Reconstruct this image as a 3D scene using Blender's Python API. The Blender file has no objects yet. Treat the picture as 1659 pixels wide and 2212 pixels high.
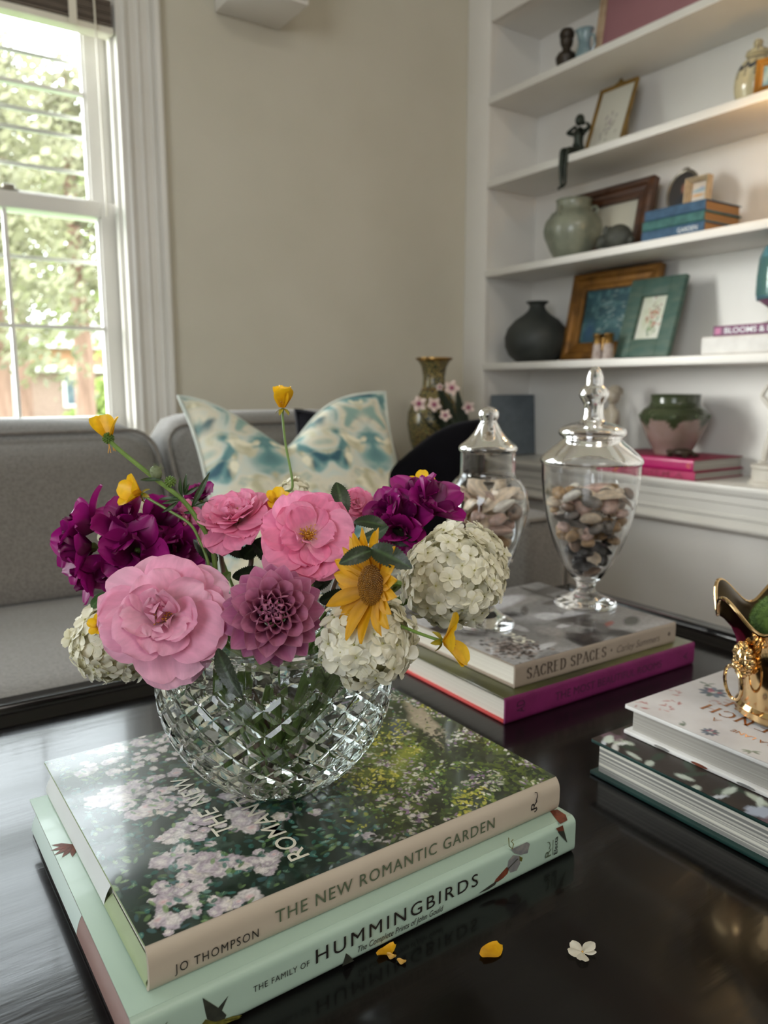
import bpy, bmesh, math, random
import numpy as np
from mathutils import Matrix, Vector

# ------------------------------------------------------------------ camera
SC = bpy.context.scene
COL = SC.collection
R = random.Random(7)
EYE = Vector((0.0, 0.0, 0.83))
FPX, CX, CY = 1661.0, 829.5, 1106.0
YAW, PITCH = math.radians(33.867), math.radians(9.266)
FWD = Vector((math.sin(YAW) * math.cos(PITCH), math.cos(YAW) * math.cos(PITCH), -math.sin(PITCH)))
RGT = Vector((math.cos(YAW), -math.sin(YAW), 0.0))
UPV = RGT.cross(FWD)
cd = bpy.data.cameras.new('camera')
cd.sensor_fit = 'VERTICAL'
cd.sensor_height = 36.0
cd.lens = FPX / 2212 * 36.0
cd.clip_start = 0.02
cd.clip_end = 200
cd.dof.use_dof = True
cd.dof.focus_distance = 0.545
cd.dof.aperture_fstop = 7.6
cam = bpy.data.objects.new('camera', cd)
COL.objects.link(cam)
cam.matrix_world = Matrix(((RGT.x, UPV.x, -FWD.x, EYE.x), (RGT.y, UPV.y, -FWD.y, EYE.y),
                           (RGT.z, UPV.z, -FWD.z, EYE.z), (0, 0, 0, 1)))
SC.camera = cam

# ------------------------------------------------------------------ sky and lights
w = bpy.data.worlds.new('sky')
SC.world = w
w.use_nodes = True
bg = w.node_tree.nodes['Background']
bg.inputs[0].default_value = (0.88, 0.95, 1.0, 1)
bg.inputs[1].default_value = 10.5

def lamp(name, typ, energy, color, mat=None, **kw):
    l = bpy.data.lights.new(name, typ)
    l.energy = energy
    l.color = color
    for k, v in kw.items():
        setattr(l, k, v)
    o = bpy.data.objects.new(name, l)
    COL.objects.link(o)
    if mat is not None:
        o.matrix_world = mat
    return o

def aim(loc, direction):
    return Matrix.Translation(loc) @ Vector(direction).to_track_quat('-Z', 'Y').to_matrix().to_4x4()

# hazy low sun that comes in through the window and rakes the bookcase
lamp('sun', 'SUN', 6.0, (1.0, 0.97, 0.92), aim((-6, 5, 3), (0.86, -0.46, -0.20)), angle=math.radians(26))
# unseen fill lights added behind the camera, from the left and from above
lamp('fill_light_left', 'AREA', 42.0, (0.88, 0.94, 1.0), aim((-2.2, -1.0, 1.45), (1, 0.30, -0.06)),
     shape='RECTANGLE', size=1.3, size_y=1.4)
lamp('fill_light_overhead', 'AREA', 17.0, (1.0, 0.93, 0.84), aim((0.2, -1.2, 2.52), (0.0, 0.15, -1)),
     shape='DISK', size=0.9)
pm = aim((0.10, 2.20, 1.30), (0, -1, 0))
po = lamp('window_portal', 'AREA', 1.0, (1, 1, 1), pm, shape='RECTANGLE', size=0.95, size_y=1.25)
po.data.cycles.is_portal = True
pm = aim((-1.35, 2.20, 1.30), (0, -1, 0))
po = lamp('window_portal', 'AREA', 1.0, (1, 1, 1), pm, shape='RECTANGLE', size=0.95, size_y=1.25)
po.data.cycles.is_portal = True

vs = SC.view_settings
SC.display_settings.display_device = 'sRGB'
vs.view_transform = 'Standard'
vs.look = 'None'
vs.exposure = 0.10
vs.gamma = 1.0
vs.use_curve_mapping = False
cy = SC.cycles
cy.max_bounces = 16
cy.transmission_bounces = 16
cy.transparent_max_bounces = 12
cy.diffuse_bounces = 4
cy.glossy_bounces = 6
cy.caustics_reflective = False
cy.caustics_refractive = True
cy.blur_glossy = 1.0
cy.sample_clamp_indirect = 6.0
cy.use_denoising = True

# ------------------------------------------------------------------ helpers
def lin(c):
    if isinstance(c, str):
        c = c.lstrip('#')
        c = [int(c[i:i + 2], 16) / 255 for i in (0, 2, 4)]
    return tuple(x / 12.92 if x <= 0.04045 else ((x + 0.055) / 1.055) ** 2.4 for x in c[:3])

def mixc(a, b, t):
    return tuple(x + (y - x) * t for x, y in zip(a, b))

def ray(px, py):
    return FWD + RGT * ((px - CX) / FPX) + UPV * ((CY - py) / FPX)

def at(px, py, depth):
    return EYE + ray(px, py) * depth

def on_x(px, py, x):
    d = ray(px, py)
    return EYE + d * ((x - EYE.x) / d.x)

def on_y(px, py, y):
    d = ray(px, py)
    return EYE + d * ((y - EYE.y) / d.y)

MATS = {}
def mat(name, col='#808080', rough=0.5, metal=0.0, col2=None, nscale=8.0, bump=0.0, bscale=60.0, attr=False,
        trans=0.0, ior=1.5, transl=0.0, coat=0.0, spec=0.5, stretch=None, sheen=0.0, detail=4.0, dist=0.0, nmix=(0.35, 0.65),
        coord='Object', emit=None):
    m = bpy.data.materials.new(name)
    m.use_nodes = True
    nt = m.node_tree
    N, L = nt.nodes, nt.links
    b = N['Principled BSDF']
    b.inputs['Roughness'].default_value = rough
    b.inputs['Metallic'].default_value = metal
    b.inputs['IOR'].default_value = ior
    b.inputs['Transmission Weight'].default_value = trans
    b.inputs['Coat Weight'].default_value = coat
    b.inputs['Coat Roughness'].default_value = 0.06
    b.inputs['Specular IOR Level'].default_value = spec
    b.inputs['Sheen Weight'].default_value = sheen
    c1 = lin(col)
    tc = N.new('ShaderNodeTexCoord')
    src = tc.outputs[coord]
    if stretch:
        mp = N.new('ShaderNodeMapping')
        mp.inputs['Scale'].default_value = stretch
        L.new(src, mp.inputs['Vector'])
        src = mp.outputs[0]
    if attr:
        at_ = N.new('ShaderNodeAttribute')
        at_.attribute_name = 'Col'
        base = at_.outputs['Color']
    else:
        base = None
    if col2 is not None:
        nz = N.new('ShaderNodeTexNoise')
        nz.inputs['Scale'].default_value = nscale
        nz.inputs['Detail'].default_value = detail
        nz.inputs['Distortion'].default_value = dist
        L.new(src, nz.inputs['Vector'])
        rp = N.new('ShaderNodeValToRGB')
        rp.color_ramp.elements[0].position = nmix[0]
        rp.color_ramp.elements[1].position = nmix[1]
        L.new(nz.outputs['Fac'], rp.inputs['Fac'])
        if base is None:
            rp.color_ramp.elements[0].color = (*c1, 1)
            rp.color_ramp.elements[1].color = (*lin(col2), 1)
            base = rp.outputs['Color']
        else:
            rp.color_ramp.elements[0].color = (*c1, 1)
            rp.color_ramp.elements[1].color = (*lin(col2), 1)
            mx = N.new('ShaderNodeMix')
            mx.data_type = 'RGBA'
            mx.blend_type = 'MULTIPLY'
            mx.inputs[0].default_value = 1.0
            L.new(base, mx.inputs[6])
            L.new(rp.outputs['Color'], mx.inputs[7])
            base = mx.outputs[2]
    if base is not None:
        L.new(base, b.inputs['Base Color'])
    else:
        b.inputs['Base Color'].default_value = (*c1, 1)
    if bump > 0:
        nb = N.new('ShaderNodeTexNoise')
        nb.inputs['Scale'].default_value = bscale
        nb.inputs['Detail'].default_value = 3.0
        L.new(src, nb.inputs['Vector'])
        bp = N.new('ShaderNodeBump')
        bp.inputs['Strength'].default_value = bump
        bp.inputs['Distance'].default_value = 0.002
        L.new(nb.outputs['Fac'], bp.inputs['Height'])
        L.new(bp.outputs[0], b.inputs['Normal'])
    if emit:
        b.inputs['Emission Color'].default_value = (*lin(emit[0]), 1)
        b.inputs['Emission Strength'].default_value = emit[1]
    if transl > 0:
        tl = N.new('ShaderNodeBsdfTranslucent')
        if base is not None:
            L.new(base, tl.inputs['Color'])
        else:
            tl.inputs['Color'].default_value = (*c1, 1)
        ms = N.new('ShaderNodeMixShader')
        ms.inputs[0].default_value = transl
        L.new(b.outputs[0], ms.inputs[1])
        L.new(tl.outputs[0], ms.inputs[2])
        L.new(ms.outputs[0], N['Material Output'].inputs['Surface'])
    MATS[name] = m
    return m

class MB:
    """collects vertices, faces and colours for one mesh"""
    def __init__(s):
        s.v, s.f, s.c = [], [], []
        s.sharp = None
    def add(s, vs, fs, c=None):
        o = len(s.v)
        s.v += [tuple(x) for x in vs]
        s.f += [tuple(i + o for i in f) for f in fs]
        if c is None:
            s.c += [(1, 1, 1)] * len(vs)
        elif isinstance(c[0], (int, float)):
            s.c += [tuple(c)] * len(vs)
        else:
            s.c += [tuple(x) for x in c]
        return s
    def merge(s, o, M=None):
        return s.add([M @ Vector(p) for p in o.v] if M is not None else o.v, o.f, o.c)
    def box(s, x0, x1, y0, y1, z0, z1, c=None):
        return s.add([(x0, y0, z0), (x1, y0, z0), (x1, y1, z0), (x0, y1, z0), (x0, y0, z1), (x1, y0, z1), (x1, y1, z1), (x0, y1, z1)],
                     [(0, 3, 2, 1), (4, 5, 6, 7), (0, 1, 5, 4), (1, 2, 6, 5), (2, 3, 7, 6), (3, 0, 4, 7)], c)
    def rbox(s, x0, x1, y0, y1, z0, z1, r=0.003, seg=2, c=None):
        bm = bmesh.new()
        bmesh.ops.create_cube(bm, size=1.0)
        for v in bm.verts:
            v.co = ((x0 + x1) / 2 + v.co.x * (x1 - x0), (y0 + y1) / 2 + v.co.y * (y1 - y0), (z0 + z1) / 2 + v.co.z * (z1 - z0))
        bmesh.ops.bevel(bm, geom=bm.edges[:], offset=r, segments=seg, affect='EDGES', profile=0.5)
        bm.verts.index_update()
        s.add([v.co[:] for v in bm.verts], [[v.index for v in f.verts] for f in bm.faces], c)
        bm.free()
        return s
    def lathe(s, prof, n=32, c=None, ctr=(0, 0, 0), cap0=True, cap1=True, flute=None):
        vs, fs, cs = [], [], []
        for k, (r, z) in enumerate(prof):
            for i in range(n):
                a = 2 * math.pi * i / n
                rr = r * (1 if flute is None else flute(a, k / (len(prof) - 1)))
                vs.append((ctr[0] + rr * math.cos(a), ctr[1] + rr * math.sin(a), ctr[2] + z))
                if c is not None:
                    cs.append(c(a, z) if callable(c) else c)
        m = len(prof)
        for k in range(m - 1):
            for i in range(n):
                j = (i + 1) % n
                fs.append((k * n + i, k * n + j, (k + 1) * n + j, (k + 1) * n + i))
        if cap0:
            fs.append(tuple(range(n - 1, -1, -1)))
        if cap1:
            fs.append(tuple((m - 1) * n + i for i in range(n)))
        return s.add(vs, fs, cs if c is not None else None)
    def tube(s, pts, rad, n=8, c=None, closed=False):
        pts = [Vector(p) for p in pts]
        m = len(pts)
        if not isinstance(rad, (list, tuple)):
            rad = [rad] * m
        vs, fs = [], []
        t0 = (pts[1] - pts[0]).normalized()
        nrm = t0.orthogonal().normalized()
        for k in range(m):
            if closed:
                t = (pts[(k + 1) % m] - pts[k - 1]).normalized()
            else:
                t = (pts[min(k + 1, m - 1)] - pts[max(k - 1, 0)]).normalized()
            nrm = (nrm - t * nrm.dot(t))
            nrm = nrm.normalized() if nrm.length > 1e-6 else t.orthogonal().normalized()
            b = t.cross(nrm)
            for i in range(n):
                a = 2 * math.pi * i / n
                vs.append(pts[k] + (nrm * math.cos(a) + b * math.sin(a)) * rad[k])
        for k in range(m if closed else m - 1):
            for i in range(n):
                j = (i + 1) % n
                k2 = (k + 1) % m
                fs.append((k * n + i, k * n + j, k2 * n + j, k2 * n + i))
        if not closed:
            fs.append(tuple(range(n - 1, -1, -1)))
            fs.append(tuple((m - 1) * n + i for i in range(n)))
        cs = None
        if c is not None:
            if callable(c):
                cs = [c(k / (m - 1)) for k in range(m) for i in range(n)]
            else:
                cs = c
        return s.add(vs, fs, cs)
    def grid(s, fn, nu, nv, wrap=False):
        vs, cs, fs = [], [], []
        for i in range(nu + 1):
            for j in range(nv + 1):
                q = fn(i / nu, j / nv)
                vs.append(q[0])
                cs.append(q[1] if len(q) > 1 else (1, 1, 1))
        for i in range(nu):
            for j in range(nv):
                a = i * (nv + 1) + j
                fs.append((a, a + nv + 1, a + nv + 2, a + 1))
        return s.add(vs, fs, cs)
    def prism(s, poly, z0, z1, c=None):
        n = len(poly)
        vs = [(x, y, z0) for x, y in poly] + [(x, y, z1) for x, y in poly]
        fs = [tuple(range(n - 1, -1, -1)), tuple(range(n, 2 * n))] + [(i, (i + 1) % n, (i + 1) % n + n, i + n) for i in range(n)]
        return s.add(vs, fs, c)
    def ball(s, ctr, r, nu=12, nv=8, c=None, fn=None):
        vs, fs = [], []
        if not isinstance(r, (list, tuple)):
            r = (r, r, r)
        for j in range(nv + 1):
            ph = math.pi * j / nv
            for i in range(nu):
                a = 2 * math.pi * i / nu
                d = Vector((math.sin(ph) * math.cos(a), math.sin(ph) * math.sin(a), -math.cos(ph)))
                q = fn(d) if fn else 1.0
                vs.append((ctr[0] + d.x * r[0] * q, ctr[1] + d.y * r[1] * q, ctr[2] + d.z * r[2] * q))
        for j in range(nv):
            for i in range(nu):
                k = (i + 1) % nu
                if j == 0:
                    fs.append((i, (j + 1) * nu + k, (j + 1) * nu + i))
                elif j == nv - 1:
                    fs.append((j * nu + i, j * nu + k, (j + 1) * nu + i))
                else:
                    fs.append((j * nu + i, j * nu + k, (j + 1) * nu + k, (j + 1) * nu + i))
        return s.add(vs, fs, c)
    def xf(s, M):
        s.v = [tuple(M @ Vector(p)) for p in s.v]
        return s
    def mesh(s, name, m, smooth=True, angle=None):
        me = bpy.data.meshes.new(name)
        me.from_pydata(s.v, [], s.f)
        a = me.color_attributes.new('Col', 'FLOAT_COLOR', 'POINT')
        a.data.foreach_set('color', np.c_[np.array(s.c, np.float32).reshape(-1, 3), np.ones(len(s.v), np.float32)].ravel())
        if m is not None:
            me.materials.append(m)
        if smooth:
            me.polygons.foreach_set('use_smooth', [True] * len(me.polygons))
            if angle is not None:
                me.set_sharp_from_angle(angle=math.radians(angle))
        me.update()
        return me

def link(name, me, parent=None, M=None, label=None):
    o = bpy.data.objects.new(name, me)
    COL.objects.link(o)
    if parent is not None:
        o.parent = parent
    if M is not None:
        o.matrix_basis = M
    if label:
        o['label'] = label
    return o

def part(name, mb, m, parent, M=None, smooth=True, angle=35, label=None):
    return link(name, mb.mesh(name, m, smooth, angle), parent, M, label)

def tag(o, label, cat, group=None, kind=None):
    o['label'] = label
    o['category'] = cat
    if group:
        o['group'] = group
    if kind:
        o['kind'] = kind
    return o

def thing(name, label, cat, loc=(0, 0, 0), M=None, group=None):
    o = bpy.data.objects.new(name, None)
    o.empty_display_size = 0.02
    COL.objects.link(o)
    o.matrix_basis = M if M is not None else Matrix.Translation(loc)
    return tag(o, label, cat, group)

def solo(name, mb, m, label, cat, M=None, smooth=True, angle=35, group=None):
    return tag(link(name, mb.mesh(name, m, smooth, angle), None, M), label, cat, group)

def struct(name, mb, m, parent=None, smooth=False):
    o = link(name, mb.mesh(name, m, smooth, 35), parent)
    if parent is None:
        o['kind'] = 'structure'
    return o

def frame_to(axis, up=(0, 0, 1), loc=(0, 0, 0)):
    """matrix whose local +Z is axis"""
    z = Vector(axis).normalized()
    x = Vector(up).cross(z)
    if x.length < 1e-4:
        x = Vector((1, 0, 0))
    x.normalize()
    y = z.cross(x)
    return Matrix(((x.x, y.x, z.x, loc[0]), (x.y, y.y, z.y, loc[1]), (x.z, y.z, z.z, loc[2]), (0, 0, 0, 1)))

def rotm(ang, ax):
    return Matrix.Rotation(ang, 4, ax)

def bez(p0, p1, p2, p3, n=10):
    out = []
    for i in range(n + 1):
        t = i / n
        a = (1 - t)
        out.append(Vector(p0) * a ** 3 + Vector(p1) * 3 * a * a * t + Vector(p2) * 3 * a * t * t + Vector(p3) * t ** 3)
    return out

TEXTS = {}
def text_pts(s, shear=0.0, bold=0.0, spacing=1.0):
    """triangulated outline of a line of lettering, scaled to cap height 1; returns verts, faces, width"""
    key = (s, shear, bold, spacing)
    if key not in TEXTS:
        cu = bpy.data.curves.new('lettering', 'FONT')
        cu.body = s
        cu.shear = shear
        cu.offset = bold
        cu.space_character = spacing
        cu.resolution_u = 3
        ob = bpy.data.objects.new('lettering', cu)
        me = bpy.data.meshes.new_from_object(ob)
        vs = [(v.co.x, v.co.y) for v in me.vertices]
        fs = [tuple(p.vertices) for p in me.polygons]
        bpy.data.objects.remove(ob)
        bpy.data.meshes.remove(me)
        bpy.data.curves.remove(cu)
        x0 = min(v[0] for v in vs)
        x1 = max(v[0] for v in vs)
        k = 1 / 0.69
        TEXTS[key] = ([((x - x0) * k, y * k) for x, y in vs], fs, (x1 - x0) * k)
    return TEXTS[key]

def text_mb(s, width, height, place, **kw):
    """place(x, y) -> 3D point; x in 0..width, y in 0..height"""
    vs, fs, wd = text_pts(s, **kw)
    mb = MB()
    mb.add([place(x / wd * width, y * height) for x, y in vs], fs)
    return mb

# ------------------------------------------------------------------ materials of the room
m_wall = mat('wall_paint', '#c6c1b1', 0.75, col2='#ccc7b8', nscale=3.0, bump=0.12, bscale=350)
m_white = mat('white_paint', '#e6e2dc', 0.45, col2='#ebe8e2', nscale=5.0, bump=0.04, bscale=120)
m_trim = mat('trim_paint', '#d6d3cc', 0.32, col2='#dddad4', nscale=4.0)
m_ceil = mat('ceiling_paint', '#ebe8e2', 0.9, col2='#efece6', nscale=3.0)
m_floor = mat('oak_floor', '#6b4a30', 0.4, col2='#8a633f', nscale=6.0, stretch=(1, 12, 1))
m_carpet_lawn = mat('lawn', '#3c5a22', 0.9, col2='#5d7a34', nscale=2.0)

YW = 2.03
# floor, ceiling, walls
struct('floor', MB().box(-2.7, 1.95, -2.7, 2.15, -0.1, 0.0), m_floor)
struct('ceiling', MB().box(-2.7, 1.95, -2.7, 2.15, 2.6, 2.7), m_ceil)
mb = MB()
O1, O2 = (-0.385, 0.585, 0.70, 1.90), (-1.95, -0.95, 0.70, 1.90)
for x0, x1 in ((-2.7, O2[0]), (O2[1], O1[0]), (O1[1], 1.95)):
    mb.box(x0, x1, YW, YW + 0.12, 0, 2.6)
for o in (O1, O2):
    mb.box(o[0], o[1], YW, YW + 0.12, 0, o[2])
    mb.box(o[0], o[1], YW, YW + 0.12, o[3], 2.6)
struct('wall_back', mb, m_wall)
struct('wall_left', MB().box(-2.7, -2.6, -2.6, YW, 0, 2.6), m_wall)
struct('wall_front', MB().box(-2.7, 1.95, -2.7, -2.6, 0, 2.6), m_wall)
struct('wall_right', MB().box(1.68, 1.95, -2.6, YW, 0, 0.497).box(1.68, 1.95, -2.6, -0.62, 0.497, 2.6), m_white)

# windows ----------------------------------------------------------
def glass_thin(name):
    m = bpy.data.materials.new(name)
    m.use_nodes = True
    nt = m.node_tree
    for n in list(nt.nodes):
        if n.type == 'BSDF_PRINCIPLED':
            nt.nodes.remove(n)
    fr = nt.nodes.new('ShaderNodeFresnel')
    fr.inputs[0].default_value = 1.45
    tr = nt.nodes.new('ShaderNodeBsdfTransparent')
    tr.inputs[0].default_value = (0.96, 0.98, 0.97, 1)
    gl = nt.nodes.new('ShaderNodeBsdfGlossy')
    gl.inputs['Roughness'].default_value = 0.02
    mx = nt.nodes.new('ShaderNodeMixShader')
    nt.links.new(fr.outputs[0], mx.inputs[0])
    nt.links.new(tr.outputs[0], mx.inputs[1])
    nt.links.new(gl.outputs[0], mx.inputs[2])
    nt.links.new(mx.outputs[0], nt.nodes['Material Output'].inputs['Surface'])
    return m
m_pane = glass_thin('window_glass')
m_metal = mat('latch_metal', '#8f8a80', 0.35, metal=0.9)

def casing(mb, x0, x1, z0, z1, flip=False):
    prof = [(0, 0), (0, 0.018), (0.006, 0.022), (0.014, 0.018), (0.020, 0.012), (0.036, 0.012), (0.042, 0.017), (0.050, 0.012),
            (0.064, 0.012), (0.070, 0.018), (0.076, 0.014), (0.080, 0.024), (0.090, 0.026), (0.096, 0.022), (0.096, 0)]
    wd = x1 - x0
    pts = [((x1 - wd * a / 0.096) if flip else (x0 + wd * a / 0.096), YW - b) for a, b in prof]
    if not flip:
        pts = pts[::-1]
    mb.prism(pts, z0, z1)

def window(name, o, full):
    x0, x1, z0, z1 = o
    e = link(name, None)
    e['kind'] = 'structure'
    mb = MB()
    casing(mb, x1 + 0.008, x1 + 0.104, z0 - 0.02, z1 + 0.01)
    casing(mb, x0 - 0.104, x0 - 0.008, z0 - 0.02, z1 + 0.01, True)
    mb.box(x0 - 0.104, x1 + 0.104, YW - 0.022, YW, z1 + 0.01, z1 + 0.11)
    struct('casing', mb, m_trim, e)
    mb = MB()
    mb.box(x1 - 0.004, x1 + 0.009, YW - 0.016, YW + 0.12, z0, z1 + 0.01)
    mb.box(x1 - 0.014, x1 - 0.004, YW + 0.012, YW + 0.03, z0, z1)
    mb.box(x0 - 0.009, x0 + 0.004, YW - 0.016, YW + 0.12, z0, z1 + 0.01)
    mb.box(x0, x1, YW - 0.016, YW + 0.12, z1 - 0.004, z1 + 0.01)
    struct('jamb', mb, m_trim, e)
    mb = MB().rbox(x0 - 0.13, x1 + 0.13, YW - 0.05, YW + 0.12, z0 - 0.025, z0 + 0.004, 0.006)
    mb.box(x0 - 0.104, x1 + 0.104, YW - 0.018, YW, z0 - 0.10, z0 - 0.025)
    struct('window_sill', mb, m_trim, e)
    zm = 1.247
    for nm, ya, yb, za, zb, sw, zmid in (('lower_sash', YW + 0.045, YW + 0.075, z0 + 0.004, zm + 0.038, 0.049, 0.976),
                                         ('upper_sash', YW + 0.082, YW + 0.112, zm, z1 - 0.004, 0.058, 1.545)):
        s = link(nm, None, e)
        gx0, gx1 = x0 + sw, x1 - sw
        bot = za + (0.05 if nm == 'lower_sash' else 0.05)
        top = zb - (0.036 if nm == 'lower_sash' else 0.05)
        if nm == 'lower_sash':
            top = zm
        fr = MB()
        fr.rbox(x0 + 0.004, gx0, ya, yb, za, zb, 0.003).rbox(gx1, x1 - 0.004, ya, yb, za, zb, 0.003)
        fr.rbox(gx0 - 0.002, gx1 + 0.002, ya - 0.003, yb, za, bot, 0.003).rbox(gx0 - 0.002, gx1 + 0.002, ya - 0.004, yb, top, zb, 0.003)
        for a in (gx0, gx1 - 0.006):
            fr.box(a, a + 0.006, ya + 0.006, yb - 0.006, bot, top)
        struct('sash_frame', fr, m_trim, s, True)
        n = 4
        pw = (gx1 - gx0) / n
        for k in range(1, n):
            struct('muntin', MB().box(gx0 + pw * k - 0.0045, gx0 + pw * k + 0.0045, ya + 0.006, yb - 0.006, bot, top), m_trim, s)
        struct('muntin', MB().box(gx0, gx1, ya + 0.0055, yb - 0.0055, zmid - 0.0045, zmid + 0.0045), m_trim, s)
        for k in range(n):
            for q, (ba, bb) in enumerate(((bot, zmid), (zmid, top))):
                yy = (ya + yb) / 2
                struct('pane', MB().add([(gx0 + pw * k, yy, ba), (gx0 + pw * k + pw, yy, ba), (gx0 + pw * k + pw, yy, bb), (gx0 + pw * k, yy, bb)], [(0, 1, 2, 3)]), m_pane, s)
    if full:
        mb = MB().rbox(0.30, 0.352, YW + 0.048, YW + 0.078, zm + 0.038, zm + 0.046, 0.002).rbox(0.318, 0.345, YW + 0.052, YW + 0.07, zm + 0.045, zm + 0.056, 0.003)
        struct('sash_lock', mb, m_metal, e, True)
        for z in (1.455, 1.50, 1.63, 1.15, 1.37):
            struct('storm_bar', MB().box(x0, x1, YW + 0.135, YW + 0.14, z - 0.005, z + 0.005), m_trim, e)
    return e
window('window_1', O1, True)
window('window_2', O2, False)

# blind, raised to the head of the window
m_slat = mat('slat_backlit_tint', '#6d6259', 0.5, col2='#7a6f64', nscale=20)  # dark colour stands for the backlit shade on the stacked slats
m_cream = mat('blind_rail', '#e2dccb', 0.4, col2='#ebe6d8', nscale=12)
bl = thing('window_blind', 'raised venetian blind with stacked slats tinted dark as backlit and a cream bottom rail', 'blind', (0.1, YW + 0.012, 1.66))
part('bottom_rail', MB().rbox(-0.478, 0.478, -0.022, 0.020, 0.0, 0.016, 0.003), m_cream, bl)
sl = MB().rbox(-0.474, 0.474, -0.024, 0.020, 0, 0.0030, 0.001).mesh('slat', m_slat)
for k in range(13):
    link('slat', sl, bl, Matrix.Translation((0, 0.001 * math.sin(k * 2.1), 0.0175 + k * 0.0045)) @ rotm(math.radians(2.5 * math.sin(k * 1.7)), 'X'))
sl2 = MB().rbox(-0.474, 0.474, -0.024, 0.020, 0, 0.0028, 0.001).mesh('slat', m_cream)
for k in range(4):
    link('slat', sl2, bl, Matrix.Translation((0, 0, 0.085 + k * 0.034)) @ rotm(math.radians(-38), 'X'))
part('head_rail', MB().rbox(-0.478, 0.478, -0.026, 0.026, 0.20, 0.236, 0.003), m_cream, bl)
for x in (0.385, -0.385):
    part('ladder_tape', MB().box(x - 0.009, x + 0.009, -0.0265, -0.025, 0.0, 0.20), m_cream, bl)
part('cord', MB().tube([(0.432, -0.028, 0.21), (0.434, -0.029, 0.0), (0.436, -0.030, -0.42)], 0.0022, 6), m_cream, bl)

# white box fixed high on the wall, only its underside and left side are in view
t = thing('wall_speaker', 'white box fixed high on the wall by the window, only its underside showing', 'speaker', (0.93, YW, 1.776))
part('case', MB().rbox(-0.092, 0.092, -0.17, -0.001, 0, 0.27, 0.004), m_white, t)
part('grille', MB().rbox(-0.085, 0.085, -0.176, -0.169, 0.008, 0.262, 0.002), m_trim, t)

# ------------------------------------------------------------------ outdoors
m_brick = mat('brick_sunlit_tint', '#b58468', 0.9, col2='#c08e70', nscale=14)  # upper band of the same brick, sunlight put into its colour
m_brick2 = mat('brick_shaded_tint', '#9a8074', 0.9, col2='#8b7268', nscale=14)  # lower wall of the same brick, shade put into its colour
m_roof = mat('roof_shingle', '#8c8988', 0.9, col2='#777473', nscale=10)
m_hw = mat('house_white', '#d8d6d2', 0.7, col2='#cfcdc8', nscale=4)
m_hg = mat('house_window_glass', '#56616a', 0.15, col2='#6a7680', nscale=3)
m_bark = mat('pine_bark', '#6e5346', 0.9, col2='#8a6b5c', nscale=9, bump=0.5, bscale=12, stretch=(1, 1, 0.2))
m_leaf1 = mat('pine_foliage', '#68654f', 0.7, col2='#8a8768', nscale=1.5, transl=0.4)
m_leaf2 = mat('bright_foliage', '#7d8f4a', 0.7, col2='#9aa65e', nscale=1.5, transl=0.4)
o = link('lawn', MB().box(-12, 26, 2.6, 60, -1.0, -0.7).mesh('lawn', m_carpet_lawn, False))
o['kind'] = 'structure'
h = thing('brick_house', 'brick house with a white window and porch posts across the lawn', 'house', (5.6, 23.0, -0.7))
mb = MB()
mb.box(-3.2, 3.6, 0, 5, 0, 2.05)
part('wall', mb, m_brick2, h, smooth=False)
part('upper_wall', MB().box(-3.0, 3.5, -0.10, 0.02, 2.10, 2.55), m_brick, h, smooth=False)
part('porch_beam', MB().box(-3.2, 3.6, -0.35, -0.1, 1.92, 2.10), m_hw, h, smooth=False)
part('roof', MB().prism([(-0.6, 2.55), (2.5, 3.5), (5.6, 2.55)], -3.6, 4.0).xf(Matrix(((0, 0, 1, 0), (1, 0, 0, 0), (0, 1, 0, 0), (0, 0, 0, 1)))), m_roof, h, smooth=False)
for x in (-2.3, 0.42, 2.6):
    part('porch_post', MB().box(x - 0.09, x + 0.09, -0.32, -0.14, -0.02, 1.93), m_hw, h, smooth=False)
wn = part('window', MB().box(-0.95, -0.85, -0.05, 0.02, 0.95, 1.95).box(-0.40, -0.30, -0.05, 0.02, 0.95, 1.95).box(-0.85, -0.40, -0.05, 0.02, 1.86, 1.95).box(-0.85, -0.40, -0.05, 0.02, 0.95, 1.04).box(-0.64, -0.61, -0.045, 0.02, 1.04, 1.86), m_hw, h, smooth=False)
part('pane', MB().box(-0.85, -0.40, -0.02, -0.01, 1.04, 1.86), m_hg, wn, smooth=False)

def leaf_cloud(seed, n, size, fn):
    rr = np.random.RandomState(seed)
    mb = MB()
    P = fn(rr, n)
    for p in P:
        a = Vector(rr.normal(size=3)).normalized()
        b = a.orthogonal().normalized()
        c = a.cross(b)
        s = size * (0.5 + rr.rand())
        p = Vector(p)
        mb.add([p - b * s, p - c * s * 0.45, p + b * s, p + c * s * 0.45], [(0, 1, 2, 3)])
    return mb

def pine(x, y, hgt, rad, seed, label, n, m, z0=1.5):
    t = thing('pine_tree', label, 'tree', (x, y, -0.7), group='trees outside the window')
    part('trunk', MB().tube([(0, 0, 0), (0.05, 0, hgt * 0.3), (0.0, 0.05, hgt * 0.7), (0.02, 0, hgt)], [0.20, 0.17, 0.11, 0.03], 9), m_bark, t)
    def fn(rr, n):
        out = []
        nb = 34
        for k in range(nb):
            z = z0 + (hgt - z0) * (k / nb) ** 0.9 + rr.normal() * 0.1
            L = rad * (1.05 - 0.75 * (z - z0) / (hgt - z0)) * (0.6 + 0.6 * rr.rand())
            a = k * 2.4 + rr.rand()
            for q in range(n // nb):
                u = rr.rand() ** 0.7
                out.append((math.cos(a) * L * u + rr.normal() * 0.16 * (1 + u), math.sin(a) * L * u + rr.normal() * 0.16 * (1 + u), z + rr.normal() * 0.16 - 0.25 * u * u))
        return out
    part('foliage', leaf_cloud(seed, n, 0.085, fn), m, t, smooth=False)
    return t
pine(3.35, 14.8, 6.9, 1.9, 11, 'tall pine with a bare reddish trunk right of the window muntin', 4400, m_leaf1, 2.6)
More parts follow.
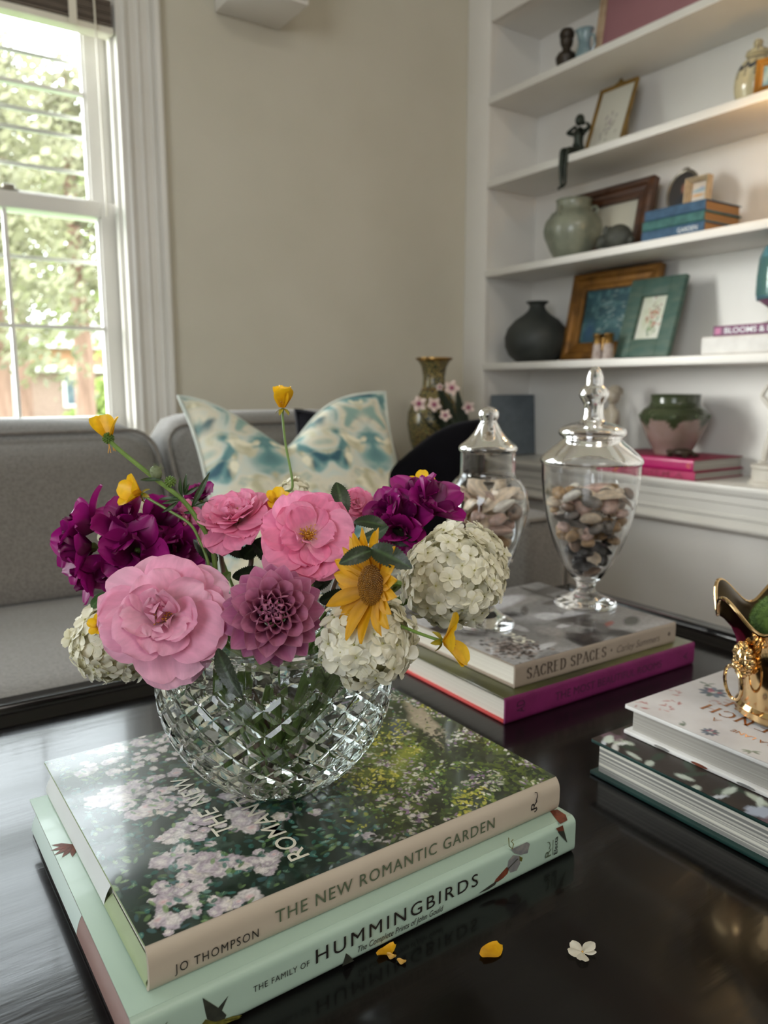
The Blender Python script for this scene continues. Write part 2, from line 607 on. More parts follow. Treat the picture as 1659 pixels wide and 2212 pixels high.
pine(1.55, 12.0, 5.8, 2.0, 12, 'dense dark pine seen at the left edge of the window', 4400, m_leaf1, 1.9)
pine(4.3, 19.0, 7.6, 2.2, 13, 'pale pine standing farthest back behind the bare trunk', 4400, m_leaf2, 2.6)
pine(2.75, 17.5, 8.3, 2.2, 14, 'grey green pine between the two nearer trunks', 4400, m_leaf1, 3.0)
for (x, y, r, sd, lb) in ((5.25, 20.6, 0.75, 21, 'bright yellow green bush in front of the brick house'), (4.0, 18.0, 0.45, 22, 'small olive bush below the house window')):
    t = thing('garden_bush', lb, 'bush', (x, y, -0.7))
    part('foliage', leaf_cloud(sd, 1500, 0.10, lambda rr, n, r=r: [(Vector(rr.normal(size=3)).normalized() * r * rr.rand() ** 0.4 + Vector((0, 0, r * 1.35))) for _ in range(n)]), m_leaf2, t, smooth=False)
    part('stem', MB().tube([(0, 0, 0), (0, 0, r * 1.3)], 0.05, 6), m_bark, t)

# ------------------------------------------------------------------ sofa
m_sofa = mat('sofa_fabric', '#65605a', 0.9, col2='#77726c', nscale=220, bump=0.35, bscale=900, sheen=0.3, detail=2.0)
m_pipe = mat('sofa_piping', '#6c6660', 0.9, col2='#77716a', nscale=90)
sofa = thing('sofa', 'grey upholstered sofa with piped cushions under the window', 'sofa', (0.3, 1.45, 0))
S = Matrix.Translation((-0.3, -1.45, 0))

def soft_box(x0, x1, y0, y1, z0, z1, r=0.05, puff=0.02, shear=0.0, n=14):
    """puffy upholstery block; shear tips it back along y with height"""
    def side(u):
        return math.copysign(abs(u) ** 0.75, u)
    bm = bmesh.new()
    bmesh.ops.create_cube(bm, size=2.0)
    bmesh.ops.subdivide_edges(bm, edges=bm.edges[:], cuts=n, use_grid_fill=True)
    hx, hy, hz = (x1 - x0) / 2, (y1 - y0) / 2, (z1 - z0) / 2
    vs = []
    for v in bm.verts:
        p = Vector((v.co.x * hx, v.co.y * hy, v.co.z * hz))
        q = Vector((max(-hx + r, min(hx - r, p.x)), max(-hy + r, min(hy - r, p.y)), max(-hz + r, min(hz - r, p.z))))
        d = p - q
        if d.length > 1e-6:
            p = q + d.normalized() * r
        k = max(0, 1 - v.co.x ** 4) * max(0, 1 - v.co.z ** 4)
        p.y += puff * k * (1 if v.co.y > 0 else -1) * abs(v.co.y) ** 2
        k = max(0, 1 - v.co.x ** 4) * max(0, 1 - v.co.y ** 4)
        p.z += puff * k * v.co.z
        p.y += shear * (p.z + hz)
        vs.append((p.x + (x0 + x1) / 2, p.y + (y0 + y1) / 2, p.z + (z0 + z1) / 2))
    bm.verts.index_update()
    mb = MB().add(vs, [[v.index for v in f.verts] for f in bm.faces])
    bm.free()
    return mb

def piping(x0, x1, y, z0, z1, shear, r=0.05, rad=0.0045, hz0=None):
    pts = []
    for cx_, cz_, a0 in ((x1 - r, z1 - r, 0), (x0 + r, z1 - r, 90), (x0 + r, z0 + r, 180), (x1 - r, z0 + r, 270)):
        for k in range(6):
            a = math.radians(a0 + 90 * k / 5)
            px, pz = cx_ + r * math.cos(a), cz_ + r * math.sin(a)
            pts.append((px, y + shear * (pz - z0), pz))
    return MB().tube(pts, rad, 6, closed=True)

part('base', MB().rbox(-0.75, 1.16, 1.04, 1.93, 0.06, 0.30, 0.02).xf(S), m_sofa, sofa)
part('seat_cushion', soft_box(-0.72, 0.52, 0.985, 1.62, 0.29, 0.440, 0.035, 0.012).xf(S), m_sofa, sofa)
part('seat_cushion', soft_box(0.53, 1.035, 0.985, 1.62, 0.29, 0.440, 0.035, 0.012).xf(S), m_sofa, sofa)
for x0, x1, zt in ((-0.46, 0.508, 0.745), (0.522, 1.10, 0.752)):
    c = part('back_cushion', soft_box(x0, x1, 1.42, 1.60, 0.43, zt, 0.06, 0.022, 0.62).xf(S), m_sofa, sofa)
    part('piping', piping(x0 + 0.006, x1 - 0.006, 1.435, 0.435, zt - 0.004, 0.62).xf(S), m_pipe, c)
part('back_frame', MB().rbox(-0.75, 1.12, 1.84, 1.96, 0.10, 0.66, 0.03).xf(S), m_sofa, sofa)
ar = part('arm', soft_box(1.035, 1.165, 1.06, 1.93, 0.08, 0.575, 0.03, 0.006).xf(S), m_sofa, sofa)
part('piping', MB().tube([(1.160, 1.062, 0.09), (1.162, 1.062, 0.54), (1.15, 1.063, 0.572), (1.05, 1.063, 0.572)], 0.0045, 6).xf(S), m_pipe, ar)
for x, y in ((-0.7, 1.1), (1.1, 1.1), (-0.7, 1.88), (1.1, 1.88)):
    part('leg', MB().lathe([(0.018, 0.0), (0.026, 0.065)], 12, ctr=(x, y, 0)).xf(S), mat('sofa_leg_wood', '#2b1d15', 0.4, col2='#3a281c') if 'sofa_leg_wood' not in MATS else MATS['sofa_leg_wood'], sofa)

# pillows ----------------------------------------------------------
def pillow(W, H, T, dip, dx=0.0, n=26, ears=1.0):
    front, back = MB(), MB()
    def outline(u, v):
        x = u * W / 2 * (1 - 0.05 * (1 - v * v) - 0.02)
        z = H * (v + 1) / 2
        z -= dip * math.exp(-abs((u - dx) / 0.42) ** 1.5) * ((v + 1) / 2) ** 2.2
        z += 0.02 * (1 - v) * 0.5 * (1 - u * u) * -1
        x += 0.012 * u * max(0, v) ** 3
        return x, z
    def mk(sgn):
        mb = MB()
        def fn(i, j):
            u, v = 2 * i - 1, 2 * j - 1
            x, z = outline(u, v)
            e = max(0, (1 - abs(u) ** 2.4)) ** 0.55 * max(0, (1 - abs(v) ** 2.4)) ** 0.55
            t = T * e * (0.85 - 0.15 * v)
            t += 0.006 * math.sin(7 * u + 2 * v) * e + 0.012 * e * math.exp(-((u - dx) / 0.12) ** 2) * max(0, v) * -1
            return ((x, sgn * t, z),)
        mb.grid(fn, n, n)
        return mb
    f, b = mk(-1), mk(1)
    b.f = [tuple(reversed(q)) for q in b.f]
    edge = []
    for k in range(n):
        edge.append(outline(-1 + 2 * k / n, -1))
    for k in range(n):
        edge.append(outline(1, -1 + 2 * k / n))
    for k in range(n):
        edge.append(outline(1 - 2 * k / n, 1))
    for k in range(n):
        edge.append(outline(-1, 1 - 2 * k / n))
    return f, b, MB().tube([(x, 0, z) for x, z in edge], 0.004, 6, closed=True)

def pillow_thing(label, cat, M, args, mf, mp):
    t = thing('throw_pillow', label, cat, M=M)
    f, b, e = pillow(*args)
    part('front_panel', f, mf, t)
    part('back_panel', b, mp, t)
    part('piping', e, mp, t)
    return t

# mirrored water-colour print of the pale pillow
m = bpy.data.materials.new('ikat_print')
m.use_nodes = True
nt = m.node_tree
N, L = nt.nodes, nt.links
tc = N.new('ShaderNodeTexCoord')
sp = N.new('ShaderNodeSeparateXYZ')
L.new(tc.outputs['Object'], sp.inputs[0])
ad = N.new('ShaderNodeMath'); ad.operation = 'ADD'; ad.inputs[1].default_value = 0.565
L.new(sp.outputs['X'], ad.inputs[0])
pp = N.new('ShaderNodeMath'); pp.operation = 'PINGPONG'; pp.inputs[1].default_value = 0.118
L.new(ad.outputs[0], pp.inputs[0])
cb = N.new('ShaderNodeCombineXYZ')
L.new(pp.outputs[0], cb.inputs['X'])
L.new(sp.outputs['Z'], cb.inputs['Z'])
def nz(scale, off, det=2.5, dist=0.6):
    mp = N.new('ShaderNodeMapping')
    mp.inputs['Location'].default_value = off
    L.new(cb.outputs[0], mp.inputs[0])
    t = N.new('ShaderNodeTexNoise')
    t.inputs['Scale'].default_value = scale
    t.inputs['Detail'].default_value = det
    t.inputs['Distortion'].default_value = dist
    L.new(mp.outputs[0], t.inputs['Vector'])
    return t.outputs['Fac']
def ramp(fac, els):
    r = N.new('ShaderNodeValToRGB')
    while len(r.color_ramp.elements) < len(els):
        r.color_ramp.elements.new(0.5)
    for e, (p, c) in zip(r.color_ramp.elements, els):
        e.position = p
        e.color = (*lin(c), 1)
    L.new(fac, r.inputs['Fac'])
    return r.outputs['Color']
c1 = ramp(nz(13, (0.3, 0, 0.1)), [(0.34, '#2c5766'), (0.44, '#6d9796'), (0.51, '#c3cbc2'), (0.60, '#d3ccb8'), (0.70, '#86a49c')])
c2 = ramp(nz(20, (1.3, 0, 2.1)), [(0.0, '#000000'), (0.52, '#000000'), (0.60, '#ffffff')])
c3 = ramp(nz(26, (4.3, 0, 1.2)), [(0.4, '#e6e0c8'), (0.62, '#b7b294')])
c4 = ramp(nz(11, (7.1, 0, 3.4)), [(0.0, '#000000'), (0.56, '#000000'), (0.66, '#ffffff')])
mx = N.new('ShaderNodeMix'); mx.data_type = 'RGBA'
L.new(c2, mx.inputs[0]); L.new(c1, mx.inputs[6]); L.new(c3, mx.inputs[7])
mx2 = N.new('ShaderNodeMix'); mx2.data_type = 'RGBA'
L.new(c4, mx2.inputs[0]); L.new(mx.outputs[2], mx2.inputs[6]); mx2.inputs[7].default_value = (*lin('#2a5260'), 1)
b = N['Principled BSDF']
b.inputs['Roughness'].default_value = 0.7
L.new(mx2.outputs[2], b.inputs['Base Color'])
m_ikat = m
m_pback = mat('pillow_piping', '#b9c2bb', 0.8, col2='#d0d4cb', nscale=30)
m_navy = mat('navy_velvet', '#050408', 0.9, col2='#08070d', nscale=18, spec=0.1)
m_navyp = mat('navy_piping', '#0a0912', 0.8, col2='#100f1a', nscale=18)
M1 = Matrix.Translation((0.735, 1.275, 0.462)) @ rotm(math.radians(-5), 'Z') @ rotm(math.radians(-31), 'X')
pillow_thing('square pillow with a mirrored teal and cream watercolour print on the sofa', 'pillow', M1, (0.455, 0.415, 0.075, 0.135, -0.16), m_ikat, m_pback)
M2 = Matrix.Translation((0.869, 1.312, 0.456)) @ Matrix.Scale(0.96, 4) @ rotm(math.radians(-38), 'Z') @ rotm(math.radians(-24), 'X') @ rotm(math.radians(3), 'Y')
pillow_thing('dark navy velvet pillow leaning behind the printed pillow in the sofa corner', 'pillow', M2, (0.44, 0.36, 0.07, 0.135, 0.0), m_navy, m_navyp)

# ------------------------------------------------------------------ generic builders: books, frames, figures
def book(label, L, W, T, M, mc, ms, mp, round_=0.004, inset=0.004, board=0.0025, group=None, cat='book', overhang=0.004, pw=7.0):
    """spine along local x at y=0, facing -y; pages run towards +y; lies flat"""
    t = thing('book', label, cat, M=M, group=group)
    o = overhang
    part('front_cover', MB().rbox(0, L, 0.001, W, T - board, T, 0.0008), mc, t)
    part('back_cover', MB().rbox(0, L, 0.001, W, 0, board, 0.0008), mc, t)
    n = 24
    outer = []
    for k in range(n + 1):
        a = math.sin(math.pi / 2 * (-1 + 2 * k / n))
        outer.append((-round_ * (1 - abs(a) ** pw), T / 2 + a * T / 2))
    inner = [(0.0022 + y * 0.8, T / 2 + (z - T / 2) * 0.94) for y, z in reversed(outer)]
    poly = outer + inner
    mb = MB()
    m = len(poly)
    vs = [(0, y, z) for y, z in poly] + [(L, y, z) for y, z in poly]
    fs = [(i, (i + 1) % m, (i + 1) % m + m, i + m) for i in range(m)]
    h = n + 1
    for k in range(n):
        fs.append((k, 2 * h - 1 - k, 2 * h - 2 - k, k + 1))
        fs.append((m + k, m + k + 1, m + 2 * h - 2 - k, m + 2 * h - 1 - k))
    mb.add(vs, fs)
    bm_fix(mb)
    part('spine', mb, ms, t)
    pb = MB().box(o, L - o, 0.002, W - o, board, T - board)
    part('page_block', pb, mp, t, smooth=False)
    t['round'] = round_
    return t

def bm_fix(mb):
    bm = bmesh.new()
    for v in mb.v:
        bm.verts.new(v)
    bm.verts.ensure_lookup_table()
    for f in mb.f:
        try:
            bm.faces.new([bm.verts[i] for i in f])
        except ValueError:
            pass
    bmesh.ops.recalc_face_normals(bm, faces=bm.faces[:])
    bm.verts.index_update()
    mb.f = [tuple(v.index for v in f.verts) for f in bm.faces]
    bm.free()

def spine_text(t, s, x, z, w_, h_, T, m, round_=0.004, label=None, pw=7.0, **kw):
    def place(px, py):
        zz = z + py
        a = (zz - T / 2) / (T / 2)
        return (x + px, -round_ * (1 - min(1, abs(a)) ** pw) - (0.0004 if pw > 5 else 0.0008), zz)
    return part('lettering', text_mb(s, w_, h_, place, **kw), m, t, smooth=False, label=label)

m_page = mat('paper_pages', '#cfc9bc', 0.8, col2='#e6e2d8', nscale=3.0, stretch=(0.2, 0.2, 260), detail=2.0)
m_page2 = mat('grey_pages', '#8f8b84', 0.8, col2='#a8a49c', nscale=3.0, stretch=(0.2, 0.2, 220))
m_pagetan = mat('tan_pages', '#8d6a45', 0.85, col2='#a07c54', nscale=3.0, stretch=(0.2, 0.2, 200))

TOX = rotm(math.radians(-90), 'Z')   # turns things made facing -y to face -x

def picture_frame(name, label, W, H, bar, dep, M, mf, mpic, mmat=None, matw=0.0, cat='picture frame', inner=0.004):
    t = thing(name, label, cat, M=M)
    mb = MB()
    def ring(a, ya, b, yb):
        vs = [(-W / 2 + a, ya, a), (W / 2 - a, ya, a), (W / 2 - a, ya, H - a), (-W / 2 + a, ya, H - a),
              (-W / 2 + b, yb, b), (W / 2 - b, yb, b), (W / 2 - b, yb, H - b), (-W / 2 + b, yb, H - b)]
        mb.add(vs, [(i, (i + 1) % 4, (i + 1) % 4 + 4, i + 4) for i in range(4)])
    prof = [(0, 0), (0, -dep * 0.8), (bar * 0.12, -dep), (bar * 0.35, -dep * 0.95), (bar * 0.45, -dep * 0.7), (bar * 0.7, -dep * 0.62), (bar * 0.8, -dep * 0.72), (bar, -dep * 0.55), (bar, -0.001)]
    for (a, ya), (b, yb) in zip(prof, prof[1:]):
        ring(a, ya, b, yb)
    part('moulding', mb, mf, t, smooth=False)
    part('backing', MB().box(-W / 2 + 0.002, W / 2 - 0.002, -0.003, 0.0, 0.002, H - 0.002), MATS['dark_backing'], t, smooth=False)
    i = bar + 0.0
    if mmat is not None:
        mb = MB()
        j = bar + matw
        vs = [(-W / 2 + i, -0.006, i), (W / 2 - i, -0.006, i), (W / 2 - i, -0.006, H - i), (-W / 2 + i, -0.006, H - i),
              (-W / 2 + j, -0.006, j), (W / 2 - j, -0.006, j), (W / 2 - j, -0.006, H - j), (-W / 2 + j, -0.006, H - j)]
        mb.add(vs, [(k, (k + 1) % 4, (k + 1) % 4 + 4, k + 4) for k in range(4)])
        part('mat_board', mb, mmat, t, smooth=False)
        i = j - 0.002
    if callable(mpic):
        mb = mpic(-W / 2 + i, W / 2 - i, i, H - i)
        part('picture', mb, m_print, t, smooth=False)
    else:
        part('picture', MB().box(-W / 2 + i, W / 2 - i, -0.0045, -0.0035, i, H - i), mpic, t, smooth=False)
    return t

def lean(x, y, z, deg, turn=0.0):
    return Matrix.Translation((x, y, z)) @ TOX @ rotm(math.radians(turn), 'Z') @ rotm(math.radians(-deg), 'X')

def skin_figure(verts, edges, radii, root, sub=2):
    """one continuous body grown over a joint skeleton"""
    me = bpy.data.meshes.new('body')
    bm = bmesh.new()
    ly = bm.verts.layers.skin.verify()
    vl = [bm.verts.new(v) for v in verts]
    for a, b in edges:
        bm.edges.new((vl[a], vl[b]))
    for k, v in enumerate(vl):
        r = radii[k]
        v[ly].radius = r if isinstance(r, tuple) else (r, r)
        v[ly].use_root = (k == root)
    bm.to_mesh(me)
    bm.free()
    ob = bpy.data.objects.new('body', me)
    COL.objects.link(ob)
    s = ob.modifiers.new('skin', 'SKIN')
    s.use_smooth_shade = True
    d = ob.modifiers.new('sub', 'SUBSURF')
    d.levels = sub
    d.render_levels = sub
    dg = bpy.context.evaluated_depsgraph_get()
    out = bpy.data.meshes.new_from_object(ob.evaluated_get(dg))
    bpy.data.objects.remove(ob)
    out.polygons.foreach_set('use_smooth', [True] * len(out.polygons))
    return out

# flat printed pictures: a fine coloured grid, the print is in its colours
m_print = mat('printed_paper', '#ffffff', 0.45, attr=True, col2='#ffffff')
m_gloss = mat('glossy_print', '#e8e8e8', 0.22, attr=True, col2='#ffffff', nscale=180, coat=0.35)

class Paint:
    def __init__(s, w_, h_, base):
        s.w, s.h = w_, h_
        s.a = np.zeros((h_, w_, 3), np.float32)
        s.a[:] = lin(base)
    def noise(s, scale, seed, oct=3):
        rr = np.random.RandomState(seed)
        out = np.zeros((s.h, s.w), np.float32)
        amp = 1.0
        tot = 0
        for o in range(oct):
            gy, gx = max(2, int(s.h / scale) + 2), max(2, int(s.w / scale) + 2)
            g = rr.rand(gy, gx)
            y = np.linspace(0, gy - 1.001, s.h)
            x = np.linspace(0, gx - 1.001, s.w)
            y0, x0 = y.astype(int), x.astype(int)
            fy, fx = (y - y0)[:, None], (x - x0)[None]
            fy, fx = fy * fy * (3 - 2 * fy), fx * fx * (3 - 2 * fx)
            v = (g[y0][:, x0] * (1 - fy) * (1 - fx) + g[y0 + 1][:, x0] * fy * (1 - fx) + g[y0][:, x0 + 1] * (1 - fy) * fx + g[y0 + 1][:, x0 + 1] * fy * fx)
            out += amp * v
            tot += amp
            amp *= 0.5
            scale = max(2, scale / 2)
        return out / tot
    def blend(s, mask, col):
        s.a += (np.array(lin(col), np.float32) - s.a) * np.clip(mask, 0, 1)[..., None]
    def stamp(s, x, y, rx, ry, ang, col, edge=0.25, op=1.0, wob=0.0, ph=0.0, fn=None):
        R_ = int(max(rx, ry) * 1.3 + 2)
        x0, x1, y0, y1 = max(0, int(x) - R_), min(s.w, int(x) + R_ + 1), max(0, int(y) - R_), min(s.h, int(y) + R_ + 1)
        if x0 >= x1 or y0 >= y1:
            return
        Y, X = np.mgrid[y0:y1, x0:x1]
        dx, dy = X - x, Y - y
        c, sn = math.cos(ang), math.sin(ang)
        u, v = (dx * c + dy * sn) / rx, (-dx * sn + dy * c) / ry
        d = np.sqrt(u * u + v * v)
        th = np.arctan2(v, u)
        if wob:
            d = d / (1 + wob * np.sin(5 * th + ph) + wob * 0.6 * np.sin(9 * th + 2 * ph))
        m_ = np.clip((1 - d) / edge, 0, 1) * op
        cc = np.array(lin(col), np.float32)[None, None]
        if fn is not None:
            cc = cc * fn(d, th)[..., None]
        sub = s.a[y0:y1, x0:x1]
        sub += (cc - sub) * m_[..., None]
    def leaf(s, x, y, l, w_, ang, col, op=1.0):
        s.stamp(x, y, l, w_, ang, col, 0.35, op)
    def grid(s, place):
        """place(i/w, j/h) -> point"""
        mb = MB()
        vs = [place(i / (s.w - 1), j / (s.h - 1)) for j in range(s.h) for i in range(s.w)]
        fs = [(j * s.w + i, j * s.w + i + 1, (j + 1) * s.w + i + 1, (j + 1) * s.w + i) for j in range(s.h - 1) for i in range(s.w - 1)]
        mb.v, mb.f = vs, fs
        mb.c = s.a.reshape(-1, 3)
        return mb

# ------------------------------------------------------------------ bookcase
mat('dark_backing', '#3a2c20', 0.8, col2='#4a3a2b', nscale=30)
BX, BK, YL, YR = 1.68, 1.89, 1.925, -0.60
SH = {1: 1.705, 2: 1.462, 3: 1.193, 4: 0.904, 5: 0.603}
bc = thing('built_in_bookcase', 'white built in bookcase with five shelves and a moulded ledge', 'bookcase', (1.68, 0.7, 0.5))
B = Matrix.Translation((-1.68, -0.7, -0.5))
part('face_frame', MB().rbox(BX, BX + 0.02, YL, YW, 0.60, 2.6, 0.002).rbox(BX, BX + 0.02, YR, YL, 1.918, 2.6, 0.002).rbox(BX, BX + 0.02, 0.80, 0.90, 0.604, 1.918, 0.002).xf(B), m_white, bc)
part('side_panel', MB().box(BX + 0.0195, BK, YL, YL + 0.018, 0.60, 2.55).xf(B), m_white, bc, smooth=False)
part('side_panel', MB().box(BX + 0.0195, BK, 0.84, 0.86, 0.604, 1.917).xf(B), m_white, bc, smooth=False)
part('back_panel', MB().box(BK, BK + 0.03, YR, YW, 0.55, 2.6).xf(B), m_white, bc, smooth=False)
part('top_panel', MB().box(BX + 0.0195, BK, YR, YL, 1.918, 1.93).xf(B), m_white, bc, smooth=False)
for k in (1, 2, 3, 4):
    part('shelf', MB().rbox(BX - 0.003, BK, 0.8995, YL, SH[k] - 0.021, SH[k], 0.002).xf(B), m_white, bc)
part('ledge', MB().rbox(1.650, BK, YR, YW - 0.001, 0.588, 0.603, 0.003).xf(B), m_trim, bc)
prof = [(1.682, 0.592), (1.655, 0.592), (1.655, 0.583), (1.662, 0.578), (1.662, 0.560), (1.666, 0.557), (1.666, 0.534), (1.661, 0.531), (1.661, 0.526),
        (1.667, 0.522), (1.656, 0.514), (1.651, 0.506), (1.651, 0.500), (1.659, 0.497), (1.664, 0.491), (1.682, 0.491)]
mb = MB().prism(prof, YR, YW - 0.001)
mb.xf(Matrix(((1, 0, 0, 0), (0, 0, 1, 0), (0, 1, 0, 0), (0, 0, 0, 1))))
bm_fix(mb)
part('ledge_moulding', mb.xf(B), m_trim, bc, smooth=True, angle=25)

# ---- shelf 1 (top): bust, pale jug figure, big pink print
m_bronze = mat('dark_bronze', '#2c2620', 0.42, metal=0.35, col2='#453b30', nscale=25, bump=0.2, bscale=90)
m_bronzeg = mat('green_bronze', '#20251f', 0.38, metal=0.45, col2='#313a32', nscale=20)
p = on_x(1224, 100, 1.765)
t = thing('bust_figurine', 'dark bronze bust with a headdress on the top shelf', 'figurine', (1.765, p.y, SH[1] + 0.0005))
mb = MB().lathe([(0.026, 0), (0.026, 0.012), (0.023, 0.016), (0.024, 0.03), (0.029, 0.045), (0.030, 0.056), (0.024, 0.066), (0.013, 0.072), (0.012, 0.080)], 24, cap1=True)
part('shoulders', mb, m_bronze, t)
mb = MB().ball((0, 0, 0.101), (0.019, 0.018, 0.026), 20, 14, fn=lambda d: 1 + 0.10 * max(0, -d.x) * math.exp(-(d.z * 4) ** 2) - 0.05 * math.exp(-((d.z - 0.25) * 6) ** 2) * max(0, -d.x))
mb.ball((-0.0195, 0, 0.099), (0.004, 0.003, 0.006), 8, 6)
mb.ball((-0.017, 0, 0.088), (0.0035, 0.006, 0.0022), 8, 6)
for s_ in (-1, 1):
    mb.ball((-0.0162, 0.0065 * s_, 0.106), (0.003, 0.0035, 0.002), 8, 6)
    mb.ball((0.0, 0.0185 * s_, 0.100), (0.005, 0.003, 0.007), 8, 6)
part('head', mb, m_bronze, t)
part('headdress', MB().lathe([(0.0185, 0.106), (0.0215, 0.112), (0.0215, 0.120), (0.016, 0.130), (0.006, 0.134)], 20), m_bronze, t)
m_celb = mat('pale_blue_glaze', '#8fa5ab', 0.25, col2='#6b858e', nscale=30, coat=0.4)
p = on_x(1263, 90, 1.77)
t = thing('glazed_jug', 'small pale blue glazed jug with a wide wavy rim beside the bust', 'jug', (1.77, p.y, SH[1] + 0.0005))
part('body', MB().lathe([(0.014, 0), (0.018, 0.004), (0.024, 0.025), (0.024, 0.045), (0.017, 0.066), (0.0165, 0.078), (0.022, 0.10), (0.026, 0.108), (0.0235, 0.107), (0.015, 0.085), (0.014, 0.07)], 28, flute=lambda a, u: 1 + 0.10 * u * math.sin(3 * a + 0.6), cap1=False), m_celb, t)
part('handle', MB().tube([(0, -0.015, 0.09), (0, -0.034, 0.085), (0, -0.038, 0.06), (0, -0.022, 0.035)], 0.0035, 8), m_celb, t)
m_tanw = mat('pale_wood_frame', '#b49a7c', 0.5, col2='#c9b193', nscale=6, stretch=(1, 1, 9))
m_pink = mat('dusty_pink_mat', '#a5747a', 0.8, col2='#ad7c82', nscale=4)
m_rose = mat('deep_pink_bevel', '#8b5a60', 0.8, col2='#93636a', nscale=4)
picture_frame('picture_frame', 'large pale wood frame with a dusty pink mat leaning on the top shelf', 0.52, 0.40, 0.020, 0.018, lean(1.815, 1.368, SH[1] + 0.001, 8), m_tanw,
              mat('pale_print', '#c9b8ae', 0.7, col2='#d8ccc2', nscale=9), m_pink, 0.13)

# ---- shelf 2: seated bronze, gold frame with a botanical print, ginger jar, small gold frame
def seated():
    V = [(0, 0, 0.012), (-0.004, 0, 0.034), (-0.006, 0, 0.056), (-0.002, 0, 0.070), (-0.004, 0, 0.081),
         (-0.002, 0.017, 0.064), (-0.014, 0.038, 0.070), (0.004, 0.017, 0.088),
         (-0.002, -0.017, 0.064), (-0.006, -0.040, 0.070), (0.006, -0.017, 0.088),
         (-0.006, 0.011, 0.010), (-0.058, 0.010, 0.014), (-0.063, 0.008, -0.036), (-0.060, 0.006, -0.083), (-0.074, 0.006, -0.094),
         (-0.006, -0.011, 0.010), (-0.056, -0.009, 0.013), (-0.062, -0.006, -0.034), (-0.056, -0.004, -0.079), (-0.070, -0.004, -0.091)]
    E_ = [(0, 1), (1, 2), (2, 3), (3, 4), (3, 5), (5, 6), (6, 7), (3, 8), (8, 9), (9, 10), (0, 11), (11, 12), (12, 13), (13, 14), (14, 15), (0, 16), (16, 17), (17, 18), (18, 19), (19, 20)]
    Rr = [(0.014, 0.018), (0.011, 0.014), (0.012, 0.017), 0.008, 0.006, 0.0075, 0.0056, 0.0045, 0.0075, 0.0056, 0.0045,
          0.012, 0.0080, 0.0068, 0.0042, 0.0035, 0.011, 0.0072, 0.0068, 0.0042, 0.0035]
    return skin_figure(V, E_, Rr, 0, 2)
p = on_x(1240, 320, 1.70)
t = thing('seated_figurine', 'dark bronze figurine seated on the shelf edge, hands behind its head and legs hanging', 'figurine', (1.735, p.y + 0.012, SH[2] + 0.004))
me = seated()
me.materials.clear()
me.materials.append(m_bronzeg)
link('body', me, t)
mb = MB().ball((-0.006, 0, 0.0960), (0.0115, 0.0105, 0.0145), 18, 12)
mb.ball((-0.0175, 0, 0.0950), (0.0025, 0.002, 0.0035), 8, 6).ball((-0.0155, 0, 0.0880), (0.002, 0.0035, 0.0013), 8, 6)
for s_ in (-1, 1):
    mb.ball((-0.0148, 0.004 * s_, 0.0990), (0.002, 0.002, 0.0013), 8, 6)
    mb.ball((-0.005, 0.0105 * s_, 0.0950), (0.003, 0.002, 0.0042), 8, 6)
part('head', mb, m_bronzeg, t)
part('hair', MB().ball((-0.002, 0, 0.1010), (0.0125, 0.012, 0.013), 16, 10).ball((0.010, 0, 0.0940), (0.007, 0.007, 0.008), 12, 8), m_bronzeg, t)

m_gold = mat('antique_gold', '#7d6234', 0.42, metal=0.55, col2='#9a7a40', nscale=30, bump=0.15, bscale=200)
m_ivory = mat('ivory_mat', '#cfccbd', 0.7, col2='#d8d5c8', nscale=5)
def botanical(x0, x1, z0, z1):
    P_ = Paint(40, 56, '#d2cfc2')
    rr = random.Random(3)
    for k in range(26):
        P_.stamp(20 + rr.gauss(0, 4), 22 + rr.gauss(0, 8), 2.2, 1.2, rr.random() * 3, rr.choice(['#8a8479', '#77707a', '#9b9488', '#a99ba2']), 0.5, 0.7)
    return P_.grid(lambda u, v: (x0 + (x1 - x0) * u, -0.005, z0 + (z1 - z0) * v))
t = picture_frame('picture_frame', 'gold frame with a crest and a small botanical drawing leaning on the second shelf', 0.128, 0.205, 0.009, 0.012, lean(1.765, 1.545, SH[2] + 0.001, 19), m_gold, botanical)
mb = MB().ball((0, -0.006, 0.212), (0.007, 0.004, 0.012), 10, 8).ball((0.010, -0.006, 0.208), (0.008, 0.003, 0.005), 10, 6).ball((-0.010, -0.006, 0.208), (0.008, 0.003, 0.005), 10, 6)
part('crest', mb, m_gold, t)
part('easel_back', MB().tube([(0.046, 0.002, 0.12), (0.046, 0.030, 0.016)], 0.007, 4), m_gold, t, smooth=False)

def ginger(a, z):
    c = lin('#d6c7a2')
    if 0.050 < z < 0.096:
        q = abs(math.sin(6 * a))
        top = 0.093 - 0.010 * q
        if top - 0.009 - 0.006 * abs(math.sin(31 * a)) < z < top or (q < 0.28 and z > 0.058 and math.sin(z * 900 + 20 * a) > -0.4):
            return lin('#2c3444')
    if abs(z - 0.101) < 0.003 or (z > 0.112 and math.sin(9 * a) > 0.75):
        return lin('#5d5a58')
    return c
m_cer = mat('painted_ceramic', '#ffffff', 0.18, attr=True, col2='#f0ece2', nscale=30, coat=0.5)
prof = [(0.020, 0), (0.030, 0.002), (0.041, 0.02)]
for k in range(34):
    z = 0.022 + k * 0.0025
    prof.append((0.046 * math.sqrt(max(0.05, 1 - ((z - 0.05) / 0.062) ** 2)), z))
prof += [(0.020, 0.110), (0.016, 0.112)]
t = thing('ginger_jar', 'cream ginger jar painted with dark blue swags on the second shelf', 'jar', (1.76, 1.098, SH[2] + 0.0005))
part('body', MB().lathe(prof, 64, c=ginger), m_cer, t)
part('lid', MB().lathe([(0.022, 0.108), (0.026, 0.112), (0.024, 0.119), (0.012, 0.126), (0.009, 0.131), (0.011, 0.137), (0.008, 0.143), (0.002, 0.145)], 32, c=ginger), m_cer, t)
